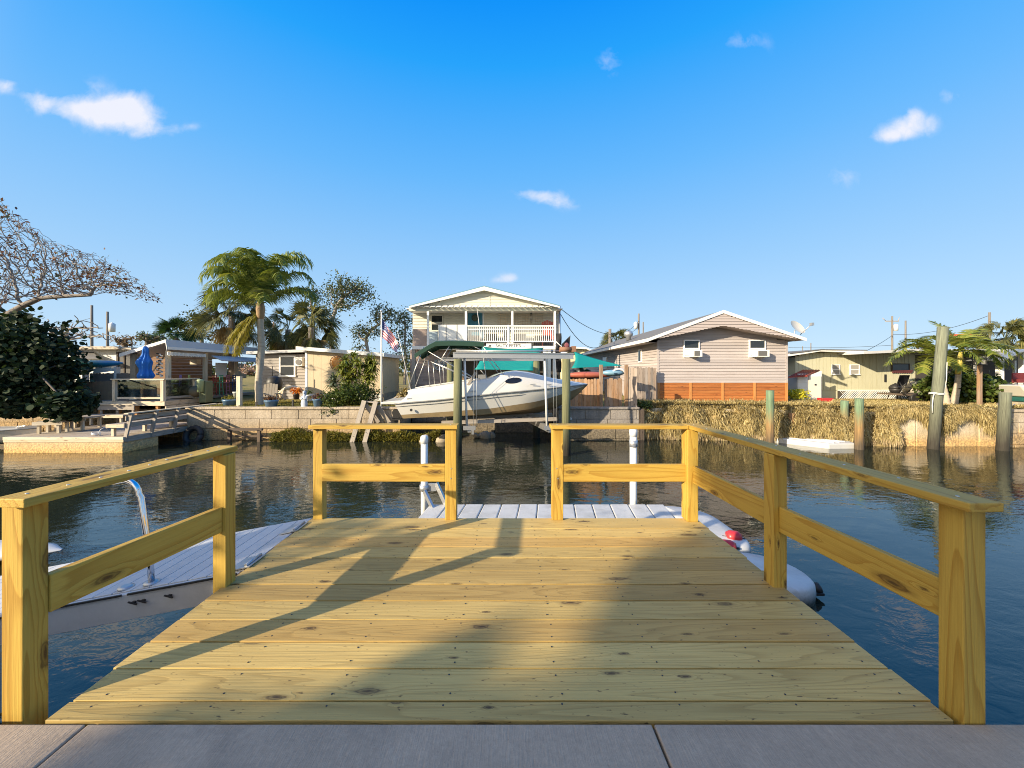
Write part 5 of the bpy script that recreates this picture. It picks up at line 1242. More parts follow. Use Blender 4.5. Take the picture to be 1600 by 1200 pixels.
# ------------------------------------------------------------------ open bar house with posts
BX = -17.0; yA, yB_ = 18.75, 25.2; zE = 2.62
t = thing('bar_house', (BX - 2, 21.5, GZ), 'open sided timber bar house with white metal roof', 'building')
mb = MB()
for k in range(12):
    z = .15 + k * .19; mb.box(BX - 4.6, BX - 2.9, yB_ - 3.2, yB_ - 3.1, z, z + .18); mb.box(BX - 2.9, BX - 2.8, yB_ - 3.2, yB_, z, z + .18)
build(mb, 'back_wall', wood_brown, t)
mb = MB(); mb.box(BX - 5.2, BX, yA, yB_, -.05, .1); build(mb, 'floor', wood_grey, t)
xl, xr_ = BX - 2.35, BX + .25; zr2 = Z(534, yA); zl2 = Z(555.5, yA) 
rx = X(268, yA)
mb = MB(); mb.prism([(X(196, yA), zl2), (rx, zr2), (BX + .3, zE - .02), (BX + .3, zE + .08), (rx, zr2 + .10), (X(196, yA), zl2 + .09)], yA - .3, yB_); build(mb, 'roof', roof_white, t)
mb = MB(); mb.box(BX + .31, BX + .35, yA - .3, yB_, zE - .05, zE + .09)
mb.prism([(X(197, yA), zl2 - .09), (rx, zr2 - .06), (rx, zr2 + .08), (X(197, yA), zl2 + .07)], yA - .34, yA - .31); mb.prism([(rx, zr2 - .06), (BX + .3, zE - .12), (BX + .3, zE + .08), (rx, zr2 + .08)], yA - .34, yA - .31); build(mb, 'fascia', fascia, t)
mb = MB()
for k in range(30): yy = yA - .2 + k * (21.1 - yA) / 30; mb.box(BX + .2, BX + .24, yy, yy + .06, zE - .32 - .03 * (k % 2), zE - .16)
build(mb, 'eave_fringe', fascia, t)
mb = MB(); P = [Vector(p) for p in ((BX + .3, 21.2, zE - .28), (BX + .9, 21.2, zE - .55), (BX + .9, yB_, zE - .55), (BX + .3, yB_, zE - .28))]; dz = Vector((0, 0, .05)); mb.add(P + [p + dz for p in P], [(0, 1, 2, 3), (7, 6, 5, 4), (0, 1, 5, 4), (1, 2, 6, 5), (2, 3, 7, 6), (3, 0, 4, 7)]); build(mb, 'side_awning', roof_white, t)
for x, yy in ((BX, yA), (BX, 21.05), (BX + .05, 23.4)):
    mb = MB(); mb.box(x - .08, x + .08, yy, yy + .16, .0, zE - .1); build(mb, 'post', wood_pale, t)
mb = MB(); mb.box(X(207, yA) - .12, X(207, yA) + .14, yA, yA + .25, GZ, zl2 + .1); build(mb, 'stone_post', rock_m, t)
mb = MB(); mb.box(BX - 1.1, BX - .6, 20.6, 24.8, .1, 1.1); mb.box(BX - 1.3, BX - .4, 20.5, 24.9, 1.1, 1.16); build(mb, 'bar_counter', wood_brown, t)
mb = MB(); mb.beam((BX - 2.1, yA + 1.5, 1.5), (BX - 1.5, yA + 1.5, 2.3), .05, .05); build(mb, 'brace', wood_pale, t)
mb = MB(); mb.box(BX - 1.6, BX - 1.2, 22, 22.3, 1.9, 2.2); build(mb, 'shelf', wood_pale, t)
mb = MB(); mb.box(BX - .1, BX - .08, 22.0, 22.9, 1.15, 2.0); build(mb, 'menu_board', white, t)
mb = MB(); mb.box(BX - .1, BX - .08, 23.6, 24.6, 1.05, 2.0); build(mb, 'window_panel', glass_pale, t)
# string of black and white pennants spiralling on the corner post, lantern on the rail
mb = MB(); x = BX - .25; 
for k in range(34):
    a = k * 1.05; mb.obox((x + .09 * math.cos(a), yA - .12 + .09 * math.sin(a), 1.25 + k * .034), (Vector((math.cos(a), math.sin(a), 0)), Vector((-math.sin(a), math.cos(a), 0)), Vector((0, 0, 1))), (.03, .045, .03), k % 2)
tag(build(mb, 'beaded_garland', [white_clean, iron]), 'black and white beaded garland hanging at the bar house corner post', 'garland')
# stools: colours along the bar side
def stool_parts(root, mat):
    mb = MB(); mb.box(-.19, .19, -.19, .19, .70, .74); build(mb, 'seat', mat, root, local=True, bevel=.01)
    mb = MB()
    for sx in (-.17, .14): mb.box(sx, sx + .035, .16, .195, .74, 1.18)
    for z in (.84, .98, 1.10): mb.box(-.135, .14, .165, .19, z, z + .07)
    build(mb, 'backrest', mat, root, local=True)
    for sx in (-1, 1):
        for sy in (-1, 1):
            mb = MB(); mb.beam((sx * .155, sy * .155, .70), (sx * .19, sy * .19, 0), .035, .035); build(mb, 'leg', mat, root, local=True)
    mb = MB()
    for z in (.22, .45): mb.box(-.17, .17, -.185, -.16, z, z + .03); mb.box(-.17, .17, .16, .185, z, z + .03)
    build(mb, 'footrest', mat, root, local=True)
for nm, col, px, yy in (('red', (.33, .03, .03), 330, 21.3), ('mint green', (.09, .38, .20), 340.5, 21.9), ('pink', (.52, .18, .22), 351, 22.5), ('dark blue', (.03, .07, .20), 361, 23.1)):
    r = thing('bar_stool', (X(px, yy), yy, .1), '%s slatted bar stool beside the bar house counter' % nm, 'bar stool', 'painted bar stools', math.radians(-80)); stool_parts(r, pmat('stool_' + nm.replace(' ', '_'), col, .1, 6))
for nm, col, px, yy in (('lilac', (.35, .22, .55), 275.5, 19.9), ('lime', (.50, .58, .15), 289, 20.3)):
    r = thing('bar_stool', (X(px, yy), yy, .12), '%s slatted bar stool behind the glass rail' % nm, 'bar stool', 'painted bar stools', math.radians(-60)); stool_parts(r, pmat('stool_' + nm, col, .1, 6))
# ------------------------------------------------------------------ raised deck with glass wind rail
yd = 17.5; dx0, dx1 = X(138, yd), X(257, yd)
t = thing('raised_deck', ((dx0 + dx1) / 2, yd, -.4), 'raised pale timber deck with glass panel railing', 'deck')
mb = MB(); mb.box(dx0, dx1, yd, yd + .05, Z(634, yd), Z(627, yd)); mb.box(dx1 - .05, dx1, yd + .06, 19.6, Z(634, yd), Z(627, yd)); mb.box(dx1 - .03, dx1 + .02, yd + .06, 19.5, -.25, -.13); build(mb, 'rim_beam', wood_pale, t)
mb = MB(); 
for k in range(int((dx1 - dx0 - .1) / .15)): mb.box(dx0 + .02 + k * .15, dx0 + .16 + k * .15, yd + .06, 20.2, .06, .095)
build(mb, 'floor_boards', wood_grey, t)
for px in (157, 186, 213, 246):
    mb = MB(); x = X(px, yd + .1); mb.box(x - .06, x + .06, yd + .07, yd + .19, -.6, Z(634, yd)); build(mb, 'deck_post', wood_cedarpale, t)
zt = Z(593.5, yd)
for x, yy in ((X(178, yd), yd), (dx1 - .11, yd), (dx1 - .11, 19.3)):
    mb = MB(); mb.box(x - .07, x + .07, yy - .02, yy + .12, .1, zt - .01); build(mb, 'rail_post', wood_pale, t)
mb = MB(); mb.box(X(174, yd), dx1 + .03, yd - .06, yd + .16, zt, zt + .05); build(mb, 'top_rail', wood_pale, t)
mb = MB(); mb.box(dx1 - .18, dx1 + .02, yd + .17, 19.5, zt, zt + .05); build(mb, 'top_rail', wood_pale, t)
mb = MB(); mb.box(X(182, yd), dx1 - .19, yd + .01, yd + .09, .2, .29); build(mb, 'bottom_rail', wood_pale, t)
mb = MB(); mb.box(dx1 - .15, dx1 - .07, yd + .13, 19.2, .2, .29); build(mb, 'bottom_rail', wood_grey, t)
for a in ((X(182, yd), dx1 - .19, yd + .05, yd + .06), (dx1 - .12, dx1 - .11, yd + .13, 19.2)):
    mb = MB(); mb.box(a[0], a[1], a[2], a[3], .30, zt - .01); build(mb, 'glass_panel', clear_glass, t)
mb = MB(); mb.lathe([(.16, 0), (.13, .05), (.10, .12), (.09, .5), (.14, .58), (.36, .62), (.38, .68), (.33, .68), (.02, .64)], 18, (X(208, 18.3), 18.3, .1)); tag(build(mb, 'bird_bath', white), 'white pedestal bird bath behind the glass panel', 'bird bath')
mb = MB(); mb.lathe([(.24, 0), (.27, .1), (.26, .62), (.22, .72)], 14, (X(234, 18.5), 18.5, .1)); tag(build(mb, 'wooden_barrel', wood_cedar), 'orange brown barrel behind the glass panel under the umbrella', 'barrel')
t = thing('patio_umbrella', (X(227, 18.3), 18.3, .1), 'closed bright blue patio umbrella on the raised deck', 'umbrella')
mb = MB(); mb.tube([(X(227, 18.3), 18.3, .1), (X(226.5, 18.3), 18.3, 2.78)], .025, 8); build(mb, 'pole', wood_pale, t)
def umb(i, j):
    s_ = i / 20; a = 2 * math.pi * j / 48
    r = .035 + .20 * min(1, s_ * 2.2) ** .9 + .035 * math.sin(s_ * 15 + .6) + .05 * max(0, s_ - .55); f = 1 + .20 * math.cos(a * 8 + s_ * 4) * min(1, s_ * 4) + .10 * math.sin(a * 3 + s_ * 7)
    if s_ > .9: r *= 1.0 - (s_ - .9) * 2.2
    return (X(227, 18.3) + r * f * math.cos(a) + .02 * math.sin(s_ * 9), 18.3 + r * f * math.sin(a), 2.72 - s_ * 1.62)
mb = MB(); mb.grid(umb, 21, 49); build(mb, 'canopy', fabric_blue, t, fix=False)
mb = MB(); mb.lathe([(.21, -.03), (.22, 0), (.21, .03)], 16, (X(227, 18.3), 18.3, 1.95)); build(mb, 'tie_strap', fabric_blue, t)
# big deck box, green bin and steps right of the deck
mb = MB(); d = 19.0; mb.box(X(310, d), X(321, d), d, d + .5, GZ, 1.0); tag(build(mb, 'storage_box', pmat('olive_box', (.17, .18, .09), .1, 3), bevel=.03), 'tall olive box at the end of the raised deck', 'box')
mb = MB(); d = 18.9; mb.lathe([(.13, 0), (.15, .55), (.16, .6), (.10, .64)], 14, (X(313, d), d, .45)); tag(build(mb, 'green_cylinder', pmat('sage_plastic', (.33, .40, .22), .1, 3)), 'sage green cylinder beside the tall olive box', 'bin')
mb = MB(); d = 19.3
for k in range(3): mb.box(X(262, d) + k * .5, X(262, d) + k * .5 + .42, d - .2, d + .2, .14, .55 + .1 * (k % 2))
tag(build(mb, 'deck_sofa', wood_grey), 'low grey timber seats behind the side glass panel', 'outdoor sofa')
mb = MB(); d = 19.4; mb.ball((X(297, d), d, .45), (.85, .5, .33), 14); tag(build(mb, 'covered_table', pmat('brown_cover', (.25, .19, .11), .2, 4, .8, .3, 8)), 'brown covered table behind the side glass panel', 'furniture cover')
# ------------------------------------------------------------------ pale flat-roofed house behind
D = 23.0; t = thing('white_house', (X(150, D), D, GZ), 'white flat roofed house behind the green kayak', 'house')
mb = MB(); mb.vboards((X(60, D), D), (X(182, D), D), GZ, Z(546, D), .35, .01, .012); mb.box(X(60, D), X(215, D), D + .01, D + 5, GZ, Z(547, D)); build(mb, 'wall', siding_white, t)
mb = MB(); mb.box(X(40, D - .5), X(185, D - .5), D - .5, D + 5.5, Z(546.5, D), Z(542, D)); mb.box(X(185, D - .5) + .01, X(215, D), D - .4, D + 5.3, Z(547.5, D), Z(544, D)); build(mb, 'roof', roof_tan, t)
mb = MB(); mb.box(X(182.5, D), X(208, D), D - .05, D + .005, GZ, Z(550, D)); build(mb, 'screen_door', iron, t)
for px in (186, 196, 206):
    mb = MB(); mb.box(X(px, D) - .03, X(px, D) + .03, D - .09, D - .055, GZ, Z(550, D)); build(mb, 'door_frame', wood_dark, t)
mb = MB(); P = [Vector(p) for p in ((X(112, D), D - .02, Z(549, D)), (X(146, D), D - .02, Z(550, D)), (X(152, D - 1), D - .9, Z(561, D)), (X(112, D - 1), D - .9, Z(561, D)))]; dz = Vector((0, 0, -.05)); mb.add(P + [p + dz for p in P], [(0, 1, 2, 3), (7, 6, 5, 4), (0, 1, 5, 4), (1, 2, 6, 5), (2, 3, 7, 6), (3, 0, 4, 7)]); build(mb, 'awning', roof_grey, t)
window(t, X(118, D), X(142, D), Z(575, D), Z(556, D), D - .02, .06)
d = 19.0; cg, cb = (.10, .45, .10), (.02, .22, .45)
def m_kayak():
    m, nt, out = newmat('green_blue_plastic'); x = nd(nt, 'SeparateXYZ', {0: objco(nt)}).outputs[0]
    n = noise(nt, objco(nt), 3, 3); f = M(nt, 'ADD', nd(nt, 'MapRange', {0: x, 1: -.3, 2: 1.1}).outputs[0], M(nt, 'MULTIPLY', M(nt, 'SUBTRACT', n, .5), .5), clamp=True)
    b = nd(nt, 'BsdfPrincipled', {'Base Color': mixc(nt, f, cg, cb), 'Roughness': .35}); nt.links.new(b.outputs[0], out.inputs[0]); return m
def kyk(i, j):
    s_ = -1 + 2 * i / 16; a = 2 * math.pi * j / 14; w = max(.02, (1 - abs(s_) ** 2.4)); return (X(150, d) + 1.75 * s_ - .35, d + .34 * w * math.cos(a), Z(569, d) + .19 * w ** .6 * math.sin(a) + .06 * s_ * s_)
mb = MB(); mb.grid(kyk, 17, 15); tag(build(mb, 'kayak', m_kayak(), fix=False), 'upturned green and blue kayak on a white rack', 'kayak')
t = thing('kayak_rack', (X(160, d), d, GZ), 'white rack holding the green and blue kayak', 'rack')
for px in (134, 183):
    mb = MB(); mb.box(X(px, d) - .07, X(px, d) + .07, d - .1, d + .1, GZ, Z(573, d)); build(mb, 'post', white, t)
mb = MB(); mb.box(X(134, d), X(183, d), d - .06, d + .06, Z(580, d), Z(575.5, d)); mb.prism([(X(148, d), Z(584, d)), (X(176, d), Z(580, d)), (X(176, d), Z(574, d)), (X(154, d), Z(573.5, d))], d - .12, d - .07); build(mb, 'rail', white, t)
# reed screens
reed = pmat('reed_screen', (.36, .24, .15), .25, 3, .85, .4, 30, stretch=(9, 9, .5))
reedg = pmat('grey_reed_screen', (.24, .20, .17), .25, 3, .85, .4, 30, stretch=(9, 9, .5))
mb = MB(); d = 18.4
for k in range(44): x = X(120, d) + k * .045; mb.box(x, x + .038, d, d + .03, GZ - .1, 1.0 + R.uniform(-.02, .03))
tag(build(mb, 'reed_fence', reed), 'brown reed screen left of the raised deck railing', 'fence')
mb = MB(); d = 18.9
for k in range(48): x = X(140, d) + k * .05; mb.box(x, x + .042, d, d + .03, .2, Z(583, d) + R.uniform(-.03, .02))
tag(build(mb, 'reed_fence', reedg), 'grey reed screen below the white kayak rack', 'fence')
# ------------------------------------------------------------------ picnic dock with benches
y0 = 13.75; z0 = Z(683, y0); xL, xR = X(4, y0), X(190, y0)
t = thing('picnic_dock', ((xL + xR) / 2, y0 + 2, WATER), 'weathered low dock on concrete float with timber edge', 'dock')
for q in ((xL, xR, y0 + .03, y0 + 1.45), (xR - 1.8, xR - .05, y0 + 3.3, y0 + 4.0)):
    mb = MB(); mb.box(*q, -1.95, z0 - .20); build(mb, 'concrete_float', dock_side, t, bevel=.01)
mb = MB(); mb.box(xL, xR + .05, y0, y0 + .06, z0 - .10, z0); mb.box(xL, xR + .05, y0 + .012, y0 + .06, z0 - .195, z0 - .108); build(mb, 'edge_beam', wood_pale, t)
mb = MB(); mb.box(xR, xR + .05, y0 + .07, y0 + 4.2, z0 - .2, z0); build(mb, 'side_beam', wood_grey, t)
mb = MB()
for k in range(27): mb.box(xL, xR - .005, y0 + .065 + k * .152, y0 + .205 + k * .152, z0 - .04, z0 - .004)
build(mb, 'deck_boards', wood_grey, t)
b = thing('dock_bench', (xR, y0 + 2, z0), 'long grey bench with open slat back along the right side of the picnic dock', 'bench')
for k in range(5):
    yy = y0 + .1 + k * 1.0
    mb = MB(); mb.beam((xR + .02, yy, z0 - .15), (xR + .26, yy, z0 + .86), .06, .12, up=(1, 0, 0)); build(mb, 'upright', wood_grey, b)
for zz, dx in ((.42, .13), (.68, .19)):
    mb = MB(); mb.beam((xR + dx - .07, y0 + .02, z0 + zz), (xR + dx - .07, y0 + 4.2, z0 + zz), .035, .17); build(mb, 'back_slat', wood_grey, b)
mb = MB(); mb.beam((xR + .18, y0 - .02, z0 + .86), (xR + .18, y0 + 4.25, z0 + .86), .17, .04); build(mb, 'top_cap', wood_pale, b)
mb = MB(); mb.box(xR - .62, xR + .02, y0 + .1, y0 + 4.1, z0 + .40, z0 + .45); mb.box(xR - .66, xR - .625, y0 + .08, y0 + 4.1, z0 + .33, z0 + .455); build(mb, 'seat', wood_grey, b)
mb = MB(); mb.box(xR - .66, xR + .02, y0 + .07, y0 + .098, z0 + .33, z0 + .455); build(mb, 'seat_front', wood_pale, b)
for k in range(4):
    mb = MB(); yy = y0 + .15 + k * 1.2; mb.box(xR - .55, xR - .45, yy, yy + .1, z0, z0 + .40); build(mb, 'leg', wood_pale, b)
def bench(x0, x1, y, ang, h, dep, label, back=True):
    c = ((x0 + x1) / 2, y, z0); b = thing('timber_bench', c, label, 'bench', rz=ang); L = (x1 - x0) / 2
    mb = MB(); mb.box(-L, L, -dep / 2, dep / 2, h - .05, h); build(mb, 'seat', wood_grey, b, local=True)
    mb = MB(); mb.box(-L, L, -dep / 2 - .03, -dep / 2 - .003, h - .13, h + .005); build(mb, 'seat_front', wood_pale, b, local=True)
    for k in range(max(2, int(L * 2 / 1.0))):
        x = -L + .15 + k * (2 * L - .3) / (max(2, int(L * 2 / 1.0)) - 1)
        for yy in (-dep / 2 + .02, dep / 2 - .10):
            mb = MB(); mb.beam((x, yy + .04, 0), (x * .98, yy + .04, h - .052), .09, .08); build(mb, 'leg', wood_pale, b, local=True)
    if back:
        mb = MB(); mb.box(-L, L, dep / 2 + .01, dep / 2 + .05, h + .18, h + .42); build(mb, 'back_slat', wood_grey, b, local=True)
        mb = MB(); mb.box(-L, L, dep / 2 - .04, dep / 2 + .09, h + .421, h + .46); build(mb, 'top_cap', wood_pale, b, local=True)
        for x in (-L + .1, 0, L - .1):
            mb = MB(); mb.box(x - .04, x + .04, dep / 2 + .055, dep / 2 + .11, 0, h + .42); build(mb, 'upright', wood_grey, b, local=True)
bench(X(48, 14.4), X(108, 14.9), 14.75, math.radians(16), .46, .5, 'grey timber bench with backrest half under the dark bush', True)
bench(X(66, 15.0), X(122, 15.2), 15.75, math.radians(10), .52, .9, 'wide timber table bench behind the first bench under the bush', False)
bench(X(124, 16.5), X(183, 16.5), 17.0, 0, .46, .45, 'pale bench against the retaining wall below the raised deck')
mb = MB(); mb.tube([(X(150, 14.1) + .12 * math.cos(a * .6), 14.1 + .12 * math.sin(a * .6), z0 + .015 + .004 * a) for a in range(28)], .014, 6); mb.tube([(X(153, 14.1), 14.1, z0 + .03), (X(157, 14.1), 14.1, z0 + .22), (X(164, 14.2), 14.2, z0 + .3), (X(168, 14.3), 14.3, z0 + .2)], .012, 6)
tag(build(mb, 'coiled_rope', pvc), 'coiled white rope on the picnic dock boards', 'rope')
t = thing('skiff', (X(15, 14.6), 14.6, WATER), 'white flat skiff moored at the left end of the picnic dock', 'boat')
def sk(i, j):
    s_ = i / 10; f = -1 + 2 * j / 8; w = .75 * (1 - s_ ** 3); return (X(-60, 14.6) + 2.65 * s_ + .0, 14.9 + w * f, -1.42 + .62 * abs(f) ** 1.5 * (1 if abs(f) > .01 else 0) + .05 * s_ + (.0 if s_ < .9 else .12))
mb = MB(); mb.grid(sk, 11, 9); build(mb, 'hull', hull_white, t, fix=False)
mb = MB(); mb.grid(lambda i, j: (X(-60, 14.6) + 2.65 * i / 10, 14.9 + .75 * (1 - (i / 10) ** 3) * (-1 + 2 * j / 8) * .98, -.80 + .05 * i / 10 + .05 * (1 - (2 * j / 8 - 1) ** 2)), 11, 9); build(mb, 'top_deck', hull_white, t, fix=False)
mb = MB(); mb.tube([(X(-60, 14.6) + 2.65 * k / 10, 14.9 - .76 * (1 - (k / 10) ** 3), -.81 + .05 * k / 10) for k in range(11)], .02, 6); build(mb, 'gunwale', stripe_grey, t)
mb = MB(); mb.tube([(X(12, 14.6), 14.8, -.75), (X(18, 14.6), 14.8, -.66), (X(34, 14.6), 14.8, -.66), (X(36, 14.6), 14.8, -.75)], .015, 6); build(mb, 'grab_rail', steel, t)
# small timber frame standing in the water and fouled tyre by the block wall
mb = MB(); d = 16.0
mb.beam((X(357, d), d, Z(671, d)), (X(410, d), d, Z(671, d)), .12, .10)
for px in (359, 405): mb.beam((X(px, d), d, -2.2), (X(px, d), d, Z(672, d)), .12, .12)
mb.beam((X(365, d), d + .1, Z(682, d)), (X(408, d), d + .1, Z(682, d)), .08, .08); tag(build(mb, 'mooring_trestle', wood_dark), 'dark low timber frame standing in the water by the block seawall', 'frame')
mb = MB(); mb.tube([(X(302, 16.2) + .32 * math.cos(a * .4), 16.2 + .1 * math.sin(a * .4), -1.28 + .32 * math.sin(a * .4)) for a in range(17)], .12, 10); tag(build(mb, 'old_tyre', rubber), 'black tyre half sunk at the inlet corner', 'tyre')
# ------------------------------------------------------------------ garden along the block seawall
def pot(px, py0, py1, w, d, col, label, plant=None):
    t = thing('plant_pot', (X(px, d), d, Z(py1, d)), label, 'plant pot'); h = Z(py0, d) - Z(py1, d); r = w / 2 / F * d
    mb = MB(); mb.lathe([(r * .72, 0), (r * .95, h * .8), (r * 1.02, h * .82), (r * 1.02, h), (r * .9, h), (r * .86, h * .9), (.01, h * .9)], 18, (X(px, d), d, Z(py1, d))); build(mb, 'pot', col, t)
    return t
bluep = pmat('blue_glazed_pot', (.09, .17, .27), .12, 4, .35, .05); 
pots = [pot(424, 625, 637.5, 20, 16.9, bluep, 'wide slate blue pot at the foot of the tall palm'), pot(497, 623, 636, 16, 16.9, bluep, 'slate blue pot between the statue and the green bush'), pot(358.5, 624, 638, 19, 17.2, bluep, 'slate blue pot with moss beside the timber stake'),
        pot(463, 615, 624, 10, 18.2, pmat('dark_pot', (.05, .035, .03)), 'dark pot with orange flowers behind the statue'), pot(482, 617, 624, 9, 18.0, white, 'small white pot right of the blue robed statue'), pot(370, 612, 622, 11, 18.0, pmat('stone_urn', (.45, .47, .45), .2, 8), 'pale stone urn behind the slate blue pot')]
for px, py0, py1, d, lab in ((374, 588, 638, 17.0, 'square timber stake left of the palm'), (400.5, 628, 637, 16.9, 'short black stake by the palm foot'), (457.5, 625, 637, 16.9, 'short black stake left of the statue')):
    mb = MB(); w = .085 if py0 < 600 else .03; mb.box(X(px, d) - w, X(px, d) + w, d - w, d + w, Z(py1, d) - .2, Z(py0, d)); tag(build(mb, 'garden_stake', wood_pale if py0 < 600 else iron), lab, 'stake')
# robed statue, a garden figure with folded hands
t = thing('garden_statue', (X(475.5, 16.9), 16.9, Z(637, 16.9)), 'pale blue robed figure statue on a small base', 'statue'); x, zb = X(475.5, 16.9), Z(637, 16.9)
mb = MB()
def rob(i, j):
    s_ = i / 12; a = 2 * math.pi * j / 20; r = .13 - .035 * s_ + .02 * math.sin(s_ * 6) ; r *= 1 + .07 * math.cos(a * 7) * (1 - s_); 
    if s_ > .8: r *= 1 - (s_ - .8) * 2.6
    return (x + r * math.cos(a), 16.9 + r * .8 * math.sin(a), zb + .06 + .56 * s_)
mb.grid(rob, 13, 21); mb.ball((x, 16.9, zb + .68), (.062, .065, .08), 12); mb.ball((x, 16.93, zb + .66), (.085, .07, .115), 12)
for sx in (-1, 1): mb.tube([(x + sx * .10, 16.9, zb + .52), (x + sx * .11, 16.85, zb + .38), (x + sx * .015, 16.79, zb + .43)], [.045, .04, .025], 8)
build(mb, 'figure', pmat('blue_white_stone', (.46, .50, .56), .18, 9, .7, .1), t, fix=False)
mb = MB(); mb.lathe([(.17, 0), (.17, .05), (.14, .065)], 16, (x, 16.9, zb)); build(mb, 'base', siding_white, t)
# plastic adirondack chair
t = thing('adirondack_chair', (X(422, 18.2), 18.2, GZ), 'tan slatted chair on the lawn right of the tall palm', 'chair', rz=math.radians(25)); tanp = pmat('tan_plastic', (.46, .38, .27), .06, 3)
mb = MB()
for k in range(5): mb.obox((-.24 + k * .12, .12, .62), (Vector((1, 0, 0)), Vector((0, .92, -.38)).normalized(), Vector((0, .38, .92)).normalized()), (.052, .012, .36 + .03 * (2 - abs(k - 2))))
build(mb, 'backrest', tanp, t, local=True)
mb = MB(); mb.beam((0, -.38, .36), (0, .05, .28), .56, .03); build(mb, 'seat', tanp, t, local=True)
for sx in (-.31, .31):
    mb = MB(); mb.box(sx - .06, sx + .06, -.42, .25, .52, .55); build(mb, 'arm', tanp, t, local=True)
    for yy in (-.36, .18): mb = MB(); mb.box(sx - .03, sx + .03, yy, yy + .09, 0, .52); build(mb, 'leg', tanp, t, local=True)
mb = MB(); d = 18.4; pts = [W(px, py, d) for px, py in ((441, 624), (438, 614), (446, 607), (458, 604.5), (468, 606), (474, 611))]
mb.tube(pts, [.09, .10, .085, .07, .06, .03], 10); mb.tube([pts[1], W(437, 611, d), W(435, 610, d)], [.05, .03, .01], 8); mb.tube([W(443, 609, d), W(441, 618, d - .1), W(446, 625, d - .1)], [.06, .05, .04], 8); tag(build(mb, 'driftwood', wood_pale), 'arched driftwood log lying on the lawn', 'driftwood')
mb = MB(); d = 18.9; mb.lathe([(.28, 0), (.36, .18), (.38, .4), (.3, .62), (.05, .72)], 16, (X(428.5, d), d, .55)); mb.tube([(X(425, d), d, GZ), (X(425, d), d, .6)], .03); mb.tube([(X(432, d), d, GZ), (X(432, d), d, .6)], .03); mb.tube([(X(425.5, d), d, 1.2), (X(425.5, d), d, 1.75)], .02)
tag(build(mb, 'charcoal_grill', iron), 'round dark grill on thin legs below the white window', 'grill')
# old A-frame steps leaning on the block wall
t = thing('timber_trestle', (X(577, 16.2), 16.2, WATER), 'weathered A shaped timber trestle standing against the block seawall', 'trestle')
for a, b, dd in (((569.5, 626), (547, 690), 16.2), ((587.5, 627), (567, 690), 16.2)):
    mb = MB(); mb.beam(W(a[0], a[1], dd), W(b[0], b[1] + 12, dd - .35), .09, .19, up=(1, 0, 0)); build(mb, 'front_leg', wood_grey, t)
for a, b, dd in (((571, 632), (592, 660), 16.42), ((590, 634), (609, 661), 16.42)):
    mb = MB(); mb.beam(W(a[0], a[1], 16.28), W(b[0], b[1], dd - .02), .05, .17, up=(1, 0, 0)); build(mb, 'brace', wood_grey, t)
mb = MB(); mb.beam(W(566, 627, 16.3), W(592, 629, 16.3), .18, .05); build(mb, 'top_board', wood_grey, t)
# rocks in the slip
for px, py, r, lab in ((745, 668, .16, 'small pale rock at the waterline inside the slip'), (757, 664, .3, 'large rock at the waterline inside the slip'), (768, 668, .18, 'right hand small rock inside the slip'), (690, 668, .3, 'dark rock below the cruiser stern'), (662, 672, .25, 'low rock left of the lift piling')):
    d = 16.9 if px > 700 else 16.0
    mb = MB(); mb.ball((X(px, d), d, WATER + .05), (r, r * .8, r * .9), 10); mb.v = [(a + .06 * math.sin(9 * b + 3 * c), b, c + .07 * math.sin(7 * a + c * 5)) for a, b, c in mb.v]; tag(build(mb, 'shore_rock', rock_m), lab, 'rock')
# ------------------------------------------------------------------ vegetation
def unit(v): return v / (np.linalg.norm(v, axis=1, keepdims=True) + 1e-9)
def leaves(name, C, L, Wd, mat, parent, up=.3, axis=None, fold=.25, rs=NR, mi=None, rnd=False):
    """many small leaves: each a folded pair of quads round its midrib"""
    C = np.asarray(C, float); n = len(C); L = np.broadcast_to(L, (n,))[:, None] * rs.uniform(.7, 1.3, (n, 1)); Wd = np.broadcast_to(Wd, (n,))[:, None] * rs.uniform(.75, 1.25, (n, 1))
    a = rs.normal(size=(n, 3)) if axis is None else axis + rs.normal(size=(n, 3)) * .35
    a = unit(a); nrm = rs.normal(size=(n, 3)); nrm[:, 2] = np.abs(nrm[:, 2]) + up; nrm -= a * (nrm * a).sum(1, keepdims=True); nrm = unit(nrm); s = np.cross(a, nrm)
    b = C - a * L * .5; t = C + a * L * .5; m = C + a * L * .02; l = m + s * Wd * .5 + nrm * Wd * fold * .5; r = m - s * Wd * .5 + nrm * Wd * fold * .5; m2 = t - a * L * .02
    if rnd:                                        # round blade, cupped along the midrib
        q = [C + a * L * .5 * ca + s * Wd * .5 * sa + nrm * Wd * fold * abs(sa) * .5 for ca, sa in ((-1, 0), (-.62, .8), (.25, 1), (.95, .42), (.95, -.42), (.25, -1), (-.62, -.8))]
        V = np.stack(q, 1).reshape(-1, 3); i = np.arange(n)[:, None] * 7; return npmesh(name, V, i + np.array([[0, 1, 2, 3, 4, 5, 6]]), mat, parent, mi=mi)
    V = np.stack([b, l, t, r], 1).reshape(-1, 3); i = np.arange(n)[:, None] * 4; Fc = i + np.array([[0, 1, 2, 3]])
    return npmesh(name, V, Fc, mat, parent, mi=mi)
def clumps(centre, rad, nc, per, cr, rs=NR, shell=.5, zmin=None):
    """leaf positions gathered in clumps spread through an ellipsoid"""
    d = unit(rs.normal(size=(nc, 3))); r = shell + (1 - shell) * rs.uniform(size=(nc, 1)) ** .7
    K = np.asarray(centre) + d * r * np.asarray(rad)
    if zmin is not None: K = K[K[:, 2] > zmin]
    sz = rs.uniform(.6, 1.35, (len(K), 1, 1)) * cr
    P = K[:, None, :] + rs.normal(size=(len(K), per, 3)) * sz * np.array([.5, .5, .36])
    return P.reshape(-1, 3), K
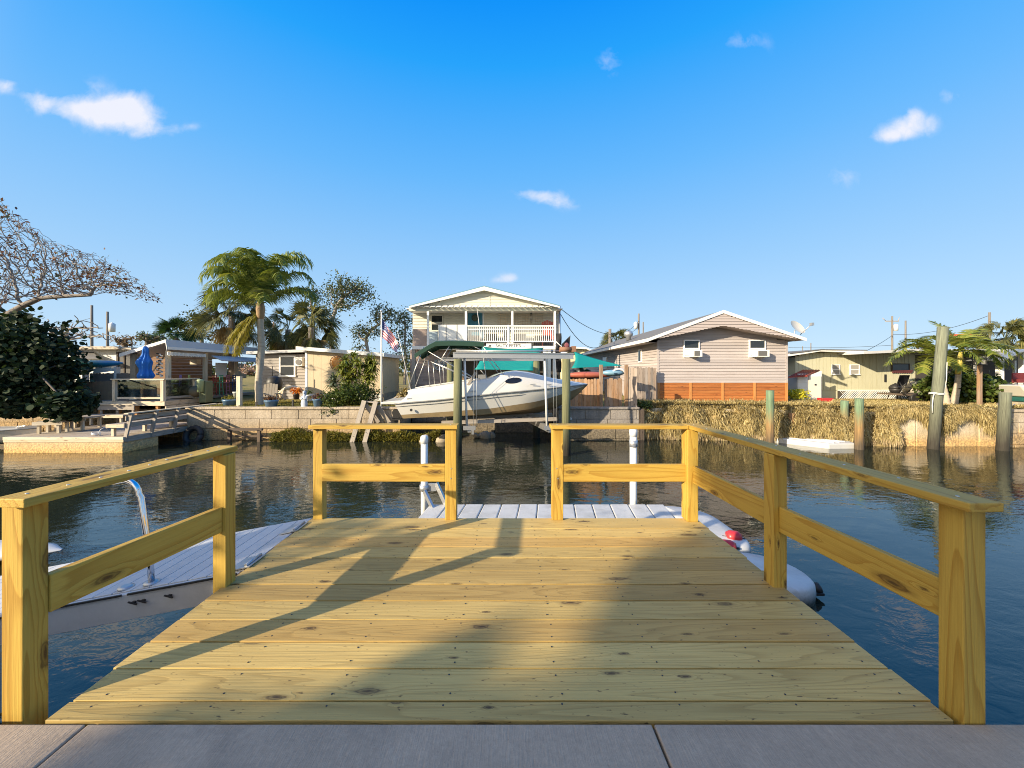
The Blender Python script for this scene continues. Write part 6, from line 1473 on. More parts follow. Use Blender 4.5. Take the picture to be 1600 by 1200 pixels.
def colonize(root, attr, step, infl, kill, iters=90, trunk=None, rs=NR, tropism=(0, 0, 0)):
    """space colonisation branching; returns nodes and parents"""
    N = [np.array(p, float) for p in (trunk or [root])]; Pn = [-1] + list(range(len(N) - 1)); A = np.asarray(attr, float).copy()
    near = np.full(len(A), 1e9); who = np.zeros(len(A), int)
    def upd(k0):
        nonlocal near, who
        for k in range(k0, len(N)):
            d = np.linalg.norm(A - N[k], axis=1); m = d < near; near = np.where(m, d, near); who = np.where(m, k, who)
    upd(0)
    for _ in range(iters):
        act = near < infl
        if not act.any(): 
            infl *= 1.5; continue
        k0 = len(N); w = who[act]; dirs = unit(A[act] - np.array(N)[w])
        for k in np.unique(w):
            d = dirs[w == k].sum(0) + rs.normal(size=3) * .25 + np.array(tropism); q = np.linalg.norm(d)
            if q < 1e-6: continue
            N.append(N[k] + d / q * step); Pn.append(int(k))
        upd(k0); keep = near > kill; A = A[keep]; near = near[keep]; who = who[keep]
        if len(A) == 0 or len(N) > 9000: break
    return np.array(N), np.array(Pn)
def branch_mesh(name, N, Pn, r0, mat, parent, rmin=.01, ex=2.3, n=5):
    ch = np.zeros(len(N)); acc = np.zeros(len(N))
    for k in range(len(N) - 1, 0, -1):
        if acc[k] == 0: acc[k] = 1
        acc[Pn[k]] += acc[k]
    if acc[0] == 0: acc[0] = 1
    rad = np.maximum(rmin, r0 * (acc / acc[0]) ** (1 / ex))
    V = []; Fc = []; ang = np.arange(n) * 2 * np.pi / n
    for k in range(1, len(N)):
        a, b = N[Pn[k]], N[k]; t = b - a; L = np.linalg.norm(t)
        if L < 1e-6: continue
        t /= L; u = np.cross(t, [0, 0, 1] if abs(t[2]) < .9 else [1, 0, 0]); u /= np.linalg.norm(u); w = np.cross(t, u); c = np.cos(ang)[:, None] * u + np.sin(ang)[:, None] * w
        ra = min(rad[Pn[k]], rad[k] * 1.35); o = len(V); V += list(a - t * ra * .4 + c * ra) + list(b + c * rad[k])
        for j in range(n): Fc.append((o + j, o + (j + 1) % n, o + n + (j + 1) % n, o + n + j))
    return npmesh(name, np.array(V), np.array(Fc), mat, parent, smooth=True), acc
def leafy_tree(name, loc, label, cat, crown_c, crown_r, bark, leafm, attr=300, step=.45, infl=3, kill=.8, trunk=None, r0=.25, per=24, L=.16, Wd=.08, cl=.5, group=None, seed=1, shell=.4, tips_only=True, lobes=None, keep=1.0, nleafmax=99999):
    rs = np.random.RandomState(seed); t = thing(name, loc, label, cat, group)
    parts = []
    for c, r, q in (lobes or [(crown_c, crown_r, attr)]):
        d = unit(rs.normal(size=(q, 3))); rr = (shell + (1 - shell) * rs.uniform(size=(q, 1)) ** .6); parts.append(np.asarray(c) + d * rr * np.asarray(r))
    A = np.concatenate(parts)
    N, Pn = colonize(loc, A, step, infl, kill, trunk=trunk or [loc], rs=rs)
    o, acc = branch_mesh('trunk', N, Pn, r0, bark, t)
    tips = N[acc <= 3]; tips = tips[rs.uniform(size=len(tips)) < keep]
    P = (tips[:, None, :] + rs.normal(size=(len(tips), per, 3)) * cl * np.array([.5, .5, .38])).reshape(-1, 3)
    if len(P) > nleafmax: P = P[rs.permutation(len(P))[:nleafmax]]
    leaves('crown', P, L, Wd, leafm, t, rs=rs); return t
bark_grey = pmat('grey_bark', (.30, .26, .22), .25, 5, .9, .5, 30)
bark_pale = pmat('pale_bark', (.22, .19, .165), .2, 5, .9, .5, 30)
bark_dark = pmat('dark_bark', (.10, .08, .065), .25, 5, .9, .5, 30)
leaf_dark = leafmat('sea_grape_leaf', [(.010, .020, .008), (.022, .042, .014), (.06, .088, .03)], .14, .75)
leaf_oak = leafmat('oak_leaf', [(.05, .07, .03), (.095, .115, .05), (.16, .17, .08)], .25, .6)
leaf_mid = leafmat('hedge_leaf', [(.03, .055, .012), (.07, .105, .02), (.15, .17, .035)], .28, .45)
leaf_rust = leafmat('rusty_leaf', [(.07, .028, .02), (.14, .06, .032), (.12, .085, .03)], .3, .6)
leaf_bgr = leafmat('far_leaf', [(.06, .085, .035), (.10, .12, .05), (.17, .15, .07)], .2, .7)
leaf_brown = leafmat('dry_far_leaf', [(.15, .10, .06), (.24, .16, .09), (.2, .15, .07)], .2, .7)
palm_leaf = leafmat('queen_palm_leaf', [(.09, .13, .025), (.19, .235, .045), (.36, .36, .10)], .3, .42)
palm_yel = leafmat('yellowing_palm_leaf', [(.15, .15, .025), (.26, .23, .045), (.34, .27, .08)], .3, .5)
palm_gold = leafmat('bottle_palm_leaf', [(.10, .14, .022), (.22, .25, .045), (.36, .34, .08)], .3, .42)
sabal_leaf = leafmat('sabal_leaf', [(.06, .068, .022), (.13, .135, .042), (.27, .23, .08)], .25, .5)
sabal_dry = leafmat('dry_sabal_leaf', [(.20, .14, .06), (.32, .23, .10), (.40, .29, .13)], .2, .7)
drac_leaf = leafmat('variegated_leaf', [(.09, .13, .02), (.24, .26, .05), (.46, .42, .13)], .25, .4)
fan_dark = leafmat('dark_fan_leaf', [(.015, .04, .012), (.03, .075, .02), (.06, .11, .03)], .2, .45)
orange_leaf = leafmat('orange_flower', [(.55, .12, .02), (.72, .28, .03), (.75, .42, .05)], .3, .5)
yellow_leaf = leafmat('yellow_flower_leaf', [(.45, .42, .03), (.62, .58, .05), (.3, .36, .04)], .3, .5)
def palm_trunk(parent, pts, r, mat):
    mb = MB(); pts = [Vector(p) for p in pts]; P = []; rr = []
    n = 26
    for k in range(n):
        f = k / (n - 1); q = f * (len(pts) - 1); i = min(int(q), len(pts) - 2); P.append(pts[i].lerp(pts[i + 1], q - i)); rr.append((r[0] + (r[1] - r[0]) * f) * (1.05 if k % 2 else .98))
    mb.tube(P, rr, 14); return build(mb, 'trunk', mat, parent)
ringbark = pmat('ringed_palm_bark', (.42, .36, .28), .22, 3, .85, .35, 14, stretch=(1, 1, 5), dirt=(.22, .18, .13), dlo=.5, dhi=.75)
def fronds(name, base, specs, mat, parent, leaf=.55, nl=55, wid=.03, droop=.8, rs=NR, rmat=None, stiff=.0, bex=1.3):
    """feather fronds: specs = (azimuth, start elevation, length, bend)"""
    V = []; Fc = []; mi = []
    for az, el, Ln, bend in specs:
        n = 16; p = np.array(base, float); e = el; pts = [p.copy()]; tg = []
        sw = rs.uniform(-.25, .25)
        for k in range(n):
            f = k / n; e2 = e - bend * (f ** bex); a2 = az + sw * f
            t = np.array([math.cos(a2) * math.cos(e2), math.sin(a2) * math.cos(e2), math.sin(e2)]); p = p + t * Ln / n; pts.append(p.copy()); tg.append(t)
        tg.append(tg[-1]); pts = np.array(pts); tg = np.array(tg)
        for k in range(n):                                  # rachis as a thin 3-sided strip
            w = .022 * (1 - k / n) + .006; s = np.cross(tg[k], [0, 0, 1]); s /= np.linalg.norm(s) + 1e-9
            o = len(V); V += [pts[k] - s * w, pts[k] + s * w, pts[k + 1] + s * w * .9, pts[k + 1] - s * w * .9]; Fc.append((o, o + 1, o + 2, o + 3))
        for k in range(nl):
            f = .12 + .88 * (k + .5) / nl; q = f * n; i = min(int(q), n - 1); c = pts[i] + (pts[i + 1] - pts[i]) * (q - i); t = tg[i]
            s0 = np.cross(t, [0, 0, 1]); s0 /= np.linalg.norm(s0) + 1e-9; upv = np.cross(s0, t)
            ll = leaf * (.35 + .65 * math.sin(math.pi * min(.98, f * .86 + .08))) * rs.uniform(.85, 1.12)
            for sg in (-1, 1):
                d = s0 * sg * 1.0 + t * .55 + upv * rs.uniform(-.15, .45); d /= np.linalg.norm(d); g = np.array([0, 0, -1.0]) * droop
                m = c + d * ll * .5 + g * ll * .10; e_ = d + g * .9 * (1 - stiff); e_ /= np.linalg.norm(e_); tip = m + e_ * ll * .55
                wv = np.cross(d, upv); wv = t * .85 + upv * .3; wv /= np.linalg.norm(wv); w = wid * rs.uniform(.8, 1.2)
                o = len(V); V += [c - wv * w * .5, c + wv * w * .5, m + wv * w * .45, m - wv * w * .45, tip + wv * w * .08, tip - wv * w * .08]
                Fc += [(o, o + 1, o + 2, o + 3), (o + 3, o + 2, o + 4, o + 5)]
    return npmesh(name, np.array(V), np.array(Fc), mat, parent)
def fans(name, base, n, rad, mat, parent, pet=1.0, elr=(-.7, 1.3), rs=NR, seg=26, spread=2.3, droop=.35, azr=(0, 6.283)):
    V = []; Fc = []
    for k in range(n):
        az = rs.uniform(*azr); el = rs.uniform(*elr); t = np.array([math.cos(az) * math.cos(el), math.sin(az) * math.cos(el), math.sin(el)]); L = pet * rs.uniform(.7, 1.15); b = np.array(base, float); c = b + t * L + np.array([0, 0, -.12 * L]) * (1.2 - math.sin(el))
        s = np.cross(t, [0, 0, 1]); s /= np.linalg.norm(s) + 1e-9; w = .016
        o = len(V); V += [b - s * w, b + s * w, c + s * w, c - s * w]; Fc.append((o, o + 1, o + 2, o + 3))
        f = t * .8 + np.array([0, 0, -.5]); f /= np.linalg.norm(f); s = np.cross(f, [0, 0, 1]); s /= np.linalg.norm(s) + 1e-9; nn = np.cross(s, f); ro = rs.uniform(-1.25, 1.25); s, nn = s * math.cos(ro) + nn * math.sin(ro), nn * math.cos(ro) - s * math.sin(ro); R_ = rad * rs.uniform(.8, 1.15)
        for q in range(seg):
            a = -spread / 2 + spread * (q + .5) / seg; d = f * math.cos(a) + s * math.sin(a) + nn * .18 * abs(math.sin(a)); d /= np.linalg.norm(d); ll = R_ * (1 - .22 * abs(a) / spread * 2) * rs.uniform(.9, 1.08)
            wv = np.cross(d, nn); m = c + d * ll * .55; tip = m + d * ll * .38 + np.array([0, 0, -droop * ll * rs.uniform(.5, 1.1)]); w0 = .010; w1 = ll * spread / seg * .30
            o = len(V); V += [c - wv * w0, c + wv * w0, m + wv * w1 + nn * (.02 if q % 2 else -.02), m - wv * w1, tip + wv * .008, tip - wv * .008]; Fc += [(o, o + 1, o + 2, o + 3), (o + 3, o + 2, o + 4, o + 5)]
    return npmesh(name, np.array(V), np.array(Fc), mat, parent)

# tall feather palm
d = 17.6; b = W(406, 634, d); top = W(407, 512, d); cr = W(407, 478, d)
t = thing('feather_palm', b, 'tall feather palm with arching fronds and ringed trunk on the left lawn', 'palm tree')
palm_trunk(t, [b - Vector((0, 0, .2)), W(404, 600, d), W(409, 540, d), top, cr], (.17, .12), ringbark)
rs = np.random.RandomState(5)
sp = [(2.95, 1.40, 4.3, 3.3), (3.4, 1.30, 3.8, 3.2), (2.3, 1.46, 4.0, 3.0), (.25, 1.42, 4.2, 3.1), (-.1, 1.32, 3.9, 3.1), (.8, 1.48, 3.8, 2.7), (-.6, 1.3, 3.7, 3.1), (-1.3, 1.38, 3.6, 3.1), (-1.9, 1.3, 3.5, 3.2), (4.0, 1.25, 3.4, 3.1),
      (.15, 1.05, 3.4, 2.9), (-.7, .95, 3.2, 2.8), (4.4, 1.0, 3.1, 2.8), (-2.4, 1.0, 3.1, 2.8), (1.6, 1.25, 3.2, 2.8), (2.7, 1.05, 3.1, 2.8), (-1.5, .8, 2.9, 2.5), (.5, .75, 3.0, 2.5), (3.4, .8, 2.9, 2.6), (-.1, .6, 3.0, 2.3), (-1.0, .45, 2.7, 2.2), (3.0, .5, 2.8, 2.2), (-2.0, .4, 2.6, 2.2), (4.9, 1.4, 3.6, 3.0)]
fronds('fronds', cr, sp, palm_leaf, t, .72, 58, .055, 1.35, rs, bex=2.7)
fronds('dying_fronds', cr - Vector((0, 0, .25)), [(3.4, -.6, 2.5, .85), (3.75, -.85, 2.3, .65), (3.1, -.75, 2.4, .75)], palm_yel, t, .5, 56, .05, 1.1, rs)
mb = MB(); mb.lathe([(.12, -.7), (.17, -.4), (.19, -.1), (.12, .25), (.03, .5)], 12, cr); build(mb, 'crownshaft', pmat('palm_boots', (.30, .20, .11), .3, 6, .8, .4), t)
# cabbage palms
def sabal(px, pyc, pyb, d, n, rad, label, dry=8, seed=3, tr=.17, group='shaggy fan palms'):
    b = W(px, pyb, d); c = W(px, pyc, d); t = thing('fan_palm', b, label, 'palm tree', group); rs = np.random.RandomState(seed)
    palm_trunk(t, [b, c], (tr * 1.1, tr), bark_grey); fans('crown', c, n, rad, sabal_leaf, t, rad * .95, (-.75, 1.35), rs)
    if dry: fans('dead_leaves', c - Vector((0, 0, .2)), dry, rad * .85, sabal_dry, t, rad * .55, (-1.4, -.75), rs, droop=.6)
    return t
sabal(362, 492, 600, 24, 42, 1.25, 'bushy fan palm just left of the tall feather palm', 14, 3)
sabal(486, 512, 600, 25, 36, 1.15, 'fan palm with brown skirt right of the tall feather palm', 18, 4)
sabal(450, 515, 600, 27, 30, 1.1, 'fan palm partly hidden behind the tall feather palm', 12, 9)
sabal(1570, 531, 600, 30, 70, 1.15, 'shaggy fan palm with dry skirt at the right edge', 40, 6)
sabal(964, 538, 590, 42, 34, 1.25, 'small round fan palm behind the taupe roof', 6, 7)
t = thing('spiky_palm', W(276, 560, 28), 'dark green spiky fan palm behind the bar house roof', 'palm tree'); palm_trunk(t, [W(276, 600, 28), W(276, 526, 28)], (.15, .12), bark_dark); fans('crown', W(276, 524, 28), 34, .95, fan_dark, t, .75, (-.1, 1.4), np.random.RandomState(8), droop=.06)
# twin trunked palm at right
d = 18.0; t = thing('twin_palm', W(1488, 634, d), 'yellow green twin trunked feather palm in front of the sage mobile home', 'palm tree'); rs = np.random.RandomState(12)
for (x0, x1, y1, seed) in ((1480, 1466, 566, 1), (1489, 1500, 560, 2)):
    palm_trunk(t, [W(x0, 636, d), W((x0 + x1) / 2 + 1, 605, d), W(x1, y1, d)], (.15, .08), ringbark)
for (x1, y1, angs) in ((1464, 558, ((3.2, .9, 2.3, 2.2), (2.6, .6, 2.2, 2.0), (4.0, .5, 1.9, 1.9), (3.5, .2, 1.9, 1.6), (1.8, 1.0, 2.0, 2.0), (5.0, .7, 1.8, 2.2), (3.0, 1.2, 2.0, 2.0), (4.5, .1, 1.6, 1.4))), (1501, 548, ((1.9, 1.35, 1.9, .9), (.1, .9, 2.3, 2.0), (-.5, .55, 2.3, 1.9), (.6, .7, 2.1, 2.1), (-1.2, .5, 1.9, 1.9), (-.2, .15, 2.1, 1.5), (3.0, 1.0, 2.2, 2.0), (-1.9, .7, 1.9, 2.1), (1.2, 1.1, 2.0, 1.8), (-.8, .05, 1.9, 1.4), (4.0, .9, 1.9, 2.0), (.2, 1.25, 2.2, 1.9)))):
    fronds('fronds', W(x1, y1, d), angs, palm_gold, t, .48, 40, .058, .6, rs, stiff=.3)
mb = MB(); mb.tube([W(1496.5, 585, d - .02), W(1500, 562, d - .02), W(1501, 550, d)], [.10, .11, .06], 12); build(mb, 'crownshaft', pmat('yellow_crownshaft', (.50, .40, .08), .15, 4, .5, .05), t)
# sea grape at the left
cs = W(14, 578, 16.8); t = thing('sea_grape_bush', (cs.x - 4, cs.y + .3, -1.4), 'big dark round leaved bush at the left edge over the picnic dock', 'bush'); rs = np.random.RandomState(21)
P1, K1 = clumps(cs, (2.9, 1.7, 2.45), 270, 40, .62, rs, .45); P2, K2 = clumps(W(108, 632, 14.9), (.75, .5, .5), 80, 28, .3, rs, .3); P3, K3 = clumps(W(-40, 630, 15.8), (2.8, 1.0, .6), 90, 26, .34, rs, .3)
P = np.concatenate([P1, P2, P3]); P = P[P[:, 2] > -.55]
leaves('foliage', P, .19, .175, leaf_dark, t, rs=rs, rnd=True)
N, Pn = colonize(None, np.concatenate([K1[::2], K2, K3[::3]]), .3, 4, .5, trunk=[(cs.x - 4.2, cs.y + .4, -1.6), (cs.x - 3.4, cs.y + .4, -.6), (cs.x - 2.4, cs.y + .2, .1), (cs.x - 1.2, cs.y, .5)], rs=rs); branch_mesh('branches', N, Pn, .2, bark_dark, t)
# nearly bare tree with rusty leaves
d = 19.0; rs = np.random.RandomState(33); t = thing('bare_tree', W(-40, 560, d), 'nearly bare spreading tree with rusty leaves at the left', 'tree')
A = []
top = [(-200, 300), (-60, 290), (0, 300), (30, 335), (70, 368), (115, 385), (160, 398), (200, 420), (232, 445), (255, 468)]; low = [(-200, 470), (-60, 480), (0, 478), (40, 466), (80, 464), (120, 461), (160, 458), (200, 462), (232, 470), (258, 476)]
for _ in range(4200):
    px = rs.uniform(-150, 256); a = np.interp(px, [p[0] for p in top], [p[1] for p in top]); b_ = np.interp(px, [p[0] for p in low], [p[1] for p in low]); py = a + (b_ - a) * rs.uniform() ** .8; dd = d + rs.normal() * 1.5 * min(1, (262 - px) / 120); A.append(W(px, py, dd))
trunk = [W(-60, 640, d), W(-50, 560, d), W(-30, 510, d), W(12, 492, d), W(35, 478, d), W(62, 466, d), W(100, 463, d), W(140, 461, d)]
N, Pn = colonize(None, np.array([tuple(a) for a in A]), .17, 1.6, .25, 190, trunk=[np.array(tuple(p)) for p in trunk], rs=rs); N[9:] += np.clip(rs.normal(size=N[9:].shape), -2, 2) * .035; o, acc = branch_mesh('trunk', N, Pn, .18, bark_pale, t, .010, 2.2)
tips = N[acc <= 4]; tips = tips[rs.uniform(size=len(tips)) < .14]; cl = np.sin(tips[:, 0] * 2.1) + np.cos(tips[:, 2] * 3.3 + tips[:, 0]); tips = tips[cl > -.3]
leaves('foliage', (tips[:, None, :] + rs.normal(size=(len(tips), 4, 3)) * .13).reshape(-1, 3), .17, .10, [leaf_rust, leaf_oak], t, rs=rs, mi=(rs.uniform(size=len(tips) * 4) < .12).astype(int))
# oaks beyond the houses
def oak(px0, py0, d, lobes, label, seed, limbs=None, r0=.17):
    tr = [W(px0, 600, d)] + [W(a, b, d) for a, b in (limbs or [])]
    L = [(W(a, b, d + rsd), (ra / F * d, ra / F * d * .8, rb / F * d), q) for (a, b, ra, rb, q, rsd) in lobes]
    return leafy_tree('oak_tree', tr[0], label, 'tree', None, None, bark_grey, leaf_oak, step=.45, infl=3.5, kill=.75, trunk=[np.array(tuple(p)) for p in tr], r0=r0, per=44, L=.25, Wd=.13, cl=.85, seed=seed, lobes=L, group='thin oaks beyond the houses', shell=.3)
oak(520, 600, 36, [(545, 448, 34, 15, 130, 0), (530, 462, 22, 12, 70, .5), (565, 462, 20, 9, 60, 0), (512, 480, 12, 14, 30, 0), (545, 478, 20, 8, 35, 0)], 'tallest thin oak with open crown right of the palms', 3, [(518, 540), (519, 500), (526, 478)])
oak(575, 600, 38, [(598, 490, 22, 16, 90, 0), (570, 518, 22, 16, 80, 0), (608, 515, 16, 14, 60, .5), (560, 540, 16, 8, 40, 0)], 'thin oak with crooked limbs left of the flagpole', 4, [(575, 550), (571, 530), (580, 515)])
oak(632, 600, 40, [(632, 500, 16, 22, 80, 0), (622, 530, 16, 16, 60, 0), (645, 530, 14, 20, 50, 0), (630, 560, 24, 14, 60, 0)], 'thin oak partly hidden by the yellow house', 5, [(634, 560), (632, 540)])
oak(488, 600, 40, [(488, 460, 16, 16, 60, 0), (478, 485, 16, 14, 50, 0), (498, 490, 12, 12, 40, 0)], 'thin oak showing through the tall palm fronds', 6, [(490, 540), (490, 500)])
oak(318, 600, 34, [(310, 498, 20, 13, 80, 0), (300, 522, 22, 12, 70, 0), (330, 525, 18, 14, 60, 0), (345, 545, 20, 10, 50, 0)], 'light green thin tree between the spiky palm and fan palm', 7, [(318, 550), (314, 525)])
leafy_tree('background_tree', W(232, 600, 40), 'low rounded green tree above the white flat roofed house', 'tree', W(232, 528, 40), (1.9, 1.5, .65), bark_dark, leaf_bgr, 130, .5, 3, .8, per=30, L=.22, Wd=.13, cl=.6, seed=8)
leafy_tree('background_tree', W(194, 600, 38), 'brown leaved tree above the white flat roofed house', 'tree', W(194, 534, 38), (1.2, 1.2, .75), bark_dark, leaf_brown, 110, .5, 3, .8, per=30, L=.22, Wd=.13, cl=.5, seed=9)
leafy_tree('background_tree', W(1440, 600, 70), 'grey green tree left of the leaning piling top', 'tree', W(1432, 541, 70), (3.4, 2, 1.1), bark_dark, leaf_bgr, 130, .7, 4, 1.2, per=16, L=.3, Wd=.2, cl=.9, seed=10)
leafy_tree('background_tree', W(260, 600, 44), 'dark low tree beside the spiky palm', 'tree', W(250, 535, 44), (1.6, 1.4, .7), bark_dark, leaf_bgr, 90, .5, 3, .8, per=28, L=.25, Wd=.14, cl=.6, seed=18)
# bare twiggy tree behind the poles
rs = np.random.RandomState(14); d = 34; t = thing('bare_tree', W(105, 600, d), 'small bare twiggy tree behind the leftmost utility pole', 'tree'); A = [tuple(W(105 + rs.normal() * 26, 525 - abs(rs.normal()) * 13 + 6, d + rs.normal())) for _ in range(420)]
N, Pn = colonize(None, np.array(A), .32, 2.5, .5, 80, trunk=[np.array(tuple(W(105, 600, d))), np.array(tuple(W(105, 570, d))), np.array(tuple(W(106, 548, d)))], rs=rs); branch_mesh('trunk', N, Pn, .2, bark_pale, t, .012)
leaves('foliage', N[::7] + rs.normal(size=N[::7].shape) * .2, .15, .1, leaf_rust, t, rs=rs)
# tall layered conifer behind the feather palm
t = thing('conifer', W(430, 600, 33), 'thin dark layered conifer behind the tall palm trunk', 'tree'); mb = MB(); mb.tube([W(430, 600, 33), W(430, 505, 33)], [.16, .04], 8); build(mb, 'trunk', bark_dark, t); rs = np.random.RandomState(2); PP = []
for k in range(11):
    z = W(430, 512 + k * 6, 33); L = .35 + k * .085
    for a in range(7):
        az = a * .9 + k; 
        for q in range(22): f = q / 21; PP.append((z.x + math.cos(az) * L * f, z.y + math.sin(az) * L * f, z.z + .18 * f * f + rs.normal() * .05))
leaves('foliage', np.array(PP), .16, .07, fan_dark, t, rs=rs)
mb = MB()
for px in (421.5, 427): mb.tube([W(px, 600, 30), W(px, 508, 30)], .05, 8)
mb2 = MB(); mb2.tube([W(421.5, 600, 30), W(421.5, 508, 30)], .055, 8); tag(build(mb2, 'slim_pole', wood_grey), 'slim grey pole behind the tall palm trunk, left of the brown one', 'pole')
mb2 = MB(); mb2.tube([W(427.5, 600, 30), W(427.5, 503, 30)], .07, 8); tag(build(mb2, 'slim_pole', wood_fence), 'slim brown pole behind the tall palm trunk, right of the grey one', 'pole')
# shrubs by the tan house
d = 17.4; rs = np.random.RandomState(17); t = thing('green_bush', W(550, 632, d), 'dense green bush spilling over the block seawall', 'bush')
P1, _ = clumps(W(556, 616, d), (1.05, .7, .52), 130, 36, .26, rs, .35); P2, _ = clumps(W(525, 622, d - .3), (.6, .6, .38), 60, 36, .22, rs, .3); P3, _ = clumps(W(520, 640, d - .7), (.5, .25, .22), 26, 26, .16, rs, .3)
leaves('foliage', np.concatenate([P1, P2, P3]), .095, .055, leaf_mid, t, rs=rs); N, Pn = colonize(None, P1[::40], .2, 3, .3, 60, trunk=[np.array(tuple(W(556, 634, d)))], rs=rs); branch_mesh('branches', N, Pn, .06, bark_dark, t)
def dracaena(name, stems, label, d, seed, leaf=drac_leaf, L=.56):
    rs = np.random.RandomState(seed); b = W(stems[0][0], 628, d); t = thing(name, b, label, 'shrub'); V = []; Fc = []; mb = MB()
    for px, py in stems:
        c = np.array(tuple(W(px, py, d + rs.uniform(-.3, .3)))); mb.tube([W(px + (540 - px) * .3, 628, d), tuple(c)], .03, 6)
        for ring in range(5):
            for k in range(20):
                az = rs.uniform(0, 6.28); el = rs.uniform(-.3, 1.3); t0 = np.array([math.cos(az) * math.cos(el), math.sin(az) * math.cos(el), math.sin(el)]); s = np.cross(t0, [0, 0, 1]); s /= np.linalg.norm(s); ll = L * rs.uniform(.7, 1.15); w = .042; p = c - np.array([0, 0, ring * .10]); m = p + t0 * ll * .55; e = m + t0 * ll * .3 + np.array([0, 0, -.28 * ll])
                o = len(V); V += [p - s * w * .6, p + s * w * .6, m + s * w, m - s * w, e + s * .006, e - s * .006]; Fc += [(o, o + 1, o + 2, o + 3), (o + 3, o + 2, o + 4, o + 5)]
    npmesh('foliage', np.array(V), np.array(Fc), leaf, t); build(mb, 'stems', bark_grey, t); return t
dracaena('dracaena_shrub', [(540, 562), (552, 556), (560, 566), (547, 575), (535, 574), (556, 582), (544, 588)], 'tall yellow striped dracaena left clump in front of the tan house', 18.2, 1)
dracaena('dracaena_shrub', [(578, 560), (584, 568), (572, 572), (580, 580), (575, 588)], 'yellow striped dracaena right clump beside the flagpole', 18.2, 2)
dracaena('yucca_plant', [(522, 592)], 'spiky grey green yucca rosette left of the dracaenas', 17.9, 3, leafmat('yucca_leaf', [(.10, .13, .08), (.18, .21, .13), (.25, .27, .17)], .15, .5), .55)
dracaena('dry_grass_clump', [(634, 612), (630, 616)], 'straw coloured spiky grass clump behind the cruiser stern', 17.2, 4, straw, .5)
# pot plants
rs = np.random.RandomState(19)
def tuft(nm, px, py, d, r, n, L, Wd, mat, label, cat='plant'):
    c = np.array(tuple(W(px, py, d))); P = c + np.clip(rs.normal(size=(n, 3)), -1.9, 1.9) * np.array([r, r, r * .6]); o = leaves(nm, P, L, Wd, mat, None, rs=rs); return tag(o, label, cat)
for k, (px, py, d, r, n, L, Wd, mat, nm) in enumerate(((424, 623, 16.9, .13, 160, .1, .05, leaf_rust, 'plant'), (497, 620, 16.9, .13, 200, .1, .05, leaf_rust, 'plant'), (358.5, 622.5, 17.2, .13, 160, .07, .04, weed, 'plant'), (463, 611, 18.2, .13, 260, .09, .07, orange_leaf, 'flowers'), (482, 613, 18.0, .09, 120, .08, .04, leaf_mid, 'plant'))):
    c = np.array(tuple(W(px, py, d))); leaves(nm, c + np.clip(rs.normal(size=(n, 3)), -1.9, 1.9) * np.array([r, r, r * .6]), L, Wd, mat, pots[k], rs=rs)
tuft('yellow_shrub', 1245, 616, 20.2, .22, 700, .13, .08, yellow_leaf, 'bright yellow leaved shrub beside the white shed', 'shrub'); tuft('green_shrub', 1007, 633, 16.9, .15, 420, .12, .06, leaf_mid, 'small green shrub at the end of the grey seawall', 'shrub')
hp = thing('hanging_basket', W(389, 578, 19), 'dusty pink flowering basket hanging left of the palm trunk', 'hanging plant'); c = W(389, 578, 19)
mb = MB(); mb.lathe([(.08, -.26), (.2, -.12), (.22, -.02)], 14, c); mb.tube([c, c + Vector((0, 0, .55))], .008, 5); build(mb, 'basket', wood_dark, hp)
leaves('flowers', np.array(tuple(c)) + np.clip(rs.normal(size=(200, 3)), -1.9, 1.9) * np.array([.2, .2, .13]), .1, .07, leafmat('dusty_pink', [(.35, .22, .20), (.5, .36, .33)], .3), hp, rs=rs)
rs = np.random.RandomState(23); d = 18.8; t = thing('sea_grape_hedge', W(1500, 634, d), 'round leaved green hedge behind the twin palm', 'hedge')
P1, _ = clumps(W(1500, 605, d), (2.0, .7, .85), 190, 30, .32, rs, .3); P2, _ = clumps(W(1545, 612, d), (.9, .6, .6), 60, 30, .3, rs, .3); P = np.concatenate([P1, P2]); P = P[P[:, 2] > GZ]; leaves('foliage', P, .15, .14, leaf_mid, t, rs=rs, rnd=True)
N, Pn = colonize(None, P1[::60], .25, 4, .35, 60, trunk=[np.array(tuple(W(1500, 634, d)))], rs=rs); branch_mesh('branches', N, Pn, .07, bark_dark, t)
# far woods closing the horizon
rs = np.random.RandomState(29); n = 26000; xx = rs.uniform(-190, 200, n); hh = 1.6 + .9 * np.sin(xx * .13) + .8 * np.sin(xx * .37 + 1) + .5 * np.sin(xx * .9); P = np.stack([xx, 120 + rs.uniform(-5, 5, n), rs.uniform(-.1, 1, n) * np.maximum(.8, hh + 1.2)], 1)
tag(leaves('far_woods', P, .9, .7, leaf_bgr, None, rs=rs), kind='stuff')
# dried grass spilling over the right bank
rs = np.random.RandomState(31)
def blades(name, base, dirn, L, mat, w=.016, sag=.6, label=None):
    n = len(base); d = unit(dirn); s = np.cross(d, np.array([0, 0, 1.0])); s = unit(s + rs.normal(size=(n, 3)) * .4); L = L[:, None]; m = base + d * L * .55; e = m + d * L * .3 + np.array([0, 0, -1]) * L * sag * rs.uniform(.3, 1, (n, 1)); ww = w * rs.uniform(.6, 1.4, (n, 1))
    V = np.stack([base - s * ww, base + s * ww, m + s * ww * .8, m - s * ww * .8, e + s * ww * .15, e - s * ww * .15], 1).reshape(-1, 3); i = np.arange(n)[:, None] * 6
    Fc = np.concatenate([i + np.array([[0, 1, 2, 3]]), i + np.array([[3, 2, 4, 5]])], 0); return npmesh(name, V, Fc, mat, None)
bx = np.array([p[0] for p in bank]); by = np.array([p[1] for p in bank])
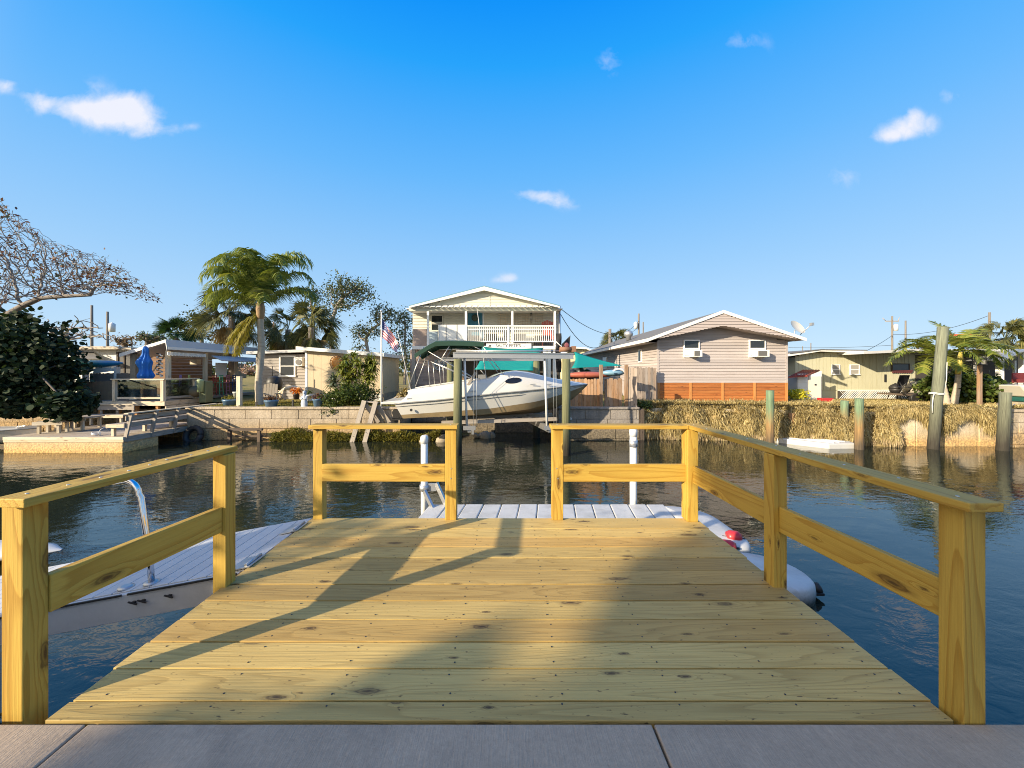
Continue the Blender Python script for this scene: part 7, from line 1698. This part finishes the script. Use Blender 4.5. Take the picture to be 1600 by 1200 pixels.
def bankpt(x, f):
    """point on the grassy bank: f = 0 on the lawn behind the edge, 1 at the waterline"""
    yb_ = np.interp(x, bx, by); lump = .8 * np.sin(x * 1.9 + 1.1) * np.sin(x * 4.3 + f * 1.5) + .45 * np.sin(x * 7.7 + f * 4) * np.sin(f * 9 + x * 2)
    pr = np.array([(1.9, .0), (1.1, .03), (.5, .02), (.1, -.12), (-.16, -.42), (-.32, -.80), (-.40, -1.12), (-.36, -1.55)])
    q = np.clip(f, 0, 1) * (len(pr) - 1); dy = np.interp(q, np.arange(len(pr)), pr[:, 0]); dz = np.interp(q, np.arange(len(pr)), pr[:, 1])
    return np.stack([x, yb_ + dy - .17 * lump * np.sin(np.pi * np.clip(f, 0, 1)), dz + GZ + .06 + .09 * lump * np.sin(np.pi * np.clip(f * 1.1, 0, 1))], -1)
gx = np.linspace(5.86, 15.5, 90); gf = np.linspace(0, 1, 22); GXm, GF = np.meshgrid(gx, gf, indexing='ij'); V = bankpt(GXm.ravel(), GF.ravel()); nx, nf = len(gx), len(gf)
Fc = np.array([(a * nf + b, (a + 1) * nf + b, (a + 1) * nf + b + 1, a * nf + b + 1) for a in range(nx - 1) for b in range(nf - 1)])
bank_m = pmat('matted_dry_grass', (.32, .24, .11), .35, 4, .95, .8, 22, stretch=(2.5, 1, .8), dirt=(.13, .105, .04), dscale=2.5)
tag(npmesh('bank', V, Fc, bank_m, smooth=True), kind='structure')
nt_ = 2300; tx = rs.uniform(5.9, 15.5, nt_); f = rs.uniform(.12, .86, nt_); T = bankpt(tx, f); T2 = bankpt(tx, f + .03); per = 26
tl = T2 - T; tl /= np.linalg.norm(tl, axis=1, keepdims=True); nr = np.cross(np.array([1.0, 0, 0]), tl); nr = nr * np.sign(nr[:, 2:3] - nr[:, 1:2] * .5 + 1e-6)
base = (T[:, None, :] + rs.normal(size=(nt_, per, 3)) * np.array([.06, .03, .03])).reshape(-1, 3); n = len(base); nr = np.repeat(nr, per, 0); tl = np.repeat(tl, per, 0); ff = np.repeat(f, per)[:, None]
dr = np.repeat(rs.normal(size=(nt_, 3)) * .45, per, 0) + nr * .55 + tl * (.25 + .5 * ff) + np.array([0, 0, .35]) * (1 - ff) + rs.normal(size=(n, 3)) * .45
tag(blades('bank_grass', base, dr, rs.uniform(.10, .30, n) * np.repeat(rs.uniform(.5, 1.6, nt_), per), straw, .013, .6), kind='stuff')
n = 9000; tx = rs.uniform(5.9, 15.5, n); base = bankpt(tx, rs.uniform(.74, .9, n)); base[:, 1] -= .03; dr = np.stack([rs.normal(size=n) * .25, -.18 - .25 * rs.uniform(size=n), -np.ones(n)], 1); tall = .5 + .5 * np.sin(tx * 9) * np.sin(tx * 3.7)
tag(blades('root_fringe', base, dr, rs.uniform(.12, .34, n) * (.6 + .7 * tall), leafmat('pale_roots', [(.30, .22, .12), (.46, .36, .22), (.56, .46, .30)], .15, .8), .014, .2), kind='stuff')
nt_ = 420; tx = rs.uniform(15.3, 19.6, nt_); ty = np.interp(tx, bx, by); cov = .40 + .34 * np.sin(tx * 3.0); f = rs.uniform(size=nt_) ** .8; T = np.stack([tx, ty + .02 - .22 * np.sin(np.pi * np.clip(f + .1, 0, 1)) * rs.uniform(.3, 1, nt_), .06 - f * 1.25 * cov], 1); per = 34
base = (T[:, None, :] + rs.normal(size=(nt_, per, 3)) * np.array([.07, .04, .05])).reshape(-1, 3); n = len(base); tone = np.repeat(f, per); dr = np.stack([rs.normal(size=n) * .75, -.55 - .4 * rs.uniform(size=n), rs.uniform(-.7, .9, n) - tone * .8], 1)
tag(blades('wall_grass', base, dr, rs.uniform(.12, .34, n), straw, .012, .7), kind='stuff')
n = 42000; x = rs.uniform(5.9, 24, n); yb_ = np.interp(x, bx, by); y = yb_ + rs.uniform(size=n) ** 1.5 * 5.5; h = .08 + .10 * rs.uniform(size=n) * np.where(y < yb_ + .7, 1.6, .8)
base = np.stack([x, y, np.full(n, GZ)], 1); base[:, 2] += np.clip(.16 * (1 - (y - yb_) / .9), 0, .16); dr = np.stack([rs.normal(size=n) * .35, rs.normal(size=n) * .35 - .2, np.ones(n)], 1); ok = ~((y > 18.9) & (x < 14.3)); base, dr, h = base[ok], dr[ok], h[ok]
tag(blades('lawn_grass', base, dr, h, [straw, lawn_leaf][0], .011, .3), kind='stuff')
n = 14000; x = rs.uniform(XC + .4, XS0 - .3, n); y = YL + .35 + rs.uniform(size=n) ** 1.3 * 3.2; base = np.stack([x, y, np.full(n, GZ)], 1); dr = np.stack([rs.normal(size=n) * .35, rs.normal(size=n) * .35, np.ones(n)], 1)
tag(blades('garden_grass', base, dr, rs.uniform(.05, .12, n), lawn_leaf, .010, .3), kind='stuff')
n = 9000; x = rs.uniform(X(428, 16.3), X(690, 16.3), n); lump = .5 + .5 * np.sin(x * 2.9) * np.sin(x * 1.1 + 2); base = np.stack([x, 16.42 - rs.uniform(size=n) * .45, WATER - .02 + rs.uniform(size=n) * (.22 + .34 * lump)], 1); dr = np.stack([rs.normal(size=n) * .6, -rs.uniform(size=n) * .6, rs.uniform(.0, 1, n)], 1)
tag(blades('waterside_weeds', base, dr, rs.uniform(.08, .22, n), weed, .018, .4), kind='stuff')
# trees on the near bank, behind and left of the camera, that shade the deck
rs = np.random.RandomState(37)
def shade_tree(base, lobes, label, seed, leafm, per, L, Wd, cl, keep=None):
    rs = np.random.RandomState(seed); t = thing('shade_tree', base, label, 'tree'); Ps = []; Ks = []
    for c, r, nc in lobes: P, K = clumps(c, r, nc, per, cl, rs, .1); Ps.append(P); Ks.append(K)
    P = np.concatenate(Ps)
    if keep is not None: P = P[keep(P, rs)]
    leaves('crown', P, L, Wd, leafm, t, rs=rs); K = np.concatenate(Ks); K = K[np.abs(K - K.mean(0)).max(1) < 2.2]; N, Pn = colonize(None, K[::3], .5, 9, .9, 60, trunk=[np.array(base, float), np.array(base, float) + np.array([0, 0, 1.5])], rs=rs); branch_mesh('trunk', N, Pn, .4, bark_grey, t); return t
lx, ly, lz = SUN_DIR
def back(u, L, z):          # a point whose shadow ray runs at offset u across the light, L metres up-light
    hx, hy = lx / math.hypot(lx, ly), ly / math.hypot(lx, ly); return (u * hy - L * hx + 0 * 1, -u * hx - L * hy, z)
def ground_hit(P):          # where the sun ray through each leaf meets deck level
    return P[:, :2] - np.array([lx, ly]) * (P[:, 2:3] / lz)
def shadow_fit_big(P, rs):        # unseen crown cut so its shadow fits shade areas set on the deck
    q = ground_hit(P) + rs.normal(size=(len(P), 2)) * .035; x, y = q[:, 0], q[:, 1]
    edge = np.interp(y, [1.0, 1.7, 2.5, 3.25, 3.75, 8.0], [.25, .43, .72, 1.25, 2.0, 8.15])
    low = (y < 1.64) & (x > -1.72 - (1.64 - y) * .6) & ((y > 1.42) | (np.sin(x * 4.5 - y * 6) > -.45)) & (rs.uniform(size=len(P)) < .9)
    spray = (x > -.78 + .75 * (y - 1.6)) & (x < -.13 + .10 * (y - 1.66)) & (y < 2.4) & (rs.uniform(size=len(P)) < np.interp(y, [1.6, 2.0, 2.4], [.95, .75, .2]))
    return (x > edge) | low | spray
def shadow_fit_small(P, rs):  # thins the unseen crown by where each leaf's shadow lands
    q = ground_hit(P); x, y = q[:, 0], q[:, 1]
    return rs.uniform(size=len(P)) < np.where(y > 3.15, .62, np.where(x > -2.25, .30, .75)) * np.where(x > -.9, .4, 1)
shade_tree(back(2.0, 17, -.1), [(back(1.6, 16.5, 6.9), (4.4, 3.3, 2.6), 900), (back(2.0, 17, 9.6), (3.6, 3.4, 2.6), 400), (back(2.6, 18, 12), (3.4, 3.4, 2.4), 360), (back(1.0, 16, 5.1), (5.2, 3.2, 1.6), 760), (back(5.0, 17, 7.5), (3, 3, 4), 280)], 'large leafy tree on the near bank behind the patio', 5, leaf_oak, 56, .27, .18, .5, shadow_fit_big)
shade_tree(back(-4.3, 9.2, -.1), [(back(-4.15, 9.2, 3.2), (.95, .95, .8), 62)], 'small loose tree on the near bank left of the patio', 6, leaf_oak, 20, .19, .11, .38, shadow_fit_small)
# ------------------------------------------------------------------ camera, sun, sky
cam = bpy.data.cameras.new('camera'); co_ = bpy.data.objects.new('camera', cam); COL.objects.link(co_)
cam.sensor_fit = 'HORIZONTAL'; cam.sensor_width = 36; cam.lens = 36 * F / 1600
cam.shift_x = (800 - CX) / 1600; cam.shift_y = -(600 - CY) / 1600
co_.location = (0, 0, CH); co_.rotation_euler = (math.radians(90), 0, 0); cam.clip_start = .05; cam.clip_end = 3000
S.camera = co_
sun = bpy.data.lights.new('sun', 'SUN'); so = bpy.data.objects.new('sun', sun); COL.objects.link(so)
sun.energy = 4.8; sun.angle = math.radians(.55); sun.color = (1.0, .85, .62)
so.rotation_euler = Vector(SUN_DIR).to_track_quat('-Z', 'Y').to_euler(); so.location = (-20, -14, 20)
w = bpy.data.worlds.new('World'); S.world = w; w.use_nodes = True; nt = w.node_tree
for n in list(nt.nodes): nt.nodes.remove(n)
out = nt.nodes.new('ShaderNodeOutputWorld')
sky = nt.nodes.new('ShaderNodeTexSky'); sky.sky_type = 'NISHITA'; sky.sun_disc = False
sky.sun_elevation = SUN_EL; sky.sun_rotation = math.atan2(-SUN_DIR[0], -SUN_DIR[1]); sky.air_density = 1.0; sky.dust_density = .35; sky.ozone_density = 2.2; sky.altitude = 0
dirv = nd(nt, 'TexCoord').outputs['Generated']
sx = nd(nt, 'SeparateXYZ', {0: dirv}); dx, dy, dz = sx.outputs
sd = (-SUN_DIR[0], -SUN_DIR[1], -SUN_DIR[2])
mu = nd(nt, 'VectorMath', {0: dirv, 1: sd}, operation='DOT_PRODUCT').outputs['Value']      # angle from the sun
grad = ramp(nt, dz, SKYGRAD)                                                               # clear blue, paler at the horizon
glow = nd(nt, 'MapRange', {0: mu, 1: .38, 2: 1.0}, interpolation_type='SMOOTHSTEP').outputs[0]
c = mixc(nt, .05, grad, sky.outputs[0])
c = mixc(nt, glow, c, SUNSIDE)                                                              # whiter, brighter sky round the sun
dyc = M(nt, 'MAXIMUM', dy, .05); u = M(nt, 'DIVIDE', dx, dyc); v = M(nt, 'DIVIDE', dz, dyc)
uv = nd(nt, 'CombineXYZ', {0: u, 1: v}).outputs[0]
nz = noise(nt, uv, 8, 6, .6, .5); nz2 = noise(nt, uv, 26, 4, .6, .4)
tot = None
for (px, py, a, b, amp) in ((175, 178, 62, 26, 1.05), (205, 160, 34, 20, .7), (225, 195, 36, 24, .8), (120, 168, 40, 20, .75), (75, 165, 32, 16, .5), (8, 134, 20, 14, .75), (60, 158, 26, 20, .35), (275, 205, 26, 14, .25),
                            (1422, 195, 30, 20, .72), (1400, 208, 38, 15, .6), (1430, 178, 16, 12, .5), (1452, 205, 18, 12, .3), (852, 307, 36, 13, .62), (872, 315, 20, 12, .45), (822, 303, 26, 8, .35), (797, 433, 18, 9, .62), (780, 438, 24, 7, .35),
                            (40, 148, 22, 8, .25), (150, 135, 20, 16, .35), (1380, 215, 30, 10, .35), (1458, 190, 16, 14, .35), (900, 322, 22, 8, .3), (950, 98, 22, 26, .34), (1165, 65, 42, 16, .33), (1322, 278, 36, 20, .34), (1488, 150, 30, 14, .33), (300, 198, 18, 7, .3)):
    cu, cv = (px - CX) / F, (CY - py) / F
    e = M(nt, 'ADD', M(nt, 'POWER', M(nt, 'DIVIDE', M(nt, 'ABSOLUTE', M(nt, 'SUBTRACT', u, cu)), a * .86 / F), 2.0), M(nt, 'POWER', M(nt, 'DIVIDE', M(nt, 'ABSOLUTE', M(nt, 'SUBTRACT', v, cv)), b * .9 / F), 2.0))
    g = M(nt, 'MULTIPLY', M(nt, 'EXPONENT', M(nt, 'MULTIPLY', e, -1.0)), amp)
    tot = g if tot is None else M(nt, 'ADD', tot, g)
den = M(nt, 'ADD', tot, M(nt, 'ADD', M(nt, 'MULTIPLY', M(nt, 'SUBTRACT', nz, .5), 1.5), M(nt, 'MULTIPLY', M(nt, 'SUBTRACT', nz2, .5), .75)))
den = M(nt, 'MULTIPLY', ramp(nt, den, [(.18, 0), (.5, .38), (1.25, 1)]), M(nt, 'MINIMUM', M(nt, 'MULTIPLY', tot, 2.2), 1.0))
cl = M(nt, 'MULTIPLY', den, M(nt, 'GREATER_THAN', dy, .06))
c = mixc(nt, M(nt, 'MULTIPLY', cl, .95), c, CLOUDCOL)
bg = nd(nt, 'Background', {'Color': c, 'Strength': SKYSTR}); nt.links.new(bg.outputs[0], out.inputs[0])
vs = S.view_settings; S.display_settings.display_device = 'sRGB'; vs.view_transform = 'Standard'; vs.look = 'None'; vs.gamma = 1; vs.use_curve_mapping = False; vs.exposure = EXPO
S.render.engine = 'CYCLES'; cy = S.cycles; cy.use_denoising = True
try: cy.denoiser = 'OPENIMAGEDENOISE'; cy.denoising_prefilter = 'NONE'; cy.denoising_quality = 'HIGH'
except Exception: pass
cy.filter_width = 1.0; cy.max_bounces = 8; cy.transparent_max_bounces = 12; cy.caustics_reflective = False; cy.caustics_refractive = False; cy.sample_clamp_indirect = 8
